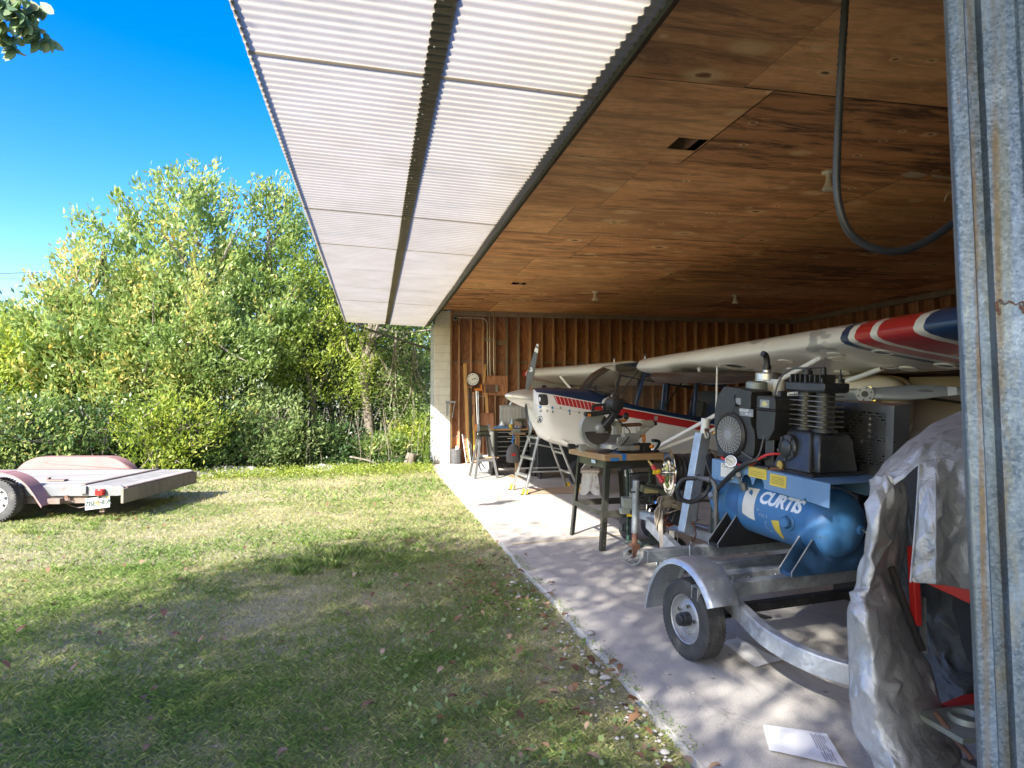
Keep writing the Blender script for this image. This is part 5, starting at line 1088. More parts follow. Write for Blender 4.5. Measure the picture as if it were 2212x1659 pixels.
b = B(); b.tube(crom([(-.30, 1.16, TZ+.13), (-.36, 1.22, TZ+.115), (-.40, 1.24, TZ+.05), (-.37, 1.24, TZ-.03), (-.30, 1.2, TZ-.05), (-.22, 1.16, TZ-.0), (-.2, 1.12, TZ+.08)], 7), .017, 10); b.build('hose_loop', M['hose'], CO)
b = B(); b.tube(crom([(-.245, 1.05, TZ+.16), (-.25, 1.09, TZ+.22), (-.25, 1.11, PZ-.0), (-.25, 1.06, PZ+.05), (-.22, .98, PZ+.05)], 6), .006, 8); b.build('thin_cable', M['hose'], CO)

bt = thing('battery', 'dark green black battery box standing on the galvanized trailer tongue', 'battery', TLOC, TROT)
b = B(); b.box((.0, 1.16, .53), (.17, .20, .22)); b.box((.0, 1.16, .645), (.18, .21, .02)); b.build('battery_case', mat('battery_case', (.02, .03, .026), (.035, .045, .04), 7, .4), bt, bevel=.006)
b = B(); b.cyl((-.05, 1.10, .655), (-.05, 1.10, .675), .012); b.cyl((.05, 1.10, .655), (.05, 1.10, .675), .012); b.build('terminal', M['steel'], bt)
# ------------------------------------------------------------------ things round the trailer tongue
hr = thing('hose_reel', 'chrome hose reel wound with black hose, between saw table and winch post', 'hose reel', (2.66, 5.62, 0), (0, 0, R(-8)))
ZC = .865
MR = Matrix.Translation((0, 0, ZC)) @ Matrix.Rotation(PI/2, 4, 'Y')
for nm, x0 in (('reel_disc', -.10), ('reel_disc', .27)):
    b = B(); b.lathe([(.001, 0), (.06, 0), (.075, -.006), (.19, -.012), (.205, -.010), (.208, -.004), (.205, .0), (.19, -.006), (.075, .002), (.001, .004)], Matrix.Translation((x0, 0, 0)) @ MR, 48); b.build(nm, M['chrome'], hr)
b = B()
for L in range(2):
    for k in range(8):
        rr = .125+.030*L+random.uniform(-.008, .008); x = -.07+.040*k+.02*(L % 2)
        b.tube([(x+.01*math.sin(a*.5), rr*math.cos(a), ZC+rr*math.sin(a)) for a in [2*PI*q/28 for q in range(28)]], .019, 8, True)
b.build('hose', M['hose'], hr)
b = B(); b.cyl((-.10, 0, ZC), (.27, 0, ZC), .10, n=20); b.build('drum', M['black'], hr)
b = B(); b.cyl((-.10, 0, ZC), (-.20, 0, ZC), .012); b.cyl((-.13, 0, ZC), (-.16, 0, ZC), .028, n=16); b.tube([(-.135, .03+.022*math.cos(a), ZC+.07+.022*math.sin(a)) for a in [2*PI*k/14 for k in range(14)]], .007, 6, True)
for k in range(4): b.lathe([(.020, 0), (.020, .006)], Matrix.Translation((-.14-.016*k, -.0, ZC)) @ Matrix.Rotation(PI/2, 4, 'Y'), 14)
b.build('swivel', M['steel'], hr)
b = B(); b.cyl((-.19, 0, ZC+.0), (-.245, 0, ZC+.005), .020, n=14); b.cyl((-.20, -.02, ZC+.02), (-.20, .02, ZC-.02), .018, n=10); b.cyl((.22, -.17, ZC-.10), (.27, -.18, ZC-.09), .018, n=12); b.build('yellow_valve', M['yellow'], hr)
b = B(); b.cyl((-.235, .05, ZC+.055), (-.17, -.04, ZC-.085), .021, .024, 14); b.cyl((-.19, -.01, ZC-.04), (-.15, -.03, ZC-.05), .02, n=10); b.build('red_grip', M['red'], hr)
b = B(); b.cyl((-.265, .09, ZC+.10), (-.235, .05, ZC+.055), .008, .016, 10); b.build('brass_nozzle', M['brass'], hr)
b = B(); b.box((.0, .0, ZC-.235), (.14, .10, .02)); b.beam((-.06, 0, ZC-.22), (-.06, 0, ZC-.02), .02, .05, (0, 1, 0)); b.beam((.30, 0, ZC-.25), (.30, 0, ZC+.02), .02, .05, (0, 1, 0)); b.beam((.0, 0, ZC-.24), (.32, -.1, ZC-.24), .05, .02); b.cyl((-.06, .05, ZC-.26), (-.06, .05, ZC-.20), .014); b.beam((.31, -.05, ZC-.24), (.02, -.42, ZC-.06), .04, .03); b.build('reel_bracket', M['black'], hr)

# hand truck standing behind the jack
HT = thing('hand_truck', 'dark green hand truck with bent tube handles behind the saw table', 'hand truck', (2.95, 6.9, 0), (0, 0, R(20)))
HT.location.x -= .16
for x in (-.16, .16):
    b = B(); b.tube(crom([(x, 0, .03), (x, .0, .5), (x, .0, .86), (x*1.0+.05, -.02, .96), (x*1.0+.075, -.05, 1.02), (x+.05, -.08, 1.06), (x-.08, -.12, 1.075)], 5), .0165, 10); b.build('handle_tube', M['green_tube'], HT)
b = B(); b.box((0, -.12, .012), (.44, .24, .008)); b.build('toe_plate', mat('worn_green_plate', (.10, .16, .13), (.2, .22, .19), 7, .5, .3, dirt=(.14, .10, .07), damt=.35), HT)
for z in (.25, .5, .72): b = B(); b.tube([(-.16, 0, z), (0, .03, z), (.16, 0, z)], .011, 8); b.build('cross_bar', M['green_tube'], HT)
for x in (-.06, .26):
    b = B(); MW = Matrix.Translation((x, .12, .13)) @ Matrix.Rotation(PI/2, 4, 'Y'); b.lathe([(.05, -.03), (.10, -.035), (.128, -.02), (.130, 0), (.128, .02), (.10, .035), (.05, .03), (.05, -.03)], MW, 28); b.build('tyre', M['rubber'], HT)
    b = B(); b.lathe([(.05, -.02), (.001, -.03)], MW, 16)
    for k in range(6): a = 2*PI*k/6; b.tube([MW @ Vector((.01, 0, -.03)), MW @ Vector((.09*math.cos(a), .09*math.sin(a), -.034))], .004, 5)
    b.build('wheel_hub', M['black'], HT)
# stripped machine lying on it
MC = thing('machine_part', 'stripped grey green machine with olive box and black coils beside the tongue jack', 'machine part', (2.62, 6.32, .40), (0, 0, R(-14)))
b = B(); b.box((-.15, 0, .10), (.16, .16, .10)); b.box((-.20, .02, .02), (.10, .12, .06)); b.box((-.14, -.06, .2), (.05, .03, .09)); b.cyl((-.1, -.1, .08), (-.1, .06, .08), .03); b.build('casting', M['greygreen'], MC, bevel=.006)
b = B(); b.box((.13, .05, .20), (.34, .14, .07), Matrix.Rotation(R(12), 3, 'Y')); b.build('housing', M['olive'], MC, bevel=.006)
b = B(); b.box((.05, -.025, .205), (.13, .006, .05), Matrix.Rotation(R(12), 3, 'Y')); b.build('label', mat('olive_label', (.32, .27, .1), (.27, .23, .09), 9, .5), MC)
b = B(); b.box((.12, .02, .255), (.20, .10, .02), Matrix.Rotation(R(14), 3, 'Y')); b.box((.3, .06, .15), (.14, .16, .04)); b.build('bracket', M['black'], MC)
b = B()
for k in range(7): b.tube(crom([(-.08+.02*k, -.06, .16+.006*k), (.0+.02*k, -.08-.004*k, .18+.01*(k % 3)), (.08+.02*k, -.02, .15)], 4), .006, 6)
for k in range(3): b.tube([( -.06+.05*k, -.06, .12+.03*math.cos(a)) if False else (-.06+.05*k+.02*math.cos(a), -.06, .13+.02*math.sin(a)) for a in [2*PI*q/10 for q in range(10)]], .004, 6, True)
b.build('wiring', M['black'], MC)
b = B(); b.box((-.16, -.07, -.015), (.06, .02, .02)); b.build('yellow_tab', M['yellow'], MC)
b = B(); b.cyl((-.1, .1, -.4), (-.1, .1, .05), .02, n=10); b.cyl((.2, .1, -.4), (.2, .1, .15), .02, n=10); b.box((.05, .1, -.02), (.4, .1, .03)); b.build('support', M['black'], MC)
# straps
def ribbon(b, path, w, up=(0, 0, 1)): b.sweep(path, rectsec(w, .004), up)
ST_ = thing('strap_bundle', 'coiled beige webbing straps with black ratchets lying on the trailer tongue', 'strap bundle', (2.35, 5.20, .47), (0, 0, R(10)))
ST_.scale = (1.3, 1.3, 1.3)
for k, (cx_, cy_, rx_, rz_, yaw, tl) in enumerate(((-.03, -.02, .085, .085, .2, .3), (.03, .0, .10, .07, -.3, .9), (-.06, -.03, .06, .10, .5, .1), (.05, -.03, .12, .055, .1, 1.2))):
    b = B(); pts = []
    Mr = TR((cx_, cy_, .09+.02*(k % 2)), tl, 0, yaw)
    for q in range(40):
        a = 2*PI*1.35*q/39; rr = 1-.10*q/39; pts.append(tuple(Mr @ Vector((rx_*rr*math.cos(a), -.02+.01*math.sin(3*a+k)+.035*q/39, rz_*rr*math.sin(a)))))
    ribbon(b, pts, .045, (Mr.to_3x3() @ Vector((0, 1, 0)))); b.build('webbing', M['webbing'], ST_, smooth=60)
b = B(); ribbon(b, crom([(-.10, -.07, .12), (-.11, -.08, .02), (-.10, -.085, -.12), (-.09, -.09, -.25), (-.09, -.08, -.30)], 5), .045, (1, 0, 0)); b.build('webbing', M['webbing'], ST_)
b = B()
for k in range(4): ribbon(b, crom([(-.05, -.06+.02*k, .02+.016*k), (.06, -.03+.02*k, .03+.014*k), (.16, -.01+.02*k, .035+.013*k), (.24, .02+.02*k, .03+.012*k)], 5), .03)
b.build('webbing', M['orange_strap'], ST_)
b = B(); b.tube(crom([(.08, 0, .12), (.12, .02, .17), (.15, .03, .21)], 4), [.022]*4+[.03]*4+[.026], 10); b.box((.02, -.05, .07), (.07, .05, .09), Matrix.Rotation(.5, 3, 'Y')); b.build('ratchet', M['blackp'], ST_, bevel=.006)
b = B(); b.box((-.035, -.085, -.05), (.035, .004, .095), Matrix.Rotation(.12, 3, 'Y')); b.build('strap_tag', M['white_label'], ST_)
b = B(); b.tube(crom([(.0, -.09, -.0), (.0, -.1, -.06), (-.03, -.11, -.13), (-.09, -.11, -.16), (-.14, -.1, -.18)], 4), .004, 6); b.tube(crom([(-.13, -.09, -.14), (-.145, -.1, -.22), (-.10, -.12, -.25), (-.06, -.12, -.22)], 4), .009, 6); b.tube(crom([(-.05, -.08, -.28), (0, -.09, -.26), (.05, -.1, -.30)], 4), .004, 6); b.build('wire_hook', M['steel'], ST_)
b = B(); b.cyl((-.08, -.06, -.41), (-.08, -.06, -.30), .028, n=12); b.box((-.08, -.06, -.30), (.08, .08, .05)); b.build('strap_end', M['black'], ST_, bevel=.01)
BT = thing('tyre', 'black spare tyre leaning under the tongue behind the straps', 'tyre', (2.62, 5.62, .14), (R(70), 0, R(30)))
b = B(); b.lathe([(.07, -.04), (.12, -.05), (.15, -.035), (.155, 0), (.15, .035), (.12, .05), (.07, .04), (.07, -.04)], None, 36); b.build('tyre_body', M['rubber'], BT); b = B(); b.lathe([(.07, -.03), (.03, -.02), (.001, -.02)], None, 20); b.build('rim', M['black'], BT)

# ------------------------------------------------------------------ saw table and mitre saw
TBX, TBY, TBR, TZ_ = 2.535, 6.97, R(4), .90
TBm = TR((TBX, TBY, 0), 0, 0, TBR)
TB = thing('saw_table', 'black steel leg stand with thick wooden top holding the mitre saw', 'table', (TBX, TBY, 0), (0, 0, TBR))
b = B(); b.box((.02, 0, TZ_+.032), (.70, 1.02, .064)); b.build('table_top', M['bench_wood'], TB, bevel=.004)
b = B(); b.box((.30, .1, TZ_-.03), (.4, .5, .05), Matrix.Rotation(R(4), 3, 'Y')); b.build('under_board', M['bench_wood'], TB, bevel=.004)
angs = rectsec(.05, .05)
Lsec = lambda sx, sy: [(0, 0), (sx*.052, 0), (sx*.052, sy*.003), (sx*.003, sy*.003), (sx*.003, sy*.052), (0, sy*.052)]
legs = []
for sx in (-1, 1):
    for sy in (-1, 1):
        t0, b0 = Vector((sx*.265, sy*.40, TZ_)), Vector((sx*.345, sy*.44, 0)); b = B()
        b.loft([[(p.x-sx*q[0], p.y-sy*q[1], p.z) for q in [(0, 0), (.055, 0), (.055, .004), (.004, .004), (.004, .055), (0, .055)]] for p in (b0, t0)])
        lg = b.build('leg', M['stand'], TB); legs.append((t0, b0))
        b = B()
        for z in (.06, .10, .20, .24, .28, .32, .42, .46, .76, .80):
            p = b0.lerp(t0, z/TZ_); b.cyl((p.x-sx*.028, p.y+sy*.001, z), (p.x-sx*.028, p.y+sy*.003, z), .006, n=8); b.cyl((p.x+sx*.001, p.y-sy*.028, z), (p.x+sx*.003, p.y-sy*.028, z), .006, n=8)
        b.build('leg_bolt', M['steel'], lg)
def lp_(sx, sy, z): t0, b0 = Vector((sx*.265, sy*.40, TZ_)), Vector((sx*.345, sy*.44, 0)); return b0.lerp(t0, z/TZ_)
for sx in (-1, 1):
    for z, h_ in ((.36, .05), (TZ_-.045, .085)):
        a_, c_ = lp_(sx, -1, z), lp_(sx, 1, z); b = B(); b.beam(a_-Vector((sx*.007, 0, 0)), c_-Vector((sx*.007, 0, 0)), .004, h_); b.build('brace', M['olive'] if z > .5 else M['stand'], TB)
for sy in (-1, 1):
    for z, h_ in ((.36, .07), (TZ_-.045, .085)):
        a_, c_ = lp_(-1, sy, z), lp_(1, sy, z); b = B(); b.beam(a_-Vector((0, sy*.007, 0)), c_-Vector((0, sy*.007, 0)), .004, h_); b.build('brace', M['stand'], TB)
b = B(); b.box((-.288, -.12, TZ_-.035), (.003, .11, .035)); b.build('sticker', mat('pale_blue_sticker', (.55, .65, .72), (.5, .6, .68), 8, .5), TB)
b = B(); b.box((-.12, -.512, TZ_+.032), (.045, .003, .062)); b.box((-.12, -.3815, TZ_+.0655), (.045, .264, .002)); b.build('tape_strip', M['tape'], TB)
for bx_ in (((.3715, -.45, TZ_+.02), (.003, .1, .07), 0), ((-.22, -.512, TZ_+.014), (.09, .003, .03), 0), ((-.05, .0, TZ_+.0655), (.02, .5, .002), .35)):
    b = B(); b.box(bx_[0], bx_[1], Matrix.Rotation(bx_[2], 3, 'Z')); b.build('tape_strip', M['tape'], TB)
SZ = TZ_+.066
SW = thing('mitre_saw', 'grey and black sliding mitre saw with toothed blade on the wooden table', 'mitre saw', tuple(TBm @ Vector((-.07, -.02, SZ))), (0, 0, TBR))
SW.scale = (1.1, 1.1, 1.1)
# local: -x operator side, blade in x-z plane at y=-.22
b = B(); b.box((-.12, -.05, .045), (.44, .07, .05)); b.box((.05, -.1, .045), (.22, .5, .045)); b.lathe([(.17, .03), (.17, .07), (.16, .075), (.001, .075)], Matrix.Translation((.04, -.06, 0)), 40)
for x, y in ((-.3, -.06), (.16, -.3), (.16, .2), (-.05, .2)): b.box((x, y, .015), (.05, .04, .03))
b.build('base', M['sawgrey'], SW, bevel=.005)
b = B(); b.cyl((-.34, -.06, .05), (-.38, -.06, .05), .012); b.cyl((-.375, -.06, .05), (-.44, -.06, .05), .024, .028, 14); b.build('lock_handle', M['blackp'], SW)
b = B(); b.box((.06, -.30, .11), (.22, .02, .07), Matrix.Rotation(R(8), 3, 'X')); b.box((.10, -.3, .16), (.16, .03, .04)); b.build('fence', M['sawgrey'], SW, bevel=.003)
b = B(); b.box((.07, .12, .11), (.22, .02, .08)); b.build('fence', M['sawgrey'], SW, bevel=.003)
b = B()
for k in range(9): b.box((-.02+.02*k, -.313, .11), (.0015, .002, .02))
b.build('scale_mark', M['lettblack'], SW)
bx, by, bz, br = -.20, -.20, .215, .150
b = B(); vs2 = []
nT = 60
for k in range(nT):
    a = 2*PI*k/nT; vs2 += [(br*math.cos(a), br*math.sin(a)), ((br-.012)*math.cos(a+.035), (br-.012)*math.sin(a+.035)), ((br-.010)*math.cos(a+.085), (br-.010)*math.sin(a+.085))]
b.prism([(bx+p, bz+q) for p, q in vs2], by-.0015, by+.0015, 'y'); b.build('saw_blade', M['blade'], SW, smooth=0)
b = B()
arc = [(bx+(br+.028)*math.cos(R(a)), bz+(br+.028)*math.sin(R(a))) for a in range(55, 262, 6)]; inn = [(bx+(br-.012)*math.cos(R(a)), bz+(br-.012)*math.sin(R(a))) for a in range(261, 185, -6)]
b.prism(arc+inn+[(bx-.11, bz-.02), (bx-.02, bz-.02), (bx+.02, bz+.05), (bx+.06, bz+.14)], by-.028, by-.005, 'y'); b.prism(arc+inn+[(bx-.11, bz-.02), (bx-.02, bz-.02), (bx+.02, bz+.05), (bx+.06, bz+.14)], by+.006, by+.03, 'y'); b.build('blade_guard', M['sawgrey'], SW, bevel=.004)
b = B(); b.lathe([(.045, 0), (.05, .02), (.04, .05), (.02, .055), (.001, .055)], Matrix.Translation((bx+.01, by-.022, bz+.01)) @ Matrix.Rotation(PI/2, 4, 'X'), 24); b.box((bx+.03, by-.03, bz-.025), (.11, .03, .02)); b.build('arbor_housing', M['sawgrey'], SW, bevel=.004)
b = B(); b.sweep([(bx+.03, by-.06, bz+.02), (bx+.10, by-.075, bz+.10), (bx+.17, by-.08, bz+.19)], rectsec(.055, .075), (0, 1, 0)); b.build('motor_arm', M['blackp'], SW, bevel=.012)
b = B(); MM = Matrix.Translation((bx+.135, by-.03, bz+.235)) @ Matrix.Rotation(PI/2, 4, 'X'); b.lathe([(.062, -.05), (.07, .0), (.07, .10), (.06, .13), (.03, .14), (.001, .14)], MM, 28); b.build('motor', M['blackp'], SW)
b = B(); b.lathe([(.04, -.13), (.062, -.11), (.068, -.051), (.071, -.05), (.071, -.02)], MM, 28); b.cyl((bx+.13, by-.03, bz+.30), (bx+.13, by-.03, bz+.325), .007); b.build('motor_housing', M['sawbeige'], SW)
b = B(); b.sweep(crom([(bx+.12, by-.05, bz+.165), (bx+.0, by-.055, bz+.155), (bx-.08, by-.055, bz+.145), (bx-.155, by-.055, bz+.145)], 4), rectsec(.05, .042)); hd2 = b.build('handle', M['blackp'], SW, bevel=.01)
b = B(); b.box((bx-.115, by-.083, bz+.135), (.028, .006, .026)); b.build('trigger', M['orange'], hd2)
b = B(); b.sweep(crom([(bx-.045, by, bz+.15), (bx-.045, by, bz+.215), (bx-.02, by, bz+.225), (bx+.06, by, bz+.23), (bx+.068, by, bz+.22), (bx+.068, by, bz+.15)], 3), rectsec(.025, .02), (0, 1, 0)); b.build('carry_handle', M['blackp'], SW, bevel=.004)
b = B(); b.box((bx+.16, by+.03, bz+.06), (.16, .09, .05), Matrix.Rotation(R(16), 3, 'Y')); b.box((bx+.21, by+.02, bz+.0), (.06, .08, .09)); b.build('pivot_bracket', M['sawbeige'], SW, bevel=.008)
for dy in (-.03, .05):
    b = B(); b.cyl((bx+.2, by+dy+.04, bz+.03), (bx+.56, by+dy+.04, bz+.045), .016, n=14); b.build('slide_rail', M['rust'], SW)
b = B(); b.cyl((bx+.45, by+.03, bz+.04), (bx+.585, by+.03, bz+.047), .038, n=20); b.sweep([(bx+.53, by+.03, bz+.02), (bx+.36, by+.03, .09)], rectsec(.05, .06), (0, 1, 0)); b.sweep([(bx+.36, by+.03, .10), (bx+.36, by+.03, .0)], rectsec(.06, .08), (0, 1, 0)); b.build('rear_support', M['sawbeige'], SW, bevel=.01)
b = B(); b.cyl((bx+.585, by+.03, bz+.047), (bx+.62, by+.03, bz+.049), .024, .02, 14); b.build('end_cap', M['blackp'], SW)
b = B(); b.sphere((bx+.24, by-.03, bz+.08), .045, 14, 8, 1, .7, .35); b.sphere((bx+.45, by-.05, .12), .03, 10, 6, .6, .5, 1.3); b.sphere((bx+.43, by-.05, .155), .035, 10, 6, 1.2, .4, .4); b.build('orange_knob', M['orange'], SW)
b = B(); b.sphere((bx+.20, by-.02, bz+.115), .05, 14, 8, 1, .7, .4); b.sphere((bx+.30, by+.02, bz+.12), .035, 12, 8, .8, .8, 1.1); b.build('black_knob', M['blackp'], SW)
b = B(); b.cyl((bx+.37, by-.06, .10), (bx+.37, by-.06, bz+.02), .009); b.cyl((bx+.24, by-.06, .12), (bx+.24, by-.06, bz+.03), .006); b.box((bx+.31, by-.06, .16), (.15, .02, .02)); b.cyl((bx+.38, by-.06, .165), (bx+.42, by-.08, .165), .008); b.build('clamp_screw', M['sawgrey'], SW)
b = B(); b.tube(crom([(bx+.08, by-.06, bz+.20), (bx+.14, by-.09, bz+.12), (bx+.22, by-.10, bz+.04), (bx+.28, by-.10, bz-.02), (bx+.24, by-.12, .12), (bx+.16, by-.14, .06), (bx+.05, by-.16, .012), (bx-.06, by-.15, .008)], 6), .006, 8); b.build('power_cord', M['hose'], SW)
# clamps on the table
for k, (px, py, rz_, lb_) in enumerate(((.10, -.36, .06, 'black bar clamp set with orange grips lying nearest the table edge under the saw'), (.02, -.28, .12, 'black bar clamp with upright jaw lying behind another clamp on the saw table'))):
    CL = thing('bar_clamp', lb_, 'clamp', TBm @ Vector((px+.05, py-.02, SZ)), (0, 0, TBR+rz_), 'clamps on the saw table')
    b = B(); b.box((.0, .02, .055), (.20, .03, .085)); b.box((-.15, .01, .03), (.05, .05, .05)); b.box((.02, 0, .012), (.34, .012, .022)); b.build('clamp_bar', M['black'], CL, bevel=.004)
    b = B(); b.sphere((-.08, -.01, .055), .022, 10, 6, 1.2, .6, .8); b.sphere((.10, -.01, .06), .026, 10, 6, 1.2, .6, .8); b.build('clamp_grip', M['orange'], CL)
    b = B(); b.tube(crom([(-.16, -.04, .01), (-.10, -.06, .02), (-.04, -.05, .01)], 4), .009, 8); b.tube(crom([(.06, -.05, .012), (.12, -.055, .02), (.13, -.03, .05)], 4), .009, 8); b.cyl((-.02, -.06, .0), (-.02, -.06, .06), .004); b.build('clamp_handle', M['black'], CL)

# ------------------------------------------------------------------ far corner
SD = thing('machine_stand', 'worn grey four legged steel stand holding a bench grinder near the end wall', 'stand', (2.13, 13.28, 0), (0, 0, R(3)))
for sx in (-1, 1):
    for sy in (-1, 1):
        b = B(); b.beam((sx*.22, sy*.28, 0), (sx*.085, sy*.10, .80), .042, .042, (0, 1, 0)); b.build('leg', M['stand_grey'], SD, bevel=.003)
b = B(); b.box((0, 0, .81), (.24, .26, .03)); b.build('stand_top', M['black'], SD, bevel=.004)
b = B(); b.box((0, 0, .36), (.34, .40, .02)); b.beam((-.17, -.21, .34), (.17, -.21, .34), .015, .05); b.beam((-.17, .21, .34), (.17, .21, .34), .015, .05); b.build('stand_shelf', M['stand_grey'], SD)
GD = thing('bench_grinder', 'grey bench grinder bolted on the four legged stand', 'grinder', (2.13, 13.28, .826), (0, 0, R(3)))
b = B(); b.box((0, 0, .025), (.19, .15, .05)); b.lathe([(.05, -.11), (.065, -.09), (.065, .09), (.05, .11)], Matrix.Translation((0, 0, .12)) @ Matrix.Rotation(PI/2, 4, 'Y'), 24); b.build('motor_body', M['olive'], GD, bevel=.01)
for x in (-.10, .10):
    b = B(); b.lathe([(.02, -.02), (.085, -.02), (.085, .02), (.02, .02)], Matrix.Translation((x, 0, .12)) @ Matrix.Rotation(PI/2, 4, 'Y'), 24, R(0), R(250)); b.build('wheel_guard', M['grey_paint'], GD)
    b = B(); b.lathe([(.001, -.013), (.075, -.013), (.075, .013), (.001, .013)], Matrix.Translation((x, 0, .12)) @ Matrix.Rotation(PI/2, 4, 'Y'), 24); b.build('grinding_wheel', M['galv_d'], GD)
b = B(); b.cyl((.05, -.12, -.36), (.05, -.12, .06), .008); b.build('lever', M['black'], GD)
b = B(); b.sphere((0, 0, 0), .06, 16, 10, 1, 1, .8); o = b.build('round_jar', M['white_label']); o.location = (2.05, 13.2, .42); tag(o, 'small round white jar on the shelf of the four legged stand', 'jar')
b = B(); b.box((0, 0, .01), (.28, .12, .02)); o = b.build('wood_scrap', M['bench_wood']); o.location = (2.28, 13.25, .372); tag(o, 'short wooden board on the shelf of the four legged stand', 'board')
CS = thing('tool_case', 'grey plastic tool case standing on the floor behind the stand', 'case', (2.30, 14.0, 0), (0, 0, R(-12)))
b = B(); b.box((0, 0, .19), (.34, .16, .36), None, (.9, .9)); b.build('case_body', M['grey_paint'], CS, bevel=.02)
b = B(); b.tube(crom([(-.1, -.09, .06), (-.15, -.1, .2), (-.06, -.1, .33), (-.13, -.095, .28), (-.02, -.09, .1)], 5), .010, 8); b.build('cord', M['hose'], CS)
# tool cabinet
TC = thing('tool_cabinet', 'black rolling tool cabinet with shallow drawers and orange brown wooden top', 'tool cabinet', (2.78, 13.65, 0), (0, 0, R(4)))
CW, CD, CZ0, CZ1 = .86, .46, .15, .90
b = B(); b.box2((-CW/2, -CD/2, CZ0), (CW/2, CD/2, CZ1)); b.build('cabinet_body', M['black'], TC, bevel=.006)
b = B(); b.box((0, 0, CZ1+.016), (CW+.02, CD+.03, .03)); b.build('cabinet_top', M['stud_lt'], TC, bevel=.003)
dz = [(.80, .875), (.70, .79), (.60, .69), (.51, .59), (.42, .50), (.31, .41), (.16, .30)]
for z0, z1 in dz:
    b = B(); b.box2((-CW/2+.05, -CD/2-.012, z0), (CW/2-.03, -CD/2-.001, z1)); dr = b.build('drawer', M['black_gloss'], TC, bevel=.003)
    if z0 > .2: b = B(); b.beam((-CW/2+.06, -CD/2-.022, z1-.012), (CW/2-.04, -CD/2-.022, z1-.012), .014, .012); b.build('drawer_handle', M['galv_d'], dr, bevel=.003)
b = B(); b.box((-CW/2-.002, 0, .72), (.003, .3, .3))
b.build('sticker', M['white_label'], TC)
for x in (-.36, .36):
    for y in (-.17, .17):
        b = B(); b.lathe([(.02, -.02), (.06, -.022), (.065, 0), (.06, .022), (.02, .02)], TR((x, y, .065), 0, PI/2, 0), 20); b.box((x, y, .12), (.04, .07, .06)); b.build('caster', M['black'], TC)
TT = TC.matrix_basis.copy() if False else TR((2.78, 13.65, CZ1+.032), 0, 0, R(4))
def ontop(name, label, cat, x, y, parts, group=None, z=0):
    th = thing(name, label, cat, TT @ Vector((x, y, z)), (0, 0, R(4)+random.uniform(-.2, .2)), group)
    for nm, b, m_, bv in parts: b.build(nm, m_, th, bevel=bv)
    return th
def bb(*a, **k): b = B(); b.box(*a, **k); return b
for x, y, lb_ in ((-.10, .12, 'grey small parts cabinet with rows of white tags, left of two on the tool cabinet'), (.10, .06, 'grey small parts cabinet beside the cordless drill, right of two on the tool cabinet')):
    d_ = B()
    for i in range(7): d_.box((-.10+.028*i, -.092, .25), (.008, .004, .36))
    ontop('parts_cabinet', lb_, 'parts cabinet', x, y, [('cabinet_shell', bb((.03, 0, .24), (.30, .17, .46)), M['grey_paint'], .004), ('drawer_tag', d_, M['white_label'], 0)], 'small parts cabinets')
dd = B(); dd.cyl((-.09, 0, .17), (.07, 0, .17), .032, .036, 14); dd.cyl((-.13, 0, .17), (-.09, 0, .17), .014, .022, 10); d3 = B(); d3.box((.03, 0, .10), (.035, .035, .12), Matrix.Rotation(-.15, 3, 'Y')); d3.box((.035, 0, .025), (.09, .06, .05))
ontop('cordless_drill', 'dark green cordless drill standing upright on the tool cabinet', 'drill', .16, -.12, [('drill_body', dd, M['olive'], 0), ('drill_grip', d3, M['blackp'], .006)])
cb = B(); cb.cyl((0, 0, 0), (0, 0, .085), .04, n=20)
ontop('paint_tin', 'small yellow tin on the tool cabinet between rag and blue towel', 'tin', -.07, -.15, [('tin_body', cb, M['yellow_label'], 0), ('tin_lid', bb((0, 0, .09), (.05, .05, .008)), M['steel'], 0)])
bo = B(); bo.lathe([(.028, 0), (.03, .01), (.03, .13), (.012, .16), (.012, .19), (.001, .19)], None, 18)
ontop('bottle', 'slim pale blue bottle standing by the parts cabinets', 'bottle', -.02, -.06, [('bottle_body', bo, mat('pale_blue_bottle', (.45, .6, .7), (.4, .55, .66), 5, .4), 0)])
bo = B(); bo.lathe([(.045, 0), (.05, .01), (.05, .09), (.03, .12), (.03, .14), (.001, .14)], None, 18)
ontop('bottle', 'squat white bottle at the back left of the tool cabinet', 'bottle', -.22, -.03, [('bottle_body', bo, M['white_paint'], 0)])
tw = B(); tw.grid(16, 10, lambda u, v: (-.14+.28*u, -.1+.2*v, .035+.03*math.sin(PI*u)*math.sin(PI*v)+.02*noise.noise((u*5, v*5, 3))))
ontop('towel', 'folded blue shop towel on the left front of the tool cabinet', 'towel', -.26, -.11, [('towel_cloth', tw, mat('blue_cloth', (.16, .33, .55), (.22, .4, .6), 12, .9), 0), ('towel_fold', bb((0, 0, .016), (.28, .2, .03)), mat('blue_cloth_fold', (.14, .28, .5), (.2, .36, .56), 12, .9), .008)])
rg = B(); rg.grid(14, 14, lambda u, v: ((u-.5)*.2, (v-.5)*.14, .012+.05*max(0, math.sin(PI*u)*math.sin(PI*v))*(1+.8*noise.noise((u*7, v*7, 5)))))
ontop('rag', 'crumpled dark blue and white rag in front of the drill', 'rag', .06, -.16, [('rag_cloth', rg, mat('blue_rag', (.06, .1, .22), (.4, .42, .45), 22, .9), 0)])
ontop('wood_block', 'pale wooden block leaning behind the cordless drill', 'wood block', .09, -.07, [('block_body', bb((0, 0, .06), (.16, .05, .09), Matrix.Rotation(.5, 3, 'Y')), M['bench_wood'], .003)])
vj = B(); vj.cyl((0, 0, 0), (0, 0, .32), .05, n=18)
ontop('paper_roll', 'pale blue paper towel roll at the right end of the tool cabinet', 'paper roll', .34, -.13, [('roll_body', vj, mat('blue_paper', (.45, .6, .75), (.4, .55, .7), 8, .9), 0)])
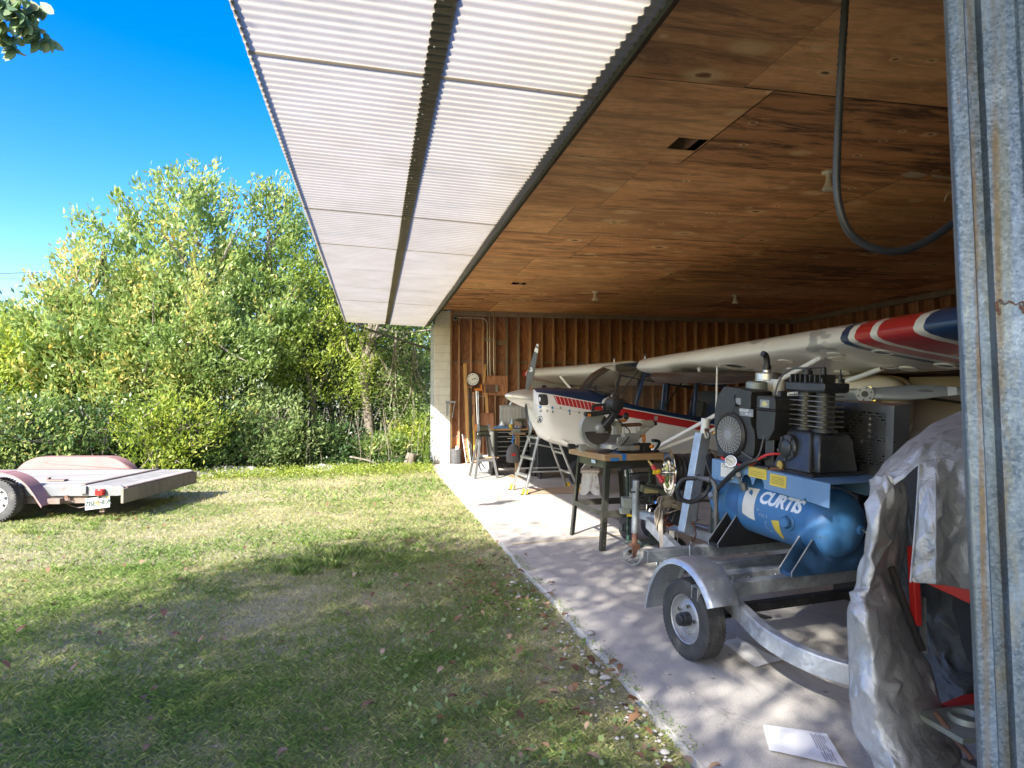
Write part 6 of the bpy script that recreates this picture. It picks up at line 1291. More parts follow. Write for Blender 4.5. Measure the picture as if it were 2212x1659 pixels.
# side shelf with vise and bag in front of the cabinet
VB = thing('vise', 'bench vise on a small wooden block at the right of the drawers', 'vise', (2.78, 13.12, .0), (0, 0, R(4)))
b = B(); b.box((0, 0, .845), (.30, .14, .03)); b.box((0, .02, .41), (.08, .08, .82)); b.box((0, .02, .01), (.3, .3, .02)); b.build('vise_post', M['bench_wood'], VB, bevel=.003)
b = B(); b.box((-.02, 0, .90), (.14, .08, .08)); b.box((-.10, 0, .88), (.04, .09, .05)); b.cyl((-.2, 0, .87), (0, 0, .87), .012); b.build('vise_jaw', M['greygreen'], VB, bevel=.006)
b = B(); b.box((-.13, -.05, .76), (.16, .05, .012)); b.build('vise_shelf', M['oldwood'], VB)
BG = thing('cloth_bag', 'dark grey drawstring bag with red patch hanging before the drawers', 'bag', (2.66, 12.95, .30), (0, 0, R(6)))
b = B(); b.loft([[(hw*math.cos(a), .085*hw/.14*math.sin(a), z) for a in [2*PI*k/20 for k in range(20)]] for z, hw in ((0, .10), (.02, .135), (.12, .145), (.24, .13), (.31, .09), (.35, .045), (.37, .03))]); b.build('bag_body', mat('grey_felt', (.075, .075, .08), (.1, .1, .105), 14, .95), BG, smooth=60)
b = B(); b.box((-.02, -.09, .16), (.09, .006, .04)); b.build('red_patch', M['red'], BG)
b = B(); b.tube(crom([(0, 0, .36), (-.02, .02, .42), (.02, .02, .48), (0, .05, .54)], 4), .012, 8); b.build('bag_cord', M['tape'], BG)
# step ladder
LD = thing('step_ladder', 'aluminium step ladder with yellow feet under the aeroplane nose', 'ladder', (2.72, 11.0, 0), (0, 0, R(2)))
TPZ = 1.28
def rail(p0, p1, w=.07): b = B(); b.beam(p0, p1, .028, w, (0, 1, 0)); return b
fr = {}
for sy, yb in ((-1, -.36), (1, .28)):
    p0, p1 = Vector((-.37 if sy < 0 else -.42, yb, 0)), Vector((-.02, yb*.72, TPZ)); fr[sy] = (p0, p1)
    rail(p0, p1).build('front_rail', M['alu'], LD, bevel=.003)
    q0, q1 = Vector((.55, yb*1.02, 0)), Vector((.04, yb*.72, TPZ)); rail(q0, q1, .045).build('rear_rail', M['alu'], LD, bevel=.003)
    for p, nm in ((p0, 'ladder_foot'), (q0, 'ladder_foot')):
        b = B(); b.box((p.x+.01, p.y, .045), (.09, .04, .09), Matrix.Rotation(.25 if p is p0 else -.3, 3, 'Y')); ft_ = b.build(nm, M['yellow'], LD, bevel=.006); b = B(); b.box((p.x-.01, p.y, .008), (.10, .05, .016)); b.build('foot_pad', M['blackp'], ft_)
    if True:
        b = B(); b.beam(p0.lerp(p1, .28), q0.lerp(q1, .28), .012, .02); b.beam(p0.lerp(p1, .62), q0.lerp(q1, .55), .012, .02); b.build('spreader', M['alu'], LD)
for t in (.22, .44, .70):
    a_, c_ = fr[-1][0].lerp(fr[-1][1], t), fr[1][0].lerp(fr[1][1], t); b = B(); b.beam(a_, c_, .085, .035); b.build('step', M['alu'], LD, bevel=.004)
for t in (.25, .5): 
    b = B(); b.beam(Vector((.55, -.36, 0)).lerp(Vector((.04, -.26, TPZ)), t), Vector((.55, .28, 0)).lerp(Vector((.04, .2, TPZ)), t), .03, .03); b.build('rear_bar', M['alu'], LD)
b = B(); b.box((.01, -.04, TPZ+.02), (.16, .56, .05)); b.build('ladder_top', M['blackp'], LD, bevel=.008)
p0, p1 = fr[-1]; dvec = (p1-p0).normalized(); c_ = p0.lerp(p1, .27); rot = dvec.to_track_quat('X', 'Y').to_matrix().to_4x4()
ang = math.atan2(dvec.z, dvec.x)
b = B(); b.box((0, 0, 0), (.40, .003, .052), Matrix.Rotation(-ang, 3, 'Y')); ll = b.build('label', M['ladder_label'], LD); ll.location = c_+Vector((0, -.0165, 0))
text('GORILLA   LADDERS', .045, M['white_let'], LD, Matrix.Translation(c_+Vector((0, -.019, 0))) @ Matrix.Rotation(-ang, 4, 'Y') @ Matrix.Rotation(PI/2, 4, 'X'), 'lettering', 0, None, .0008)
b = B(); MQ = Matrix.Translation(c_+Vector((0, -.0195, 0))) @ Matrix.Rotation(-ang, 4, 'Y'); b.add([MQ @ Vector(p) for p in ((-.022+.012, 0, -.018), (.018+.012, 0, -.018), (.022, 0, .0), (.012, 0, .02), (-.004, 0, .012))], [(0, 1, 2, 3, 4)]); b.build('label_mark', M['yellow'], LD, smooth=0)
text('NF', .07, M['lettblack'], LD, TR((.62, -.38, .03), PI/2, 0, 0), 'lettering')
b = B(); b.box((.60, -.345, .03), (.22, .06, .055)); b.build('ladder_foot', M['yellow'], LD, bevel=.004)
# black chest, cardboard, stool
CH_ = thing('storage_chest', 'large plain black chest on casters standing behind the step ladder', 'chest', (3.62, 13.0, 0), (0, 0, R(3)))
b = B(); b.box((0, 0, .46), (1.12, .55, .66), None, (1.0, 1.0)); b.box((0, 0, .80), (1.16, .58, .04)); b.build('chest_body', mat('black_sheet_metal', (.03, .034, .04), (.045, .05, .056), 3, .35, .3, .04), CH_, bevel=.01)
for x in (-.48, .48):
    b = B(); b.lathe([(.02, -.02), (.06, -.022), (.065, 0), (.06, .022), (.02, .02)], TR((x, -.2, .065), 0, PI/2, 0), 20); b.box((x, -.2, .11), (.05, .06, .05)); b.build('caster', M['black'], CH_)
    b = B(); b.lathe([(.02, -.02), (.06, -.022), (.065, 0), (.06, .022), (.02, .02)], TR((x, .2, .065), 0, PI/2, 0), 20); b.box((x, .2, .11), (.05, .06, .05)); b.build('caster', M['black'], CH_)
b = B(); b.grid(12, 8, lambda u, v: (2.42+.95*u+.12*v, 10.68+.55*v-.1*u, .012+.10*max(0, (u-.62))*max(0, v-.3)*3+.02*math.sin(PI*u)*v)); tag(b.build('cardboard_sheet', M['card'], solid=.005, smooth=0), 'torn flat sheet of brown cardboard on the floor under the step ladder', 'cardboard')
b = B(); b.add([(3.0, 8.1, .006), (3.5, 8.35, .006), (3.45, 8.6, .006), (2.95, 8.45, .05)], [(0, 1, 2, 3)]); tag(b.build('cardboard_scrap', mat('dusty_card', (.25, .22, .19), (.2, .17, .14), 6, .9), solid=.004, smooth=0), 'small dusty scrap of card on the floor behind the saw table', 'cardboard')
SL = thing('step_stool', 'old wooden step stool with flaking white paint by the saw table', 'stool', (3.43, 10.55, 0), (0, 0, R(-20)))
b = B(); b.box((0, 0, .375), (.30, .42, .04)); b.build('seat', M['oldwood'], SL, bevel=.008)
mflake = mat('flaking_paint', (.55, .55, .53), (.48, .47, .45), 9, .9, 0, .4, 30, (1, 1, .4), dirt=(.17, .11, .08), damt=.44, dscale=9)
for sy in (-1, 1):
    b = B(); b.prism([(-.17, 0), (-.06, 0), (0, .07), (.06, 0), (.17, 0), (.12, .355), (-.12, .355)], sy*.15-.014, sy*.15+.014, 'y'); b.build('stool_leg', mflake, SL, bevel=.004)
b = B(); b.box((0, 0, .2), (.03, .28, .08)); b.build('stool_brace', mflake, SL)
# papers on the slab
def paper(name, label, pts, curl, lines):
    q = [Vector(p) for p in pts]; b = B()
    def f(u, v):
        p = q[0].lerp(q[1], u).lerp(q[3].lerp(q[2], u), v); return (p.x, p.y, .006+curl*(max(0, u-.6)**2+max(0, v-.6)**2*.6)+.003*noise.noise((u*4, v*4, 1))+.004*abs(math.sin(v*3)))
    b.grid(10, 10, f); o = b.build(name, M['paper'], None, 60); tag(o, label, 'paper')
    b = B()
    for v, u0, u1 in lines: n_ = len(b.v); b.add([Vector(f(u0, v))+Vector((0, 0, .0015)), Vector(f(u1, v))+Vector((0, 0, .0015)), Vector(f(u1, v+.022))+Vector((0, 0, .0015)), Vector(f(u0, v+.022))+Vector((0, 0, .0015))], [(0, 1, 2, 3)])
    b.build('printed_line', M['ink'], o, smooth=0)
pp = [atZ(*q) for q in ((1648, 1568), (1662, 1628), (1832, 1668), (1786, 1590))]
paper('paper_sheet', 'white printed sheet lying flat on the slab nearest the camera', pp, .05, [(.72+.035*i, .08+.03*(i % 2), .55+.06*(i % 3)) for i in range(6)]+[(.74+.035*i, .66, .95-.05*(i % 2)) for i in range(5)])
b = bpy.data.objects['paper_sheet']
pp = [atZ(*q) for q in ((1566, 1392), (1632, 1446), (1690, 1432), (1592, 1380))]
paper('paper_sheet', 'white printed sheet half in shade behind the trailer wheel', pp, .04, [(.3, .1, .5), (.38, .1, .6), (.46, .15, .7), (.54, .1, .65), (.62, .15, .7), (.7, .2, .6)])
b = B(); b.add([atZ(1553, 1388, .006), atZ(1580, 1380, .006), atZ(1600, 1384, .006), atZ(1572, 1395, .006)], [(0, 1, 2, 3)]); tag(b.build('paper_scrap', M['paper'], smooth=0), 'small white paper corner showing beneath the shaded printed sheet', 'paper')
# ------------------------------------------------------------------ things on the end wall
YW = YEND-.155
CK = thing('wall_clock', 'round white wall clock with black rim and black numerals on the studs', 'clock', (2.345, YW-.005, 2.01))
b = B(); MC_ = Matrix.Rotation(PI/2, 4, 'X'); b.lathe([(.001, 0), (.168, 0), (.172, .03), (.166, .042), (.150, .042), (.148, .024)], MC_, 48); b.build('clock_rim', M['black'], CK)
b = B(); b.lathe([(.001, .024), (.149, .024)], MC_, 48); b.build('clock_face', M['white_paint'], CK)
for k in range(1, 13):
    a = R(90-30*k); text(str(k), .040, M['lettblack'], CK, TR((.118*math.cos(a), -.027, .118*math.sin(a)), PI/2, 0, 0), 'numeral', 0, None, .0012)
for ang_, L, w in ((R(16), .095, .010), (R(-2), .115, .004), (R(24), .065, .012)):
    b = B(); b.beam((-.02*math.cos(ang_), -.03, -.02*math.sin(ang_)), (L*math.cos(ang_), -.03, L*math.sin(ang_)), w, .003, (0, -1, 0)); b.build('clock_hand', M['lettblack'], CK)
def wallthing(name, label, cat, builders, loc=None, group=None):
    if len(builders) == 1:
        nm, b, m_ = builders[0]; o = b.build(name, m_, None, bevel=.002)
        c = sum((v.co for v in o.data.vertices), Vector())/len(o.data.vertices); c.z = min(v.co.z for v in o.data.vertices)
        o.data.transform(Matrix.Translation(-c)); o.location = c; return tag(o, label, cat, group)
    th = thing(name, label, cat, loc, (0, 0, 0), group)
    for nm, b, m_ in builders:
        o = b.build(nm, m_, th, bevel=.002); o.location = -Vector(loc)
    return th
def W_(f): b = B(); f(b); return b
wallthing('junction_box', 'small open electrical junction box high on the end wall by the pillar', 'junction box', [('box', W_(lambda b: b.box((1.93, YW+.09, 3.48), (.10, .06, .10))), M['conduit']), ('box_face', W_(lambda b: b.box((1.93, YW+.055, 3.48), (.06, .01, .06))), M['shade_dark'])], (1.93, YW+.09, 3.43))
wallthing('electrical_conduit', 'thin steel conduit running along under the ceiling and bending down the studs', 'conduit', [('p', W_(lambda b: b.tube(crom([(1.98, YW-.012, 3.49), (2.5, YW-.012, 3.49), (2.62, YW-.012, 3.47), (2.68, YW-.012, 3.40), (2.70, YW-.012, 3.2), (2.715, YW-.012, 1.88)], 5), .011, 8)), M['conduit'])])
wallthing('electrical_conduit', 'straight thin steel conduit, middle of the three vertical runs above the breaker box', 'conduit', [('p', W_(lambda b: b.tube([(2.755, YW-.012, 3.6), (2.775, YW-.012, 1.88)], .011, 8)), M['conduit'])])
wallthing('electrical_conduit', 'thin steel conduit with a kink at the bottom, right of the three vertical runs', 'conduit', [('p', W_(lambda b: b.tube(crom([(2.86, YW-.012, 3.6), (2.86, YW-.012, 2.4), (2.865, YW-.012, 2.2), (2.90, YW-.012, 2.05), (2.915, YW-.012, 1.85)], 5), .011, 8)), M['conduit'])])
wallthing('breaker_box', 'grey electrical box at the foot of the vertical conduits', 'electrical box', [('box', W_(lambda b: b.box((2.77, YW-.045, 1.78), (.25, .07, .20))), M['rust']), ('side', W_(lambda b: b.box((2.92, YW-.045, 1.79), (.05, .08, .17))), M['conduit'])], (2.77, YW-.04, 1.68))
for i, (x0, z0, x1, z1, w, m_, lb_) in enumerate(((2.15, 2.38, 2.24, .03, .075, 'stud_lt', 'tall yellowish board leaning on the wall left of the clock'), (2.66, 2.38, 2.60, 1.92, .05, 'stud_lt', 'short pale board leaning over the breaker box'), (2.66, 1.85, 2.68, 1.2, .07, 'stud_lt', 'short upright board below the breaker box'), (2.36, 1.7, 2.38, .03, .06, 'stud', 'reddish board leaning on the wall right of the black beam'))):
    wallthing('leaning_board', lb_, 'board', [('p', W_(lambda b: b.beam((x0, YW-.03, z0), (x1, YW-.07-.03*i, z1), w, .022, (0, 1, 0))), M[m_])], None, 'boards leaning on the end wall')
wallthing('leaning_beam', 'dark grey steel beam leaning on the wall below the clock', 'beam', [('p', W_(lambda b: b.beam((2.27, YW-.04, 1.80), (2.29, YW-.12, .02), .045, .05, (0, 1, 0))), M['deepbeam'])])
wallthing('level', 'yellow levelling bar leaning beside the dark steel beam', 'level', [('p', W_(lambda b: b.beam((2.34, YW-.05, 1.15), (2.37, YW-.14, .26), .026, .05, (0, 1, 0))), M['yellow'])])
wallthing('metal_pole', 'tall bundle of bare aluminium poles leaning on the wall below the orange tray', 'pole', [('a', W_(lambda b: b.tube([(2.43, YW-.05, 1.72), (2.47, YW-.16, .3)], .022, 10)), M['alu']), ('b', W_(lambda b: b.tube([(2.475, YW-.05, 1.72), (2.49, YW-.16, .3)], .018, 10)), M['galv'])], (2.45, YW-.1, .3))
wallthing('orange_tray', 'small orange shelf tray fixed under the clock', 'tray', [('t', W_(lambda b: (b.box((2.48, YW-.05, 1.76), (.19, .08, .05)), b.box((2.55, YW-.05, 1.83), (.03, .08, .12)))), M['orange'])])
wallthing('orange_marker', 'orange plastic piece hanging on the poles above the stand', 'marker', [('t', W_(lambda b: b.box((2.405, YW-.20, .86), (.045, .03, .17))), M['orange'])])
wallthing('shelf_rail', 'thin grey metal rail across the studs under the clock', 'rail', [('t', W_(lambda b: b.box((2.45, YW-.03, 1.60), (.5, .05, .018))), M['galv_d'])])
wallthing('shelf_rail', 'short timber batten fixed across the conduits', 'rail', [('t', W_(lambda b: b.box((2.75, YW-.006, 2.97), (.3, .03, .06))), M['stud_grey'])])
wallthing('bracket', 'grey steel hinge bracket on the block pillar edge', 'bracket', [('a', W_(lambda b: (b.box((1.80, YEND-.28, 1.46), (.24, .03, .05)), b.box((1.71, YEND-.28, 1.3), (.025, .025, .33)))), M['galv_d']), ('rod', W_(lambda b: b.tube([(1.90, YEND-.29, 1.45), (1.84, YEND-.3, 1.08)], .010, 8)), M['galv_d'])], (1.76, YEND-.28, 1.1))
wallthing('rack_ladder', 'narrow aluminium wire rack leaning on the wall between timber studs', 'rack', [('r', W_(lambda b: [b.tube([(2.09+dx, YW-.04, .70), (2.17+dx, YW-.2, .01)], .010, 6) for dx in (0, .11)]), M['alu']), ('s', W_(lambda b: [b.tube([(2.09+.08*t, YW-.04-.16*t, .70-.69*t), (2.20+.08*t, YW-.04-.16*t, .70-.69*t)], .005, 5) for t in (.1, .22, .34, .46, .58, .7, .82, .94)]), M['alu'])], (2.16, YW-.15, 0))
BN = thing('bin', 'small dark ribbed bin in the corner between pillar and first stud', 'bin', (1.935, YW-.12, 0))
b = B(); b.lathe([(.105+.004*(1 if 0 else 0), .0), (.11, .02), (.118, .34), (.112, .35), (.10, .33), (.095, .03)], None, 28)
for k in range(22): a = 2*PI*k/22; b.beam((.112*math.cos(a), .112*math.sin(a), .02), (.120*math.cos(a+.03), .120*math.sin(a+.03), .34), .012, .008)
b.build('bin_body', mat('dark_grey_bin', (.07, .07, .075), (.12, .12, .125), 9, .7), BN)
b = B(); b.cyl((.03, 0, .05), (.03, 0, .42), .04); b.build('white_roll', M['white_label'], BN)
wallthing('pegboard', 'grey perforated pegboard behind the aeroplane nose and wing', 'pegboard', [('b', W_(lambda b: b.box((4.85, YW-.012, 1.95), (2.1, .02, .5))), mat('pegboard_grey', (.35, .36, .36), (.3, .31, .31), 4, .6)), ('h', W_(lambda b: [b.box((3.85+.07*i, YW-.024, 1.74+.06*j), (.014, .004, .014)) for i in range(29) for j in range(8)]), M['shade_dark'])], (4.85, YW, 1.7))
for k in range(5):
    b = B(); h_ = random.uniform(.2, .35); b.box((4.1+.33*k, YW-.06, 1.75+random.uniform(-.04, .1)), (random.uniform(.05, .12), .05, h_)); b.beam((4.1+.33*k, YW-.06, 1.7), (4.12+.33*k, YW-.06, 1.45), .03, .03)
    wallthing('hanging_tool', 'dark hand tool hanging on the pegboard behind the far wing', 'tool', [('t', b, M['black'])], None, 'tools hanging on the pegboard')
b = B(); b.box((5.2, YW-.35, .88), (2.8, .6, .05)); b.box((3.9, YW-.35, .43), (.08, .5, .86)); b.box((6.5, YW-.35, .43), (.08, .5, .86)); wallthing('workbench', 'long timber workbench against the end wall behind the aeroplane', 'workbench', [('t', b, M['bench_wood'])])
for k in range(6):
    b = B(); h_ = random.uniform(.15, .4); b.box((4.3+.36*k, YW-.35, .906+h_/2), (random.uniform(.15, .3), .3, h_)); wallthing('storage_box', 'plain storage box on the workbench behind the aeroplane cabin', 'box', [('t', b, M[('card', 'grey_paint', 'black', 'white_label', 'maroon', 'card')[k]])], None, 'boxes on the far workbench')

# ------------------------------------------------------------------ tarp covered machine by the jamb
CV = thing('covered_machine', 'red framed machine standing under the silver tarp beside the metal jamb', 'machine', (2.42, 2.55, 0))
CVo = Vector((2.42, 2.55, 0))
def cvb(): b = B(); b.M = Matrix.Translation(-CVo); return b
b = cvb(); b.beam(at(1972, 1180, 2.72), at(1979, 1350, 2.72), .032, .03, (1, 0, 0)); b.build('frame_post', M['red'], CV, bevel=.004)
b = cvb(); b.beam(at(2010, 1245, 2.72), at(2150, 1310, 2.55), .03, .06); b.build('frame_rail', M['red'], CV, bevel=.004)
b = cvb(); b.tube([at(1924, 1225, 2.74), at(1955, 1310, 2.72), at(1992, 1405, 2.70)], .014, 8); b.build('handle_bar', M['black'], CV)
b = cvb(); b.beam(at(1992, 1290, 2.76), at(1996, 1410, 2.76), .03, .008, (1, 0, 0)); b.build('side_strip', M['galv_d'], CV)
b = cvb(); c0 = at(2120, 1500, 2.95); b.box((c0.x+.15, c0.y+.1, .75), (.55, .45, .9)); b.build('machine_body', M['shade_dark'], CV, bevel=.05)
b = cvb(); b.loft([[at(2030, 1520, 2.75), at(2080, 1500, 2.75), at(2150, 1490, 2.7), at(2150, 1530, 2.6), at(2060, 1535, 2.6)], [at(2030, 1545, 2.75), at(2080, 1530, 2.75), at(2150, 1520, 2.7), at(2150, 1552, 2.6), at(2060, 1555, 2.6)]]); b.build('red_shield', M['red'], CV, bevel=.004)
b = cvb(); p = at(2100, 1562, 2.5); b.box((p.x, p.y, p.z), (.30, .22, .02)); b.lathe([(.045, .0), (.055, .02), (.06, .02), (.065, 0)], Matrix.Translation(p+Vector((-.02, .0, .012))), 24); b.build('deck_plate', M['greygreen'], CV)
b = cvb(); b.tube([at(2020, 1540, 2.5), at(2060, 1590, 2.42), at(2100, 1640, 2.36)], .010, 8); b.build('lever', M['rust'], CV)
b = cvb(); p = at(2090, 1620, 2.5)
for k in range(5): b.box((p.x-.05+.04*k, p.y, .08+.03*(k % 3)), (.05, .08, .06))
b.box((p.x+.05, p.y, p.z-.12), (.2, .1, .1)); b.build('underframe', M['sawgrey'], CV, bevel=.006)
TP = thing('tarp', 'crumpled silver tarp with grey lining draped over the red machine by the jamb', 'tarp', tuple(CVo))
def net(rows, nu, nv, amp=.012, seed=0, name='tarp', mtl=None):
    """sheet through a net of survey points: crumpled coarse facets, creased and subdivided"""
    P = [[at(*q) for q in r] for r in rows]; cols = [crom([P[i][j] for i in range(len(P))], nv) for j in range(len(P[0]))]
    G = [crom([cols[j][i] for j in range(len(cols))], nu) for i in range(len(cols[0]))]; h, w = len(G), len(G[0]); rd = random.Random(seed)
    bm = bmesh.new(); V = []
    for i in range(h):
        for j in range(w):
            p = G[i][j]; du = (G[i][min(j+1, w-1)]-G[i][max(j-1, 0)]); dv = (G[min(i+1, h-1)][j]-G[max(i-1, 0)][j]); n_ = du.cross(dv)
            if n_.length > 0: n_.normalize()
            ins = 1 if 0 < i < h-1 and 0 < j < w-1 else .25
            q = p+n_*(.45+.55*(ins > .9))*(amp*rd.uniform(-1, 1)*(1.6 if rd.random() < .2 else .8)+amp*1.2*noise.noise(p*7+Vector((seed, 0, 0))))+(du*rd.uniform(-.22, .22)+dv*rd.uniform(-.22, .22))*ins
            V.append(bm.verts.new(q-CVo))
    for i in range(h-1):
        for j in range(w-1):
            a_, b_, c_, d_ = V[i*w+j], V[i*w+j+1], V[(i+1)*w+j+1], V[(i+1)*w+j]
            if rd.random() < .5: bm.faces.new((a_, b_, c_)); bm.faces.new((a_, c_, d_))
            else: bm.faces.new((a_, b_, d_)); bm.faces.new((b_, c_, d_))
    cl = bm.edges.layers.float.new('crease_edge')
    for e_ in bm.edges: e_[cl] = rd.choice((0, .3, .6, .85, 1.0))
    me = bpy.data.meshes.new(name); bm.to_mesh(me); bm.free(); me.materials.append(mtl); me.shade_smooth()
    o = bpy.data.objects.new(name, me); COL.objects.link(o); o.parent = TP
    md = o.modifiers.new('soft', 'SUBSURF'); md.levels = 2; md.render_levels = 2
    md = o.modifiers.new('thick', 'SOLIDIFY'); md.thickness = .002; md.offset = 0
    return o
A_ = [[(1882, 1038, 2.74), (1905, 1026, 2.66), (1932, 1030, 2.64), (1958, 1048, 2.68)],
      [(1878, 1100, 2.66), (1902, 1100, 2.58), (1930, 1110, 2.66), (1960, 1128, 2.82)],
      [(1864, 1195, 2.66), (1888, 1200, 2.55), (1922, 1208, 2.70), (1948, 1220, 2.88)],
      [(1848, 1262, 2.64), (1872, 1272, 2.56), (1912, 1262, 2.68), (1936, 1285, 2.88)],
      [(1830, 1312, 2.62), (1866, 1322, 2.50), (1918, 1330, 2.66), (1962, 1350, 2.84)],
      [(1831, 1400, 2.64), (1880, 1412, 2.48), (1942, 1420, 2.60), (2005, 1432, 2.80)],
      [(1836, 1500, 2.62), (1893, 1512, 2.44), (1970, 1520, 2.54), (2040, 1532, 2.72)],
      [(1848, 1585, 2.58), (1908, 1602, 2.42), (1990, 1602, 2.48), (2066, 1602, 2.64)],
      [(1892, 1665, 2.50), (1942, 1690, 2.38), (2010, 1690, 2.40), (2084, 1682, 2.54)],
      [(1904, 1790, 2.46), (1948, 1812, 2.38), (2015, 1812, 2.38), (2090, 1802, 2.48)]]
net(A_, 3, 3, .014, 1, 'tarp_drape', M['tarp'])
B_ = [[(1880, 1046, 2.86), (1912, 1000, 2.92), (1985, 934, 3.0), (2070, 888, 3.05), (2150, 868, 3.05)],
      [(1882, 1050, 2.72), (1918, 1012, 2.70), (1990, 962, 2.68), (2060, 930, 2.68), (2150, 905, 2.68)],
      [(1900, 1066, 2.66), (1935, 1045, 2.62), (1988, 1002, 2.56), (2055, 985, 2.54), (2150, 970, 2.5)]]
net(B_, 3, 4, .009, 4, 'tarp_top', M['tarp'])
C_ = [[(1987, 1000, 2.56), (2020, 992, 2.55), (2060, 984, 2.54), (2150, 970, 2.5)],
      [(1983, 1085, 2.50), (2020, 1085, 2.44), (2065, 1085, 2.47), (2150, 1085, 2.42)],
      [(1976, 1175, 2.48), (2020, 1178, 2.42), (2070, 1182, 2.45), (2150, 1188, 2.4)],
      [(1968, 1258, 2.47), (2020, 1262, 2.42), (2078, 1270, 2.44), (2150, 1282, 2.4)]]
net(C_, 3, 4, .008, 9, 'tarp_flap', M['tarp'])
for rw in ([(1986, 1000, 2.553), (1981, 1085, 2.494), (1974, 1175, 2.474), (1967, 1258, 2.464)], [(2021, 992, 2.545), (2021, 1085, 2.434), (2021, 1178, 2.414), (2021, 1262, 2.414)], ):
    b = B(); b.tube([q-CVo for q in crom([at(*q) for q in rw], 8)], .0035, 6); b.build('tarp_seam', M['tarp'], TP)
D_ = [[(1915, 1060, 2.95), (1960, 1080, 2.9), (2000, 1190, 2.9), (2150, 1190, 2.9)], [(1935, 1220, 2.95), (1965, 1230, 2.95), (2010, 1240, 2.95), (2150, 1250, 2.9)],
      [(1950, 1300, 3.0), (1990, 1330, 2.98), (2040, 1340, 2.95), (2150, 1340, 2.9)], [(1990, 1400, 2.98), (2020, 1420, 2.92), (2060, 1430, 2.88), (2150, 1430, 2.85)],
      [(2020, 1470, 2.92), (2040, 1480, 2.85), (2080, 1490, 2.78), (2150, 1490, 2.75)], [(2030, 1515, 2.9), (2050, 1520, 2.8), (2090, 1525, 2.75), (2150, 1525, 2.72)]]
net(D_, 3, 3, .012, 13, 'tarp_lining', M['tarp_in'])
# grey bench machine between belt guard and tarp
BM = thing('bench_machine', 'grey bench machine with knobs and dark swing arm, behind the belt guard and tarp', 'machine', (3.72, 3.95, 0), (0, 0, R(-30)))
bmo = Vector((3.72, 3.95, 0)); Mi = TR(tuple(bmo), 0, 0, R(-30)).inverted()
def bmb(): b = B(); b.M = Mi; return b
t_ = 5.0
b = bmb(); p = at(1870, 1018, t_); b.box(p, (.30, .16, .10)); b.box((p.x+.05, p.y+.1, p.z-.02), (.4, .2, .08)); b.build('control_box', M['greygreen'], BM, bevel=.004)
b = bmb(); p = at(1860, 1018, t_-.1); b.cyl(p, p+Vector((-.02, -.04, 0)), .020, n=14); b.build('knob', M['blackp'], BM)
b = bmb(); q = [at(1838, 1065, t_-.2), at(1838, 1045, t_-.2), at(1868, 1008, t_-.2), at(1888, 1005, t_-.2), at(1898, 1025, t_-.2), at(1870, 1075, t_-.2)]; b.loft([q, [p+Vector((.02, .05, 0)) for p in q]]); b.build('swing_arm', mat('dark_blue_grey', (.05, .06, .075), (.07, .08, .095), 6, .45), BM, bevel=.004)
b = bmb(); p = at(1905, 1010, t_); b.cyl(p, p+Vector((.1, .02, .01)), .03, n=14); b.cyl(p+Vector((.02, -.02, .02)), p+Vector((.08, -.05, .03)), .02, n=12); b.build('spindle', M['black'], BM)
b = bmb(); p = at(1855, 985, t_+.3); b.box(p, (.22, .04, .20)); b.build('maroon_panel', M['maroon'], BM, bevel=.003)
b = bmb(); p = at(1888, 988, t_+.28); b.box(p, (.16, .04, .16)); b.cyl(p+Vector((0, 0, -.1)), p+Vector((0, -.1, -.1)), .02); b.build('beige_panel', M['beige'], BM, bevel=.003)
b = bmb(); p = at(1878, 1018, t_+.1); b.box((p.x+.05, p.y+.08, p.z/2-.05), (.4, .3, p.z-.1)); b.build('machine_stand', M['black'], BM, bevel=.01)

# ------------------------------------------------------------------ flatbed trailer on the lawn (local -x towards its tongue, y away from camera)
FT = thing('flatbed_trailer', 'flatbed car trailer with weathered wooden deck and faded maroon fenders on the lawn', 'trailer', (-3.15, 9.75, -.03), (0, 0, R(-9.8)))
mfen = mat('faded_maroon', (.34, .185, .17), (.28, .14, .125), 4, .6, 0, .05, dirt=(.16, .08, .06), damt=.32, dscale=5)
mrail = mat('grey_trailer_steel', (.24, .25, .26), (.17, .175, .18), 5, .5, .4, .1, dirt=(.17, .09, .06), damt=.36, dscale=5)
mrust = mat('brown_trailer_steel', (.17, .11, .09), (.24, .2, .17), 6, .7, .2, .15, dirt=(.1, .06, .045), damt=.4)
WD = 2.05
for k in range(10):
    y0 = .03+(WD-.06)*k/10; b = B(); b.box2((-6.0, y0+.007, .395), (-.60, y0+(WD-.06)/10-.007, .43+random.uniform(-.003, .003))); b.build('deck_board', M['deck_wood'], FT)
for k in range(3):
    b = B(); b.loft([[(x, y, z) for y, z in ((.04, z0), (WD-.04, z0), (WD-.04, z0-.03), (.04, z0-.03))] for x, z0 in ((-.53+.17*k, .425-.010*k), (-.53+.17*(k+1)-.006, .425-.010*(k+1)))]); b.build('ramp_board', M['deck_wood'], FT)
b = B(); b.box((-.565, WD/2, .432), (.06, WD-.06, .02)); b.box((-.02, WD/2, .398), (.05, WD-.06, .016)); b.build('deck_trim', mrust, FT, bevel=.003)
b = B(); b.box((.0, WD/2-.02, .295), (.035, WD+.14, .185))
for k in range(11): b.box((.020, .12+.19*k, .295), (.006, .018, .17))
b.build('rear_board', mat('old_tan_steel', (.24, .215, .17), (.17, .15, .12), 5, .75, .1, .1, dirt=(.16, .13, .1), damt=.38), FT, bevel=.004)
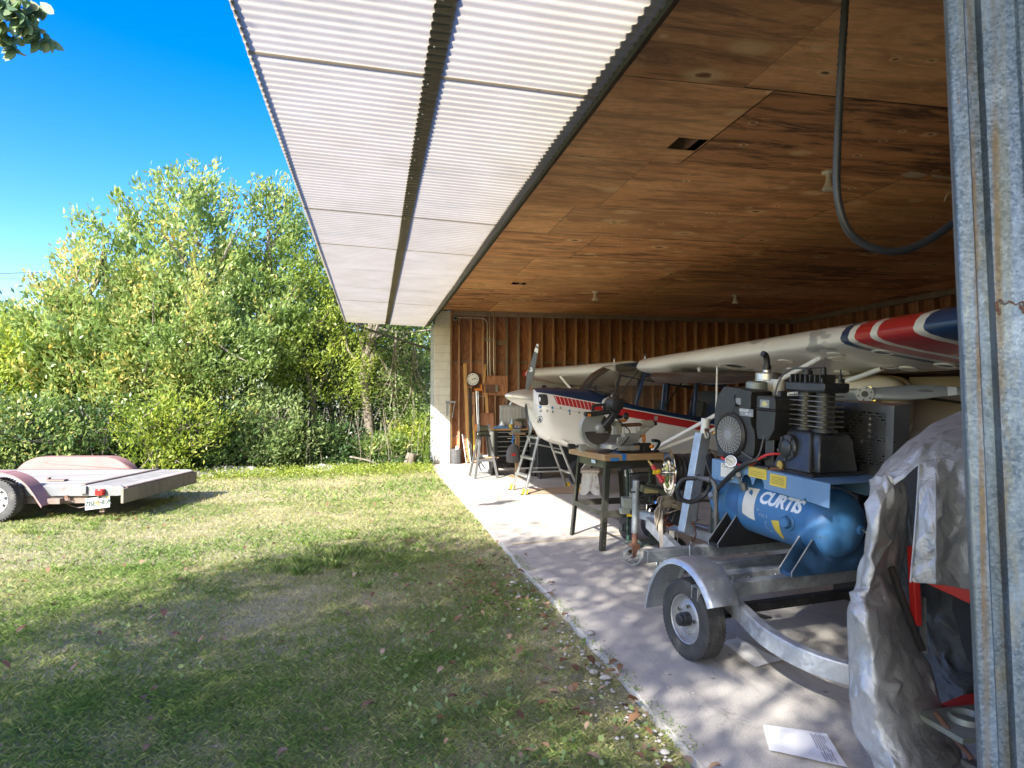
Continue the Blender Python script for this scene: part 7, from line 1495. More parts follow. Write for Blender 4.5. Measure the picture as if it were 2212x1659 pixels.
for y in (0, WD):
    b = B(); b.prism([(-6, .29), (-.10, .29), (-.02, .30), (-.02, .40), (-.06, .425), (-6, .425)], y-.02, y+.02, 'y'); b.build('side_rail', mrail, FT, bevel=.004)
    b = B(); b.prism([(-6, .17), (-.50, .19), (-.50, .288), (-6, .288)], y-.015+(.04 if y == 0 else -.04), y+.015+(.04 if y == 0 else -.04), 'y'); b.build('frame_rail', mrust, FT, bevel=.004)
b = B(); b.box((-.52, -.03, .37), (.08, .05, .10)); b.build('stake_pocket', mrail, FT, bevel=.004)
b = B(); b.tube([(-.74+.03*math.cos(a), -.035, .255+.03*math.sin(a)) for a in [2*PI*k/14 for k in range(14)]], .006, 6, True); b.box((-.74, -.03, .285), (.04, .02, .03)); b.build('tie_ring', M['rust'], FT)
b = B(); b.tube(crom([(-.8, .06, .19), (-.65, .05, .13), (-.5, .05, .16), (-.48, .04, .2)], 4), .006, 6); b.build('tie_rod', mrust, FT)
b = B(); b.box((-.30, -.055, .345), (.10, .075, .082)); tl_ = b.build('tail_light', mat('red_lens', (.65, .03, .02), (.5, .02, .015), 6, .2), FT, bevel=.012)
b = B(); b.lathe([(.018, 0), (.022, .003), (.026, 0)], TR((-.30, -.0945, .345), PI/2, 0, 0), 20); b.build('lens_ring', M['red'], tl_)
b = B(); b.box((-.30, .01, .15), (.06, .04, .14)); b.beam((-.32, -.03, .31), (-.33, -.04, .27), .03, .01); b.build('plate_bracket', mrust, FT)
PLm = TR((-.335, -.045, .205), 0, R(-7), R(6)) @ Matrix.Rotation(R(-14), 4, 'X')
lpo = B(); lpo.box((0, 0, 0), (.30, .004, .15)); lic = lpo.build('license_plate', mat('plate_white', (.42, .44, .40), (.36, .39, .36), 5, .6), FT); lic.matrix_local = PLm
for s_, x_ in (('7BE', -.085), ('HEA', .085)): text(s_, .088, mat('plate_green', (.008, .03, .02), (.012, .035, .022), 9, .6) if x_ < 0 else bpy.data.materials['plate_green'], lic, TR((x_, -.006, -.005), PI/2, 0, 0), 'lettering', 0, None, .0025, 'CENTER', .95)
text('FLORIDA', .030, bpy.data.materials['plate_green'], lic, TR((0, -.006, .055), PI/2, 0, 0)); text('SUNSHINE STATE', .02, bpy.data.materials['plate_green'], lic, TR((0, -.006, -.06), PI/2, 0, 0))
b = B(); b.sphere((-.012, -.004, .012), .02, 12, 6, 1, .3, 1); b.sphere((.014, -.004, -.018), .02, 12, 6, 1, .15, 1); b.build('orange_fruit', M['orange'], lic)
b = B(); b.box((.12, -.003, .06), (.03, .003, .02)); b.build('decal', M['yellow'], lic)
for yy, nm in ((-.16, 'near'), (WD+.16, 'far')):
    for x in (-1.52, -2.36):
        MX = Matrix.Rotation(PI/2, 4, 'X'); r, h = .275, .09; ri = r*.60; b = B(); sgn = 1 if yy < 0 else -1
        b.lathe([(ri, -h*.7), (ri*1.05, -h*.95), (r*.82, -h), (r*.94, -h*.9), (r*.985, -h*.7), (r, -h*.3), (r*.99, -h*.27), (r*.99, -h*.2), (r, -h*.17), (r, h*.17), (r*.99, h*.2), (r*.99, h*.27), (r, h*.3), (r*.985, h*.7), (r*.94, h*.9), (r*.82, h), (ri*1.05, h*.95), (ri, h*.7), (ri*.95, 0), (ri, -h*.7)], MX, 56)
        for k in range(44):
            a = 2*PI*k/44
            for zz in (-.8, .8): c = Vector((.987*r*math.cos(a), zz*h, .987*r*math.sin(a))); b.box(c, (.012, h*.36, .018), Matrix.Rotation(-a, 3, 'Y'))
        ty = b.build('tyre', M['rubber2'], FT); ty.location = (x, yy+.02, r-.01)
        b = B(); s = sgn
        b.lathe([(ri*1.03, h*.82), (ri, h*.9), (ri*.93, h*.72), (ri*.86, h*.42), (ri*.5, h*.62), (ri*.34, h*.62), (ri*.3, h*.45), (.001, h*.45)] if s > 0 else [(ri*1.03, -h*.82), (ri, -h*.9), (ri*.93, -h*.72), (ri*.86, -h*.42), (ri*.5, -h*.62), (ri*.34, -h*.62), (ri*.3, -h*.45), (.001, -h*.45)], MX, 40); b.build('rim', M['white_paint'], ty)
        b = B()
        for k in range(8):
            a = 2*PI*k/8+.2; d = Vector((math.cos(a), 0, math.sin(a))); tg = Vector((-math.sin(a), 0, math.cos(a))); yq = -s*h*.62
            b.add([d*ri*.62-tg*.014+Vector((0, yq-s*.001, 0)), d*ri*.84-tg*.026+Vector((0, yq+s*.012-s*.004, 0)), d*ri*.84+tg*.026+Vector((0, yq+s*.012-s*.004, 0)), d*ri*.62+tg*.014+Vector((0, yq-s*.001, 0))], [(0, 1, 2, 3)])
        b.build('rim_slot', M['shade_dark'], ty, smooth=0)
        b = B(); b.cyl((0, -s*h*.3, 0), (0, -s*h*1.1, 0), .032, .028, 16)
        for k in range(5): a = 2*PI*k/5; b.cyl((.055*math.cos(a), -s*h*.55, .055*math.sin(a)), (.055*math.cos(a), -s*h*.8, .055*math.sin(a)), .010, n=6)
        b.build('hub', M['rust'], ty)
    top = [(-.90, .205), (-.945, .27), (-1.01, .37), (-1.10, .48), (-1.22, .565), (-1.36, .61), (-1.5, .622), (-2.4, .622), (-2.55, .605), (-2.68, .55), (-2.78, .47), (-2.86, .36), (-2.92, .25)]
    pth = [tuple(p) for p in crom([(a, 0, c) for a, c in top], 4)]
    b = B(); b.loft([[(p[0], yy-.12, p[2]-.03), (p[0], yy-.115, p[2]), (p[0], yy+.13, p[2]+.004), (p[0], yy+.13, p[2]-.004), (p[0], yy-.108, p[2]-.008), (p[0], yy-.112, p[2]-.03)] for p in pth]); fd = b.build('fender', mfen, FT)
    if yy > 0:
        b = B(); b.prism([(p[0], p[2]-.006) for p in pth if p[2] > .40]+[(-2.8, .43), (-.98, .43)], WD+.035, WD+.045, 'y'); b.build('fender_side', mfen, fd)
    b = B(); b.box((-.83, yy+.06, .24), (.16, .10, .07)); b.build('fender_foot', mrust, fd, bevel=.004)
b = B(); b.box((-1.15, .45, .445), (.22, .10, .02)); b.box((-1.3, .5, .455), (.02, .06, .04)); b.build('deck_hinge', mrust, FT)
b = B(); b.box((-3.3, WD/2, .30), (5.2, .08, .10)); b.build('frame_rail', mrust, FT)
for x in (-1.52, -2.36):
    b = B(); b.cyl((x, -.1, .24), (x, WD+.1, .24), .04, n=12); b.build('axle', mrust, FT)
    for y in (.10, WD-.10):
        b = B()
        for k in range(3): b.sweep(crom([(x-.36+.07*k, y, .26-.008*k), (x, y, .205-.012*k), (x+.36-.07*k, y, .26-.008*k)], 5), rectsec(.05, .009))
        b.build('leaf_spring', mrust, FT)
# ------------------------------------------------------------------ vegetation
def leaf_mesh(name, pos, size, mtl, parent, tint, dirs=None, flat=.35):
    n = len(pos); d = rng.normal(size=(n, 3)); d[:, 2] += .25
    if dirs is not None: d = d*.75+dirs*1.0
    d /= np.linalg.norm(d, axis=1, keepdims=True)
    nrm = rng.normal(size=(n, 3)); nrm[:, 2] += .8; w = np.cross(d, nrm); w /= np.linalg.norm(w, axis=1, keepdims=True)+1e-9
    L = size*rng.uniform(.7, 1.3, (n, 1)); Wd = L*flat*rng.uniform(.8, 1.2, (n, 1)); nn = np.cross(w, d)
    v = np.empty((n, 4, 3)); v[:, 0] = pos; v[:, 1] = pos+d*L*.45+w*Wd/2+nn*L*.06; v[:, 2] = pos+d*L; v[:, 3] = pos+d*L*.45-w*Wd/2+nn*L*.06
    return raw(name, v.reshape(-1, 3), np.arange(n*4).reshape(n, 4), mtl, parent, tint)
def tree(name, label, cat, base, trunk, ell, ncl, per, size, mtl, tr=.09, group=None, clr=.22, up=.6, spr=.55, tlo=.15, thi=.85, limbs=12, bark='bark', flat=.38):
    th = thing(name, label, cat, base, (0, 0, 0), group); bx_, by_, bz_ = base
    cs, ds = [], []; per = int(per*1.3); size *= .9
    wts = np.array([e[3]*e[4]*e[5] for e in ell])**.75; wts /= wts.sum()
    for k in range(ncl):
        e = ell[rng.choice(len(ell), p=wts)]; q = rng.normal(size=3); q /= np.linalg.norm(q); q *= rng.uniform(.35, 1)**.5
        c = np.array(e[:3])+q*np.array(e[3:6]); o = q*np.array([1, 1, .6])+np.array([0, 0, up]); cs.append(c); ds.append(o/np.linalg.norm(o))
    cs, ds = np.array(cs), np.array(ds)
    n = ncl*per; t = rng.uniform(0, 1, (n, 1)); ci = np.repeat(np.arange(ncl), per)
    pos = cs[ci]+ds[ci]*t*spr+rng.normal(size=(n, 3))*clr*(1.15-.75*t)
    ct = rng.uniform(tlo, thi, ncl); tint = np.clip(ct[ci]+rng.normal(size=n)*.14+(rng.random(n) > .985)*.5, 0, 1)
    keep = pos[:, 2] > -bz_+.03; pos, tint, ci = pos[keep], tint[keep], ci[keep]
    leaf_mesh('crown', pos, size, mtl, th, tint, ds[ci], flat)
    b = B()
    for path, r0, r1 in trunk:
        pth = crom(path, 5); pth = [p+Vector((.03*noise.noise((p.z*1.5, k, bx_)), .03*noise.noise((p.z*1.5, 7, bx_)), 0)) for k, p in enumerate(pth)]
        b.tube(pth, [r0+(r1-r0)*i/(len(pth)-1) for i in range(len(pth))], 9)
    tp = [crom(p[0], 5) for p in trunk]
    for k in rng.choice(ncl, min(limbs, ncl), replace=False):
        c = Vector(cs[k]); tt = tp[k % len(tp)]; s0 = tt[min(len(tt)-1, int(len(tt)*rng.uniform(.45, .98)))]
        m = s0.lerp(c, .5)+Vector((0, 0, -.12*(c-s0).length+.1)); b.tube(crom([s0, m, c+Vector(ds[k])*spr*.7], 4), [tr*.42*(1-i/9)+.008 for i in range(9)], 5)
    b.build('trunk', M[bark], th, smooth=60); return th
G1 = 'trees along the edge of the lawn'
tree('broadleaf_tree', 'tallest yellow green tree in the middle of the row, top above the trailer ramp', 'tree', (-4.3, 16.6, -.04), [([(0, 0, 0), (.1, 0, 1.4), (-.1, .1, 3), (.1, 0, 5.4)], .12, .03), ([(.05, 0, 1.2), (.6, -.1, 2.6), (.9, 0, 4.8)], .07, .02)],
     [(-.1, 0, 4.1, 1.1, 1.2, 1.9), (.45, -.2, 4.7, .85, .9, 1.55), (.2, 0, 2.6, 1.5, 1.2, 1.4)], 215, 60, .16, M['leaf_a'], .12, G1, .17, .9, .8, .3, .85, 22)
tree('broadleaf_tree', 'yellow green tree left of the tallest one, rounded top behind the trailer', 'tree', (-5.75, 16.2, -.04), [([(0, 0, 0), (-.15, 0, 1.6), (.1, 0, 3.2), (0, 0, 5)], .11, .03), ([(-.1, 0, 1.2), (-.7, -.1, 2.6), (-1.0, 0, 4.0)], .07, .02)],
     [(.15, 0, 3.4, .9, 1.0, 1.6), (-.7, 0, 2.5, .7, .8, 1.2), (0, -.2, 2.0, 1.3, 1.0, 1.2)], 215, 60, .155, M['leaf_a'], .11, G1, .17, .85, .78, .35, .95, 20)
tree('broadleaf_tree', 'narrow upright yellow green tree beside the edge of the raised door', 'tree', (-2.55, 16.9, -.04), [([(0, 0, 0), (.1, 0, 1.5), (.0, 0, 3.2), (.1, 0, 5.6)], .10, .025)],
     [(0.05, 0, 4.7, .62, .7, 1.65), (-.1, 0, 3.0, 1.0, .9, 1.6)], 140, 60, .145, M['leaf_a'], .1, G1, .16, .95, .75, .25, .8, 14)
tree('broadleaf_tree', 'mid green bushy tree in front of the tallest tree', 'tree', (-4.1, 15.6, -.04), [([(0, 0, 0), (.15, 0, 1.2), (.1, 0, 2.4), (.3, 0, 3.8)], .07, .02), ([(0, 0, .6), (-.6, 0, 1.8), (-.9, 0, 3.0)], .05, .015)],
     [(0, 0, 2.7, 1.5, .8, 1.25), (.9, 0, 2.0, .9, .7, 1.0), (-.8, 0, 2.0, .8, .7, .9)], 190, 62, .12, M['leaf_a'], .08, G1, .18, .6, .55, .25, .9, 20)
tree('broadleaf_tree', 'low yellow green tree at the left edge of the photo', 'tree', (-8.1, 15.8, -.04), [([(0, 0, 0), (.1, 0, 1.2), (0, 0, 2.9)], .09, .03)],
     [(0, 0, 1.75, 1.5, 1.0, 1.1), (.9, 0, 1.9, .9, .8, 1.0)], 170, 60, .15, M['leaf_y'], .09, G1, .2, .7, .5, .2, .85, 14)
tree('broadleaf_tree', 'fine leaved green tree just left of the end of the raised door', 'tree', (-1.5, 17.4, -.04), [([(0, 0, 0), (.05, 0, 1.6), (-.3, 0, 3), (-.2, 0, 5.2)], .10, .03), ([(0, 0, 1.5), (.6, 0, 2.7), (.9, 0, 4)], .06, .02)],
     [(-.15, 0, 4.0, 1.1, 1, 2.0), (.3, -.3, 2.4, 1.3, .9, 1.3)], 250, 62, .10, M['leaf_y'], .1, G1, .18, .6, .5, .05, .7, 18)
tree('oak_tree', 'tall bare trunked tree with pale mottled bark below the raised door', 'tree', (-.14, 17.2, -.04), [([(.15, 0, 0), (.02, 0, 1.2), (-.1, 0, 2.3), (.06, 0, 3.1), (.12, 0, 4.5)], .135, .07), ([(-.05, 0, 2.0), (.12, -.03, 2.6), (.16, 0, 3.4), (.55, 0, 4.4)], .09, .04)],
     [(0, .2, 4.7, 1.5, 1.0, 1.0), (.9, .6, 3.4, .8, .6, .7), (-.8, .9, 2.6, .8, .5, 1.0)], 190, 58, .10, M['leaf_y'], .12, G1, .2, .4, .45, .0, .6, 20)
tree('oak_tree', 'thin dark trunked tree with leaning branch left of the pale mottled trunk', 'tree', (-1.0, 18.2, -.04), [([(0, 0, 0), (-.05, 0, .9), (-.15, 0, 1.6), (-.9, 0, 2.6), (-1.6, 0, 3.5)], .08, .035), ([(-.1, 0, 1.4), (.05, 0, 2.6), (-.1, 0, 4.2)], .06, .02)],
     [(-.3, 0, 3.0, 1.2, .9, 1.2), (.2, 0, 1.9, .9, .8, .8)], 130, 58, .10, M['leaf_p'], .08, G1, .2, .4, .45, .0, .6, 14, 'bark_d')
for k, (x, y, h_) in enumerate(((.50, 17.1, 3.2), (.72, 17.8, 3.6), (.98, 17.2, 3.0), (1.22, 17.9, 3.4), (-.75, 17.6, 2.8))):
    tree('sapling', ('thin bare sapling, first right of the pale mottled trunk', 'thin sapling, second right of the pale mottled trunk', 'thin pale sapling midway between trunk and block pillar', 'thin sapling nearest the block pillar', 'thin sapling left of the pale mottled trunk')[k], 'tree', (x, y, -.04),
         [([(0, 0, 0), (.04, 0, 1.1), (-.05, 0, 2.1), (.05, 0, h_)], .03 if k else .045, .012)], [(0, 0, h_*.62, .38, .35, h_*.38)], 46, 40, .085, M[('leaf_p', 'leaf_y')[k % 2]], .04, 'thin saplings beyond the lawn', .2, .3, .4, .1, .7, 14)
BK = 'dense trees behind the front row'
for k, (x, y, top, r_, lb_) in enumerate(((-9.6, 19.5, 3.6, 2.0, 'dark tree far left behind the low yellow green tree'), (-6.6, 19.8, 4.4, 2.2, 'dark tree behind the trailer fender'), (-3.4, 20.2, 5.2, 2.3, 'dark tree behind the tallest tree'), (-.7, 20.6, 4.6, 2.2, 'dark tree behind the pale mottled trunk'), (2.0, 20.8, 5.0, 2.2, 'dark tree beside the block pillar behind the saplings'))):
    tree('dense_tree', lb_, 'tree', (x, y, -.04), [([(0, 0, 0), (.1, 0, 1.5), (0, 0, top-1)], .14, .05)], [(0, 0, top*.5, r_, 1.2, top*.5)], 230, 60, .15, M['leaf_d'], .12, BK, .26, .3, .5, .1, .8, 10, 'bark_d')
SH = 'shrubs along the tree line'
for k, (x, y, r_, h_, mt, lb_) in enumerate(((-8.2, 14.6, 1.1, 1.35, 'leaf_d', 'dark green shrub at the far left behind the trailer'), (-6.7, 14.5, 1.2, 1.5, 'leaf_a', 'broad mid green shrub behind the maroon fender'), (-5.2, 14.7, .95, 1.3, 'leaf_d', 'dark green shrub behind the trailer deck'), (-4.15, 14.5, .72, 1.55, 'leaf_y', 'bright yellow green shrub behind the trailer ramp'), (-3.1, 15.4, .85, 1.25, 'leaf_d', 'dark shrub right of the bright yellow green shrub'), (-2.1, 15.6, .8, 1.8, 'leaf_p', 'pale green shrub left of the fine leaved tree'), (-1.35, 16.3, .6, .8, 'leaf_d', 'low dark shrub before the fine leaved tree'), (.35, 16.6, .35, .35, 'leaf_a', 'low green shrub at the foot of the mottled trunk'), (1.05, 16.9, .32, .8, 'leaf_y', 'small bright shrub beside the block pillar'))):
    tree('shrub', lb_, 'shrub', (x, y, -.04), [([(0, 0, 0), (.05, 0, h_*.5), (.1, 0, h_*.8)], .03, .01), ([(0, 0, 0), (-.2, 0, h_*.5), (-.3, 0, h_*.75)], .025, .01)], [(rng.normal()*r_*.55, rng.normal()*.2, h_*rng.uniform(.3, .62), r_*rng.uniform(.45, .8), r_*.5, h_*rng.uniform(.35, .55)) for _ in range(5)], int(80*r_+36), 36, .11, M[mt], .03, SH, .15, .7, .5, .05, .85, 24)
# undergrowth and weeds: nobody could count it
n = 26000; px_ = rng.uniform(-11, 1.3, n); py_ = 15.6+np.abs(rng.normal(size=n))*2.2; hz_ = .12+.95*np.clip((py_-15.5)/2.5, 0, 1)
pos = np.stack([px_, py_, rng.uniform(0, 1, n)**1.3*hz_], 1)
stuff(leaf_mesh('undergrowth', pos, .12, M['leaf_d'], None, rng.uniform(0, 1, n)))
n = 9000; px_ = rng.uniform(-5.5, 1.3, n); py_ = 15.0+rng.normal(size=n)*.45+.12*px_; pos = np.stack([px_, py_, rng.uniform(-.04, .12, n)], 1)
stuff(leaf_mesh('weeds', pos, .06, M['leaf_y'], None, rng.uniform(.0, .9, n)))
b = B()
for k in range(90):
    x, y = rng.uniform(-3.5, 1.2), rng.uniform(15.4, 17.2); h_ = rng.uniform(.3, 1.4); a = rng.normal()*.25
    b.tube(crom([(x, y, -.04), (x+a*.3, y, h_*.5), (x+a, y+rng.normal()*.2, h_)], 3), [.007]*6+[.003], 4)
o = b.build('twigs', M['bark']); stuff(o)
for k, (x, y, s_, lb_) in enumerate(((-2.85, 15.1, .34, 'long pale limestone rock by the weeds left of the trees'), (-2.25, 15.15, .20, 'pale rock lying right of the long limestone rock'), (-1.1, 15.45, .26, 'flat pale rock half hidden in yellow weeds'), (-3.5, 14.6, .24, 'pale rock beside the corner of the trailer ramp'))):
    b = B(); b.sphere((0, 0, 0), s_, 14, 9, 1.7, .7, .42); o = b.build('rock', M['rock'], None, 60); o.location = (x, y, .0)
    for v_ in o.data.vertices: v_.co *= 1+.35*noise.noise(v_.co*6+Vector((k, 0, 0)))
    tag(o, lb_, 'rock')
b = B(); b.cyl((0, 0, 0), (.10, .04, .30), .13, .12, 18); b.cyl((.10, .04, .30), (.1, .04, .301), .118, n=18); o = b.build('tree_stump', M['bark']); o.location = (.78, 15.7, -.02); tag(o, 'short sawn log standing tilted in the weeds near the block pillar', 'log')
for k, (p, q, r_, lb_) in enumerate((((.2, 15.9, .1), (.75, 16.0, .22), .035, 'dead pale branch lying beside the sawn log'), ((-2.6, 15.9, .35), (-1.9, 15.7, .05), .03, 'dead branch slanting down to the ground under the dark shrub'), ((-.5, 15.6, .25), (.25, 15.4, .02), .02, 'thin dead branch in front of the mottled trunk'))):
    b = B(); b.tube(crom([p, tuple((a+c)/2+.03 for a, c in zip(p, q)), q], 4), [r_]*5+[r_*.6]*4, 7); o = b.build('dead_branch', M['bark']); tag(o, lb_, 'branch')
b = B()
for k in range(26):
    a = rng.uniform(-.6, .6); h_ = rng.uniform(.4, .75); b.loft([[(1.18+rng.uniform(-.06, .06), 15.9, 0), (1.2+rng.uniform(-.06, .06), 15.9, 0)], [(1.19+a*.15, 15.85, h_*.6), (1.2+a*.15, 15.85, h_*.6)], [(1.19+a*.5, 15.8, h_), (1.19+a*.5+.003, 15.8, h_)]], closed=False)
tag(b.build('grass_tuft', M['leaf_y'], smooth=0), 'tall grassy tuft of narrow yellow green leaves beside the block pillar', 'plant')

# shade tree on the camera's left: its crown throws the dappled shade over the lawn and slab
def shade_leaves():
    pts = []
    def edge(x): return np.interp(x, [-6, -2.6, -1.5, -.6, -.2, .2, .9, 1.3, 2.2, 3.2, 5], [5.7, 6.0, 6.6, 7.1, 7.8, 8.5, 8.7, 8.0, 7.6, 7.2, 7])
    tries = 0
    while len(pts) < 2100 and tries < 60000:
        tries += 1; x, y = rng.uniform(-6, 4.6), rng.uniform(-2.5, 8.6)
        if y > edge(x)-.25 or (x > 2.5 and y > 4.9+(x-2.5)*.4): continue
        g_ = noise.noise((x*.55, y*.9, 3.3))+(.55 if x < 1.2 else .8)*noise.noise((x*1.5, y*1.9, 8.1))
        lim = (.22+.16*min(1, max(0, (edge(x)-y-.8)/1.5))) if x < 1.2 else -.15
        if abs((x-2.0)*1.2-(y-2.0)*1.03)/1.58 < .38 and 1.2 < x < 4.6: lim = .35
        if g_ > lim+.30*(rng.random()-.5): continue
        zz = rng.uniform(4.6, 8.6); pts.append((x-1.03*zz, y-1.2*zz, zz))
    for k in range(60):
        zz = rng.uniform(4.6, 8); q = rng.uniform(.2, 2.7); pts.append((1.7+1.03*(q-zz)+rng.normal()*.15, 1.6+1.2*(q-zz)+rng.normal()*.15, zz))
    return np.array(pts)
sp_ = shade_leaves()
ok = ~((sp_[:, 1] > 1.2) & (sp_[:, 0] > -sp_[:, 1]*1.0-1.2))
sp_ = sp_[ok]
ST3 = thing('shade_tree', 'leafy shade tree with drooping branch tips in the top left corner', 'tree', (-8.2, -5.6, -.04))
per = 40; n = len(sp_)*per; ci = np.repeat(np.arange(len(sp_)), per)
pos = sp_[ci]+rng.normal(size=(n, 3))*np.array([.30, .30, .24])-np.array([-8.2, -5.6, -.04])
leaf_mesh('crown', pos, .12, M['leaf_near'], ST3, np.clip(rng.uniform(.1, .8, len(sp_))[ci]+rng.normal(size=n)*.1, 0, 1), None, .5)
b = B(); b.tube(crom([(0, 0, 0), (.1, 0, 1.6), (-.1, .2, 3.2), (.3, .4, 5.5)], 5), [.26-.011*k for k in range(16)], 12)
for k in range(0, len(sp_), 60):
    c = Vector(sp_[k])-Vector((-8.2, -5.6, -.04)); b.tube(crom([(.0, .2, 3.0+rng.uniform(-.4, 1.8)), c*.55+Vector((0, 0, 1.8)), c], 4), [.045-.0045*i for i in range(9)], 5)
tip = at(40, 20, 4.4)-Vector((-8.2, -5.6, -.04))
b.tube(crom([(.2, .4, 4.6), tip*.6+Vector((-.3, 0, 2.2)), at(-150, -150, 4.6)-Vector((-8.2, -5.6, -.04)), at(-20, -10, 4.45)-Vector((-8.2, -5.6, -.04))], 6), [max(.007, .05-.0038*i) for i in range(19)], 6)
tw_paths = [((-20, -10), (30, 20), (62, 48), (85, 62), (112, 92)), ((-20, -10), (40, -8), (70, 8), (92, 14)), ((-20, 0), (0, 50), (18, 80), (25, 100)), ((-20, -5), (25, 10), (55, 20), (68, 30)), ((-25, 20), (-5, 60), (12, 72)), ((20, 12), (45, 40), (60, 58), (72, 80))]
lp, ld = [], []
for pth in tw_paths:
    q = crom([at(u, v_, 4.45+.06*i) for i, (u, v_) in enumerate(pth)], 5); b.tube([p-Vector((-8.2, -5.6, -.04)) for p in q], [.006-.0045*i/len(q) for i in range(len(q))], 5)
    for i, p in enumerate(q):
        for s_ in range(2): lp.append(p-Vector((-8.2, -5.6, -.04))+Vector(rng.normal(size=3)*.012)); ld.append((RGT*rng.normal()*.7-UPV*1.0+FWD*rng.normal()*.4))
b.build('trunk', M['bark'], ST3, smooth=60)
lp, ld = np.array(lp), np.array(ld); d = ld/np.linalg.norm(ld, axis=1, keepdims=True); n = len(lp)
w = np.cross(d, np.array(FWD)[None]+rng.normal(size=(n, 3))*.5); w /= np.linalg.norm(w, axis=1, keepdims=True); L = rng.uniform(.07, .125, (n, 1)); nn = np.cross(w, d)
v = np.empty((n, 8, 3))
for k, (a, c) in enumerate(((0, 0), (.2, .20), (.5, .27), (.8, .17), (1, 0), (.8, -.17), (.5, -.27), (.2, -.20))): v[:, k] = lp+d*L*a+w*L*c+nn*L*(.10*abs(c)*4-.25*a*a)
raw('leaf_spray', v.reshape(-1, 3), np.arange(n*8).reshape(n, 8), m_leaf('leaf_spray', [(0, (.10, .17, .09)), (.6, (.17, .25, .12)), (1, (.28, .27, .10))], .45), ST3, rng.uniform(.2, .95, n))

# ------------------------------------------------------------------ lawn grass, fallen leaves, gravel, wires
def gpatch(x, y): 
    return np.array([noise.noise((a*.7, c*.7, 1.7))+.6*noise.noise((a*2.3, c*2.3, 4.1))+.35*noise.noise((a*6, c*6, 9)) for a, c in zip(x, y)])
def grass_zone(x0, x1, y0, y1, dens, hgt, wid):
    n = int((x1-x0)*(y1-y0)*dens); x, y = rng.uniform(x0, x1, n), rng.uniform(y0, y1, n)
    ang = np.arctan2(x, y); k = (x < EDGE-.01+.02*np.sin(y*9)) & (np.abs(ang-A_YAW+.0) < R(41)); x, y = x[k], y[k]
    k = ~((x > -6.2) & (x < -3.2) & (y > 10.2+.17*(-3.2-x)) & (y < 11.9+.17*(-3.2-x))) ; x, y = x[k], y[k]
    g_ = gpatch(x, y); bare = np.clip((x-(EDGE-.55-.25*np.sin(y*2)))/.5, 0, 1)*(y < 7); k = (rng.random(len(x)) > bare*.72+np.clip(g_-.45, 0, .5)); x, y, g_ = x[k], y[k], g_[k]; n = len(x)
    h = hgt*rng.uniform(.5, 1.3, n)*(1+.55*np.clip(-g_, -.6, .8)); a = rng.uniform(0, 2*PI, n); lean = rng.uniform(.4, 1.7, n)*h
    v = np.empty((n, 4, 3)); z0 = -.045
    wx, wy = np.cos(a)*wid*rng.uniform(.6, 1.3, n), np.sin(a)*wid*rng.uniform(.6, 1.3, n); b2 = rng.uniform(0, 2*PI, n); lx, ly = np.cos(b2)*lean, np.sin(b2)*lean
    v[:, 0] = np.stack([x-wx, y-wy, np.full(n, z0)], 1); v[:, 1] = np.stack([x+wx, y+wy, np.full(n, z0)], 1)
    v[:, 2] = np.stack([x+lx*.5+wx*.6, y+ly*.5+wy*.6, z0+h*.65], 1); v[:, 3] = np.stack([x+lx, y+ly, z0+h*.9], 1)
    tint = np.clip(.36+.42*g_+rng.normal(size=n)*.17, 0, 1); return v, tint
V_, T_ = [], []
for z in ((-3.6, 1.36, 1.4, 4.2, 11500, .027, .0012), (-4.6, 1.36, 4.2, 7, 5200, .027, .0019), (-8, 1.36, 7, 11, 1500, .03, .0038), (-11, 1.36, 11, 16.5, 380, .045, .008)):
    v, t_ = grass_zone(*z); V_.append(v); T_.append(t_)
# taller tufts
for k in range(54):
    x, y = rng.uniform(-4, 1.2), rng.uniform(2.2, 14)
    if k < 26: x, y = -.35+rng.normal()*.4, 6.9+rng.normal()*.6
    elif k < 44: x, y = rng.uniform(-5.2, -3.2), 9.55+.17*(-3.2-x)+rng.normal()*.25
    n = 34; a = rng.uniform(0, 2*PI, n); r_ = np.abs(rng.normal(size=n))*.05; h = rng.uniform(.03, .075, n)*(1.6 if k < 5 else 1); v = np.empty((n, 4, 3)); xx, yy = x+r_*np.cos(a), y+r_*np.sin(a); w_ = .003; lx, ly = np.cos(a)*h*.6, np.sin(a)*h*.6
    v[:, 0] = np.stack([xx-w_, yy, np.full(n, -.045)], 1); v[:, 1] = np.stack([xx+w_, yy, np.full(n, -.045)], 1); v[:, 2] = np.stack([xx+lx*.4+w_*.7, yy+ly*.4, h*.7-.045], 1); v[:, 3] = np.stack([xx+lx, yy+ly, h*.95-.045], 1)
    V_.append(v); T_.append(np.clip(rng.uniform(.1, .45)+rng.normal(size=n)*.1, 0, 1))
v = np.concatenate(V_); t_ = np.concatenate(T_); stuff(raw('grass', v.reshape(-1, 3), np.arange(len(v)*4).reshape(-1, 4), M['grass'], None, t_))
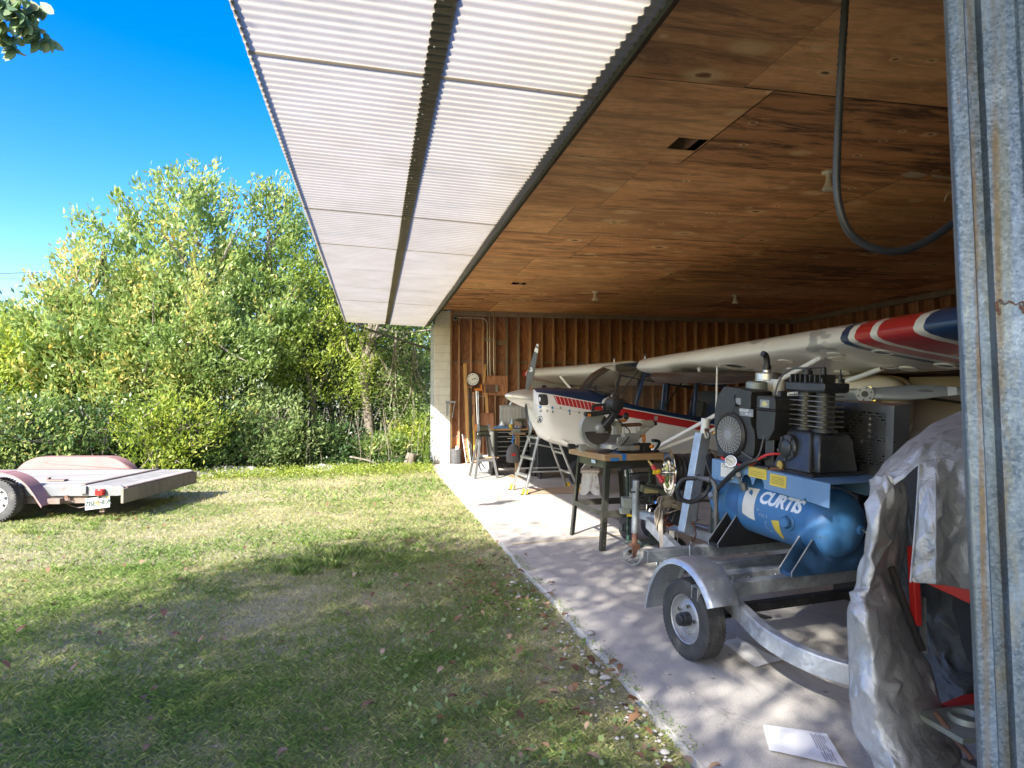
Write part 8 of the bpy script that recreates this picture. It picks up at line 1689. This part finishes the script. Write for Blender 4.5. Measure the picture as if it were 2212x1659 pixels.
# clover and broad weeds
n = 5200; x, y = rng.uniform(-3.5, 1.3, n), rng.uniform(1.6, 9, n); k = np.array([noise.noise((a*1.1, c*1.1, 20)) for a, c in zip(x, y)]) > .12; k |= (x > .8) & (rng.random(n) < .5); pos = np.stack([x, y, rng.uniform(-.02, .02, n)], 1)[k]
stuff(leaf_mesh('clover', pos, .032, M['leaf_p'], None, rng.uniform(0, .8, len(pos)), None, .7))
n = 430; x, y = rng.uniform(-4.5, 1.45, n), rng.uniform(1.6, 11, n); k = rng.random(n) < .45; x[k] = EDGE-np.abs(rng.normal(size=k.sum()))*.5; y[k] = rng.uniform(1.6, 6.5, k.sum())
L = rng.uniform(.03, .085, n); v = np.empty((n, 6, 3)); a = rng.uniform(0, 2*PI, n); tl = rng.uniform(-.5, .9, n)
for j, (p, q, c) in enumerate(((0, 0, 0), (.35, .26, .25), (.75, .2, .3), (1, 0, .1), (.75, -.2, .3), (.35, -.26, .25))):
    v[:, j] = np.stack([x+L*(p*np.cos(a)-q*np.sin(a)), y+L*(p*np.sin(a)+q*np.cos(a)), .012+L*(c+tl*p*.5)], 1)
stuff(raw('fallen_leaves', v.reshape(-1, 3), np.arange(n*6).reshape(n, 6), M['dead'], None, rng.uniform(0, 1, n)))
b = B()
for k in range(300):
    y = rng.uniform(1.7, 6.0); x = EDGE-.03-abs(rng.normal())*.13; r_ = rng.uniform(.004, .013) if k > 7 else rng.uniform(.018, .03)
    if k % 9 == 0: x = EDGE+abs(rng.normal())*.12
    b.sphere((x, y, -.03+r_*.5 if x < EDGE else r_*.4), r_, 6, 4, rng.uniform(.8, 1.5), 1, .6)
stuff(b.build('gravel', M['rock'], smooth=60))
# weeds growing over the slab edge
n = 1800; y = rng.uniform(1.7, 6.8, n); x = EDGE+.015+rng.normal(size=n)*.03; k = np.array([noise.noise((c*2.2, 5, 1)) for c in y]) > -.05; pos = np.stack([x, y, rng.uniform(0, .02, n)], 1)[k]
stuff(leaf_mesh('edge_weeds', pos, .013, M['leaf_a'], None, rng.uniform(0, .8, len(pos)), None, .5))
for k, (v0, v1) in enumerate(((590, 588), (602, 600), (640, 643), (652, 655))):
    b = B(); b.tube(crom([at(-200, v0-4, 45), at(-20, v0, 45), at(60, v0-1, 45), at(320, v1-6, 45)], 5), .028 if k == 0 else .014, 5)
    tag(b.build('power_line', M['black']), ('thick dark overhead wire, topmost at the left edge', 'thin overhead wire close below the thick dark one', 'faint overhead wire, third down at the left edge', 'faint overhead wire, lowest at the left edge')[k], 'wire', 'overhead wires')
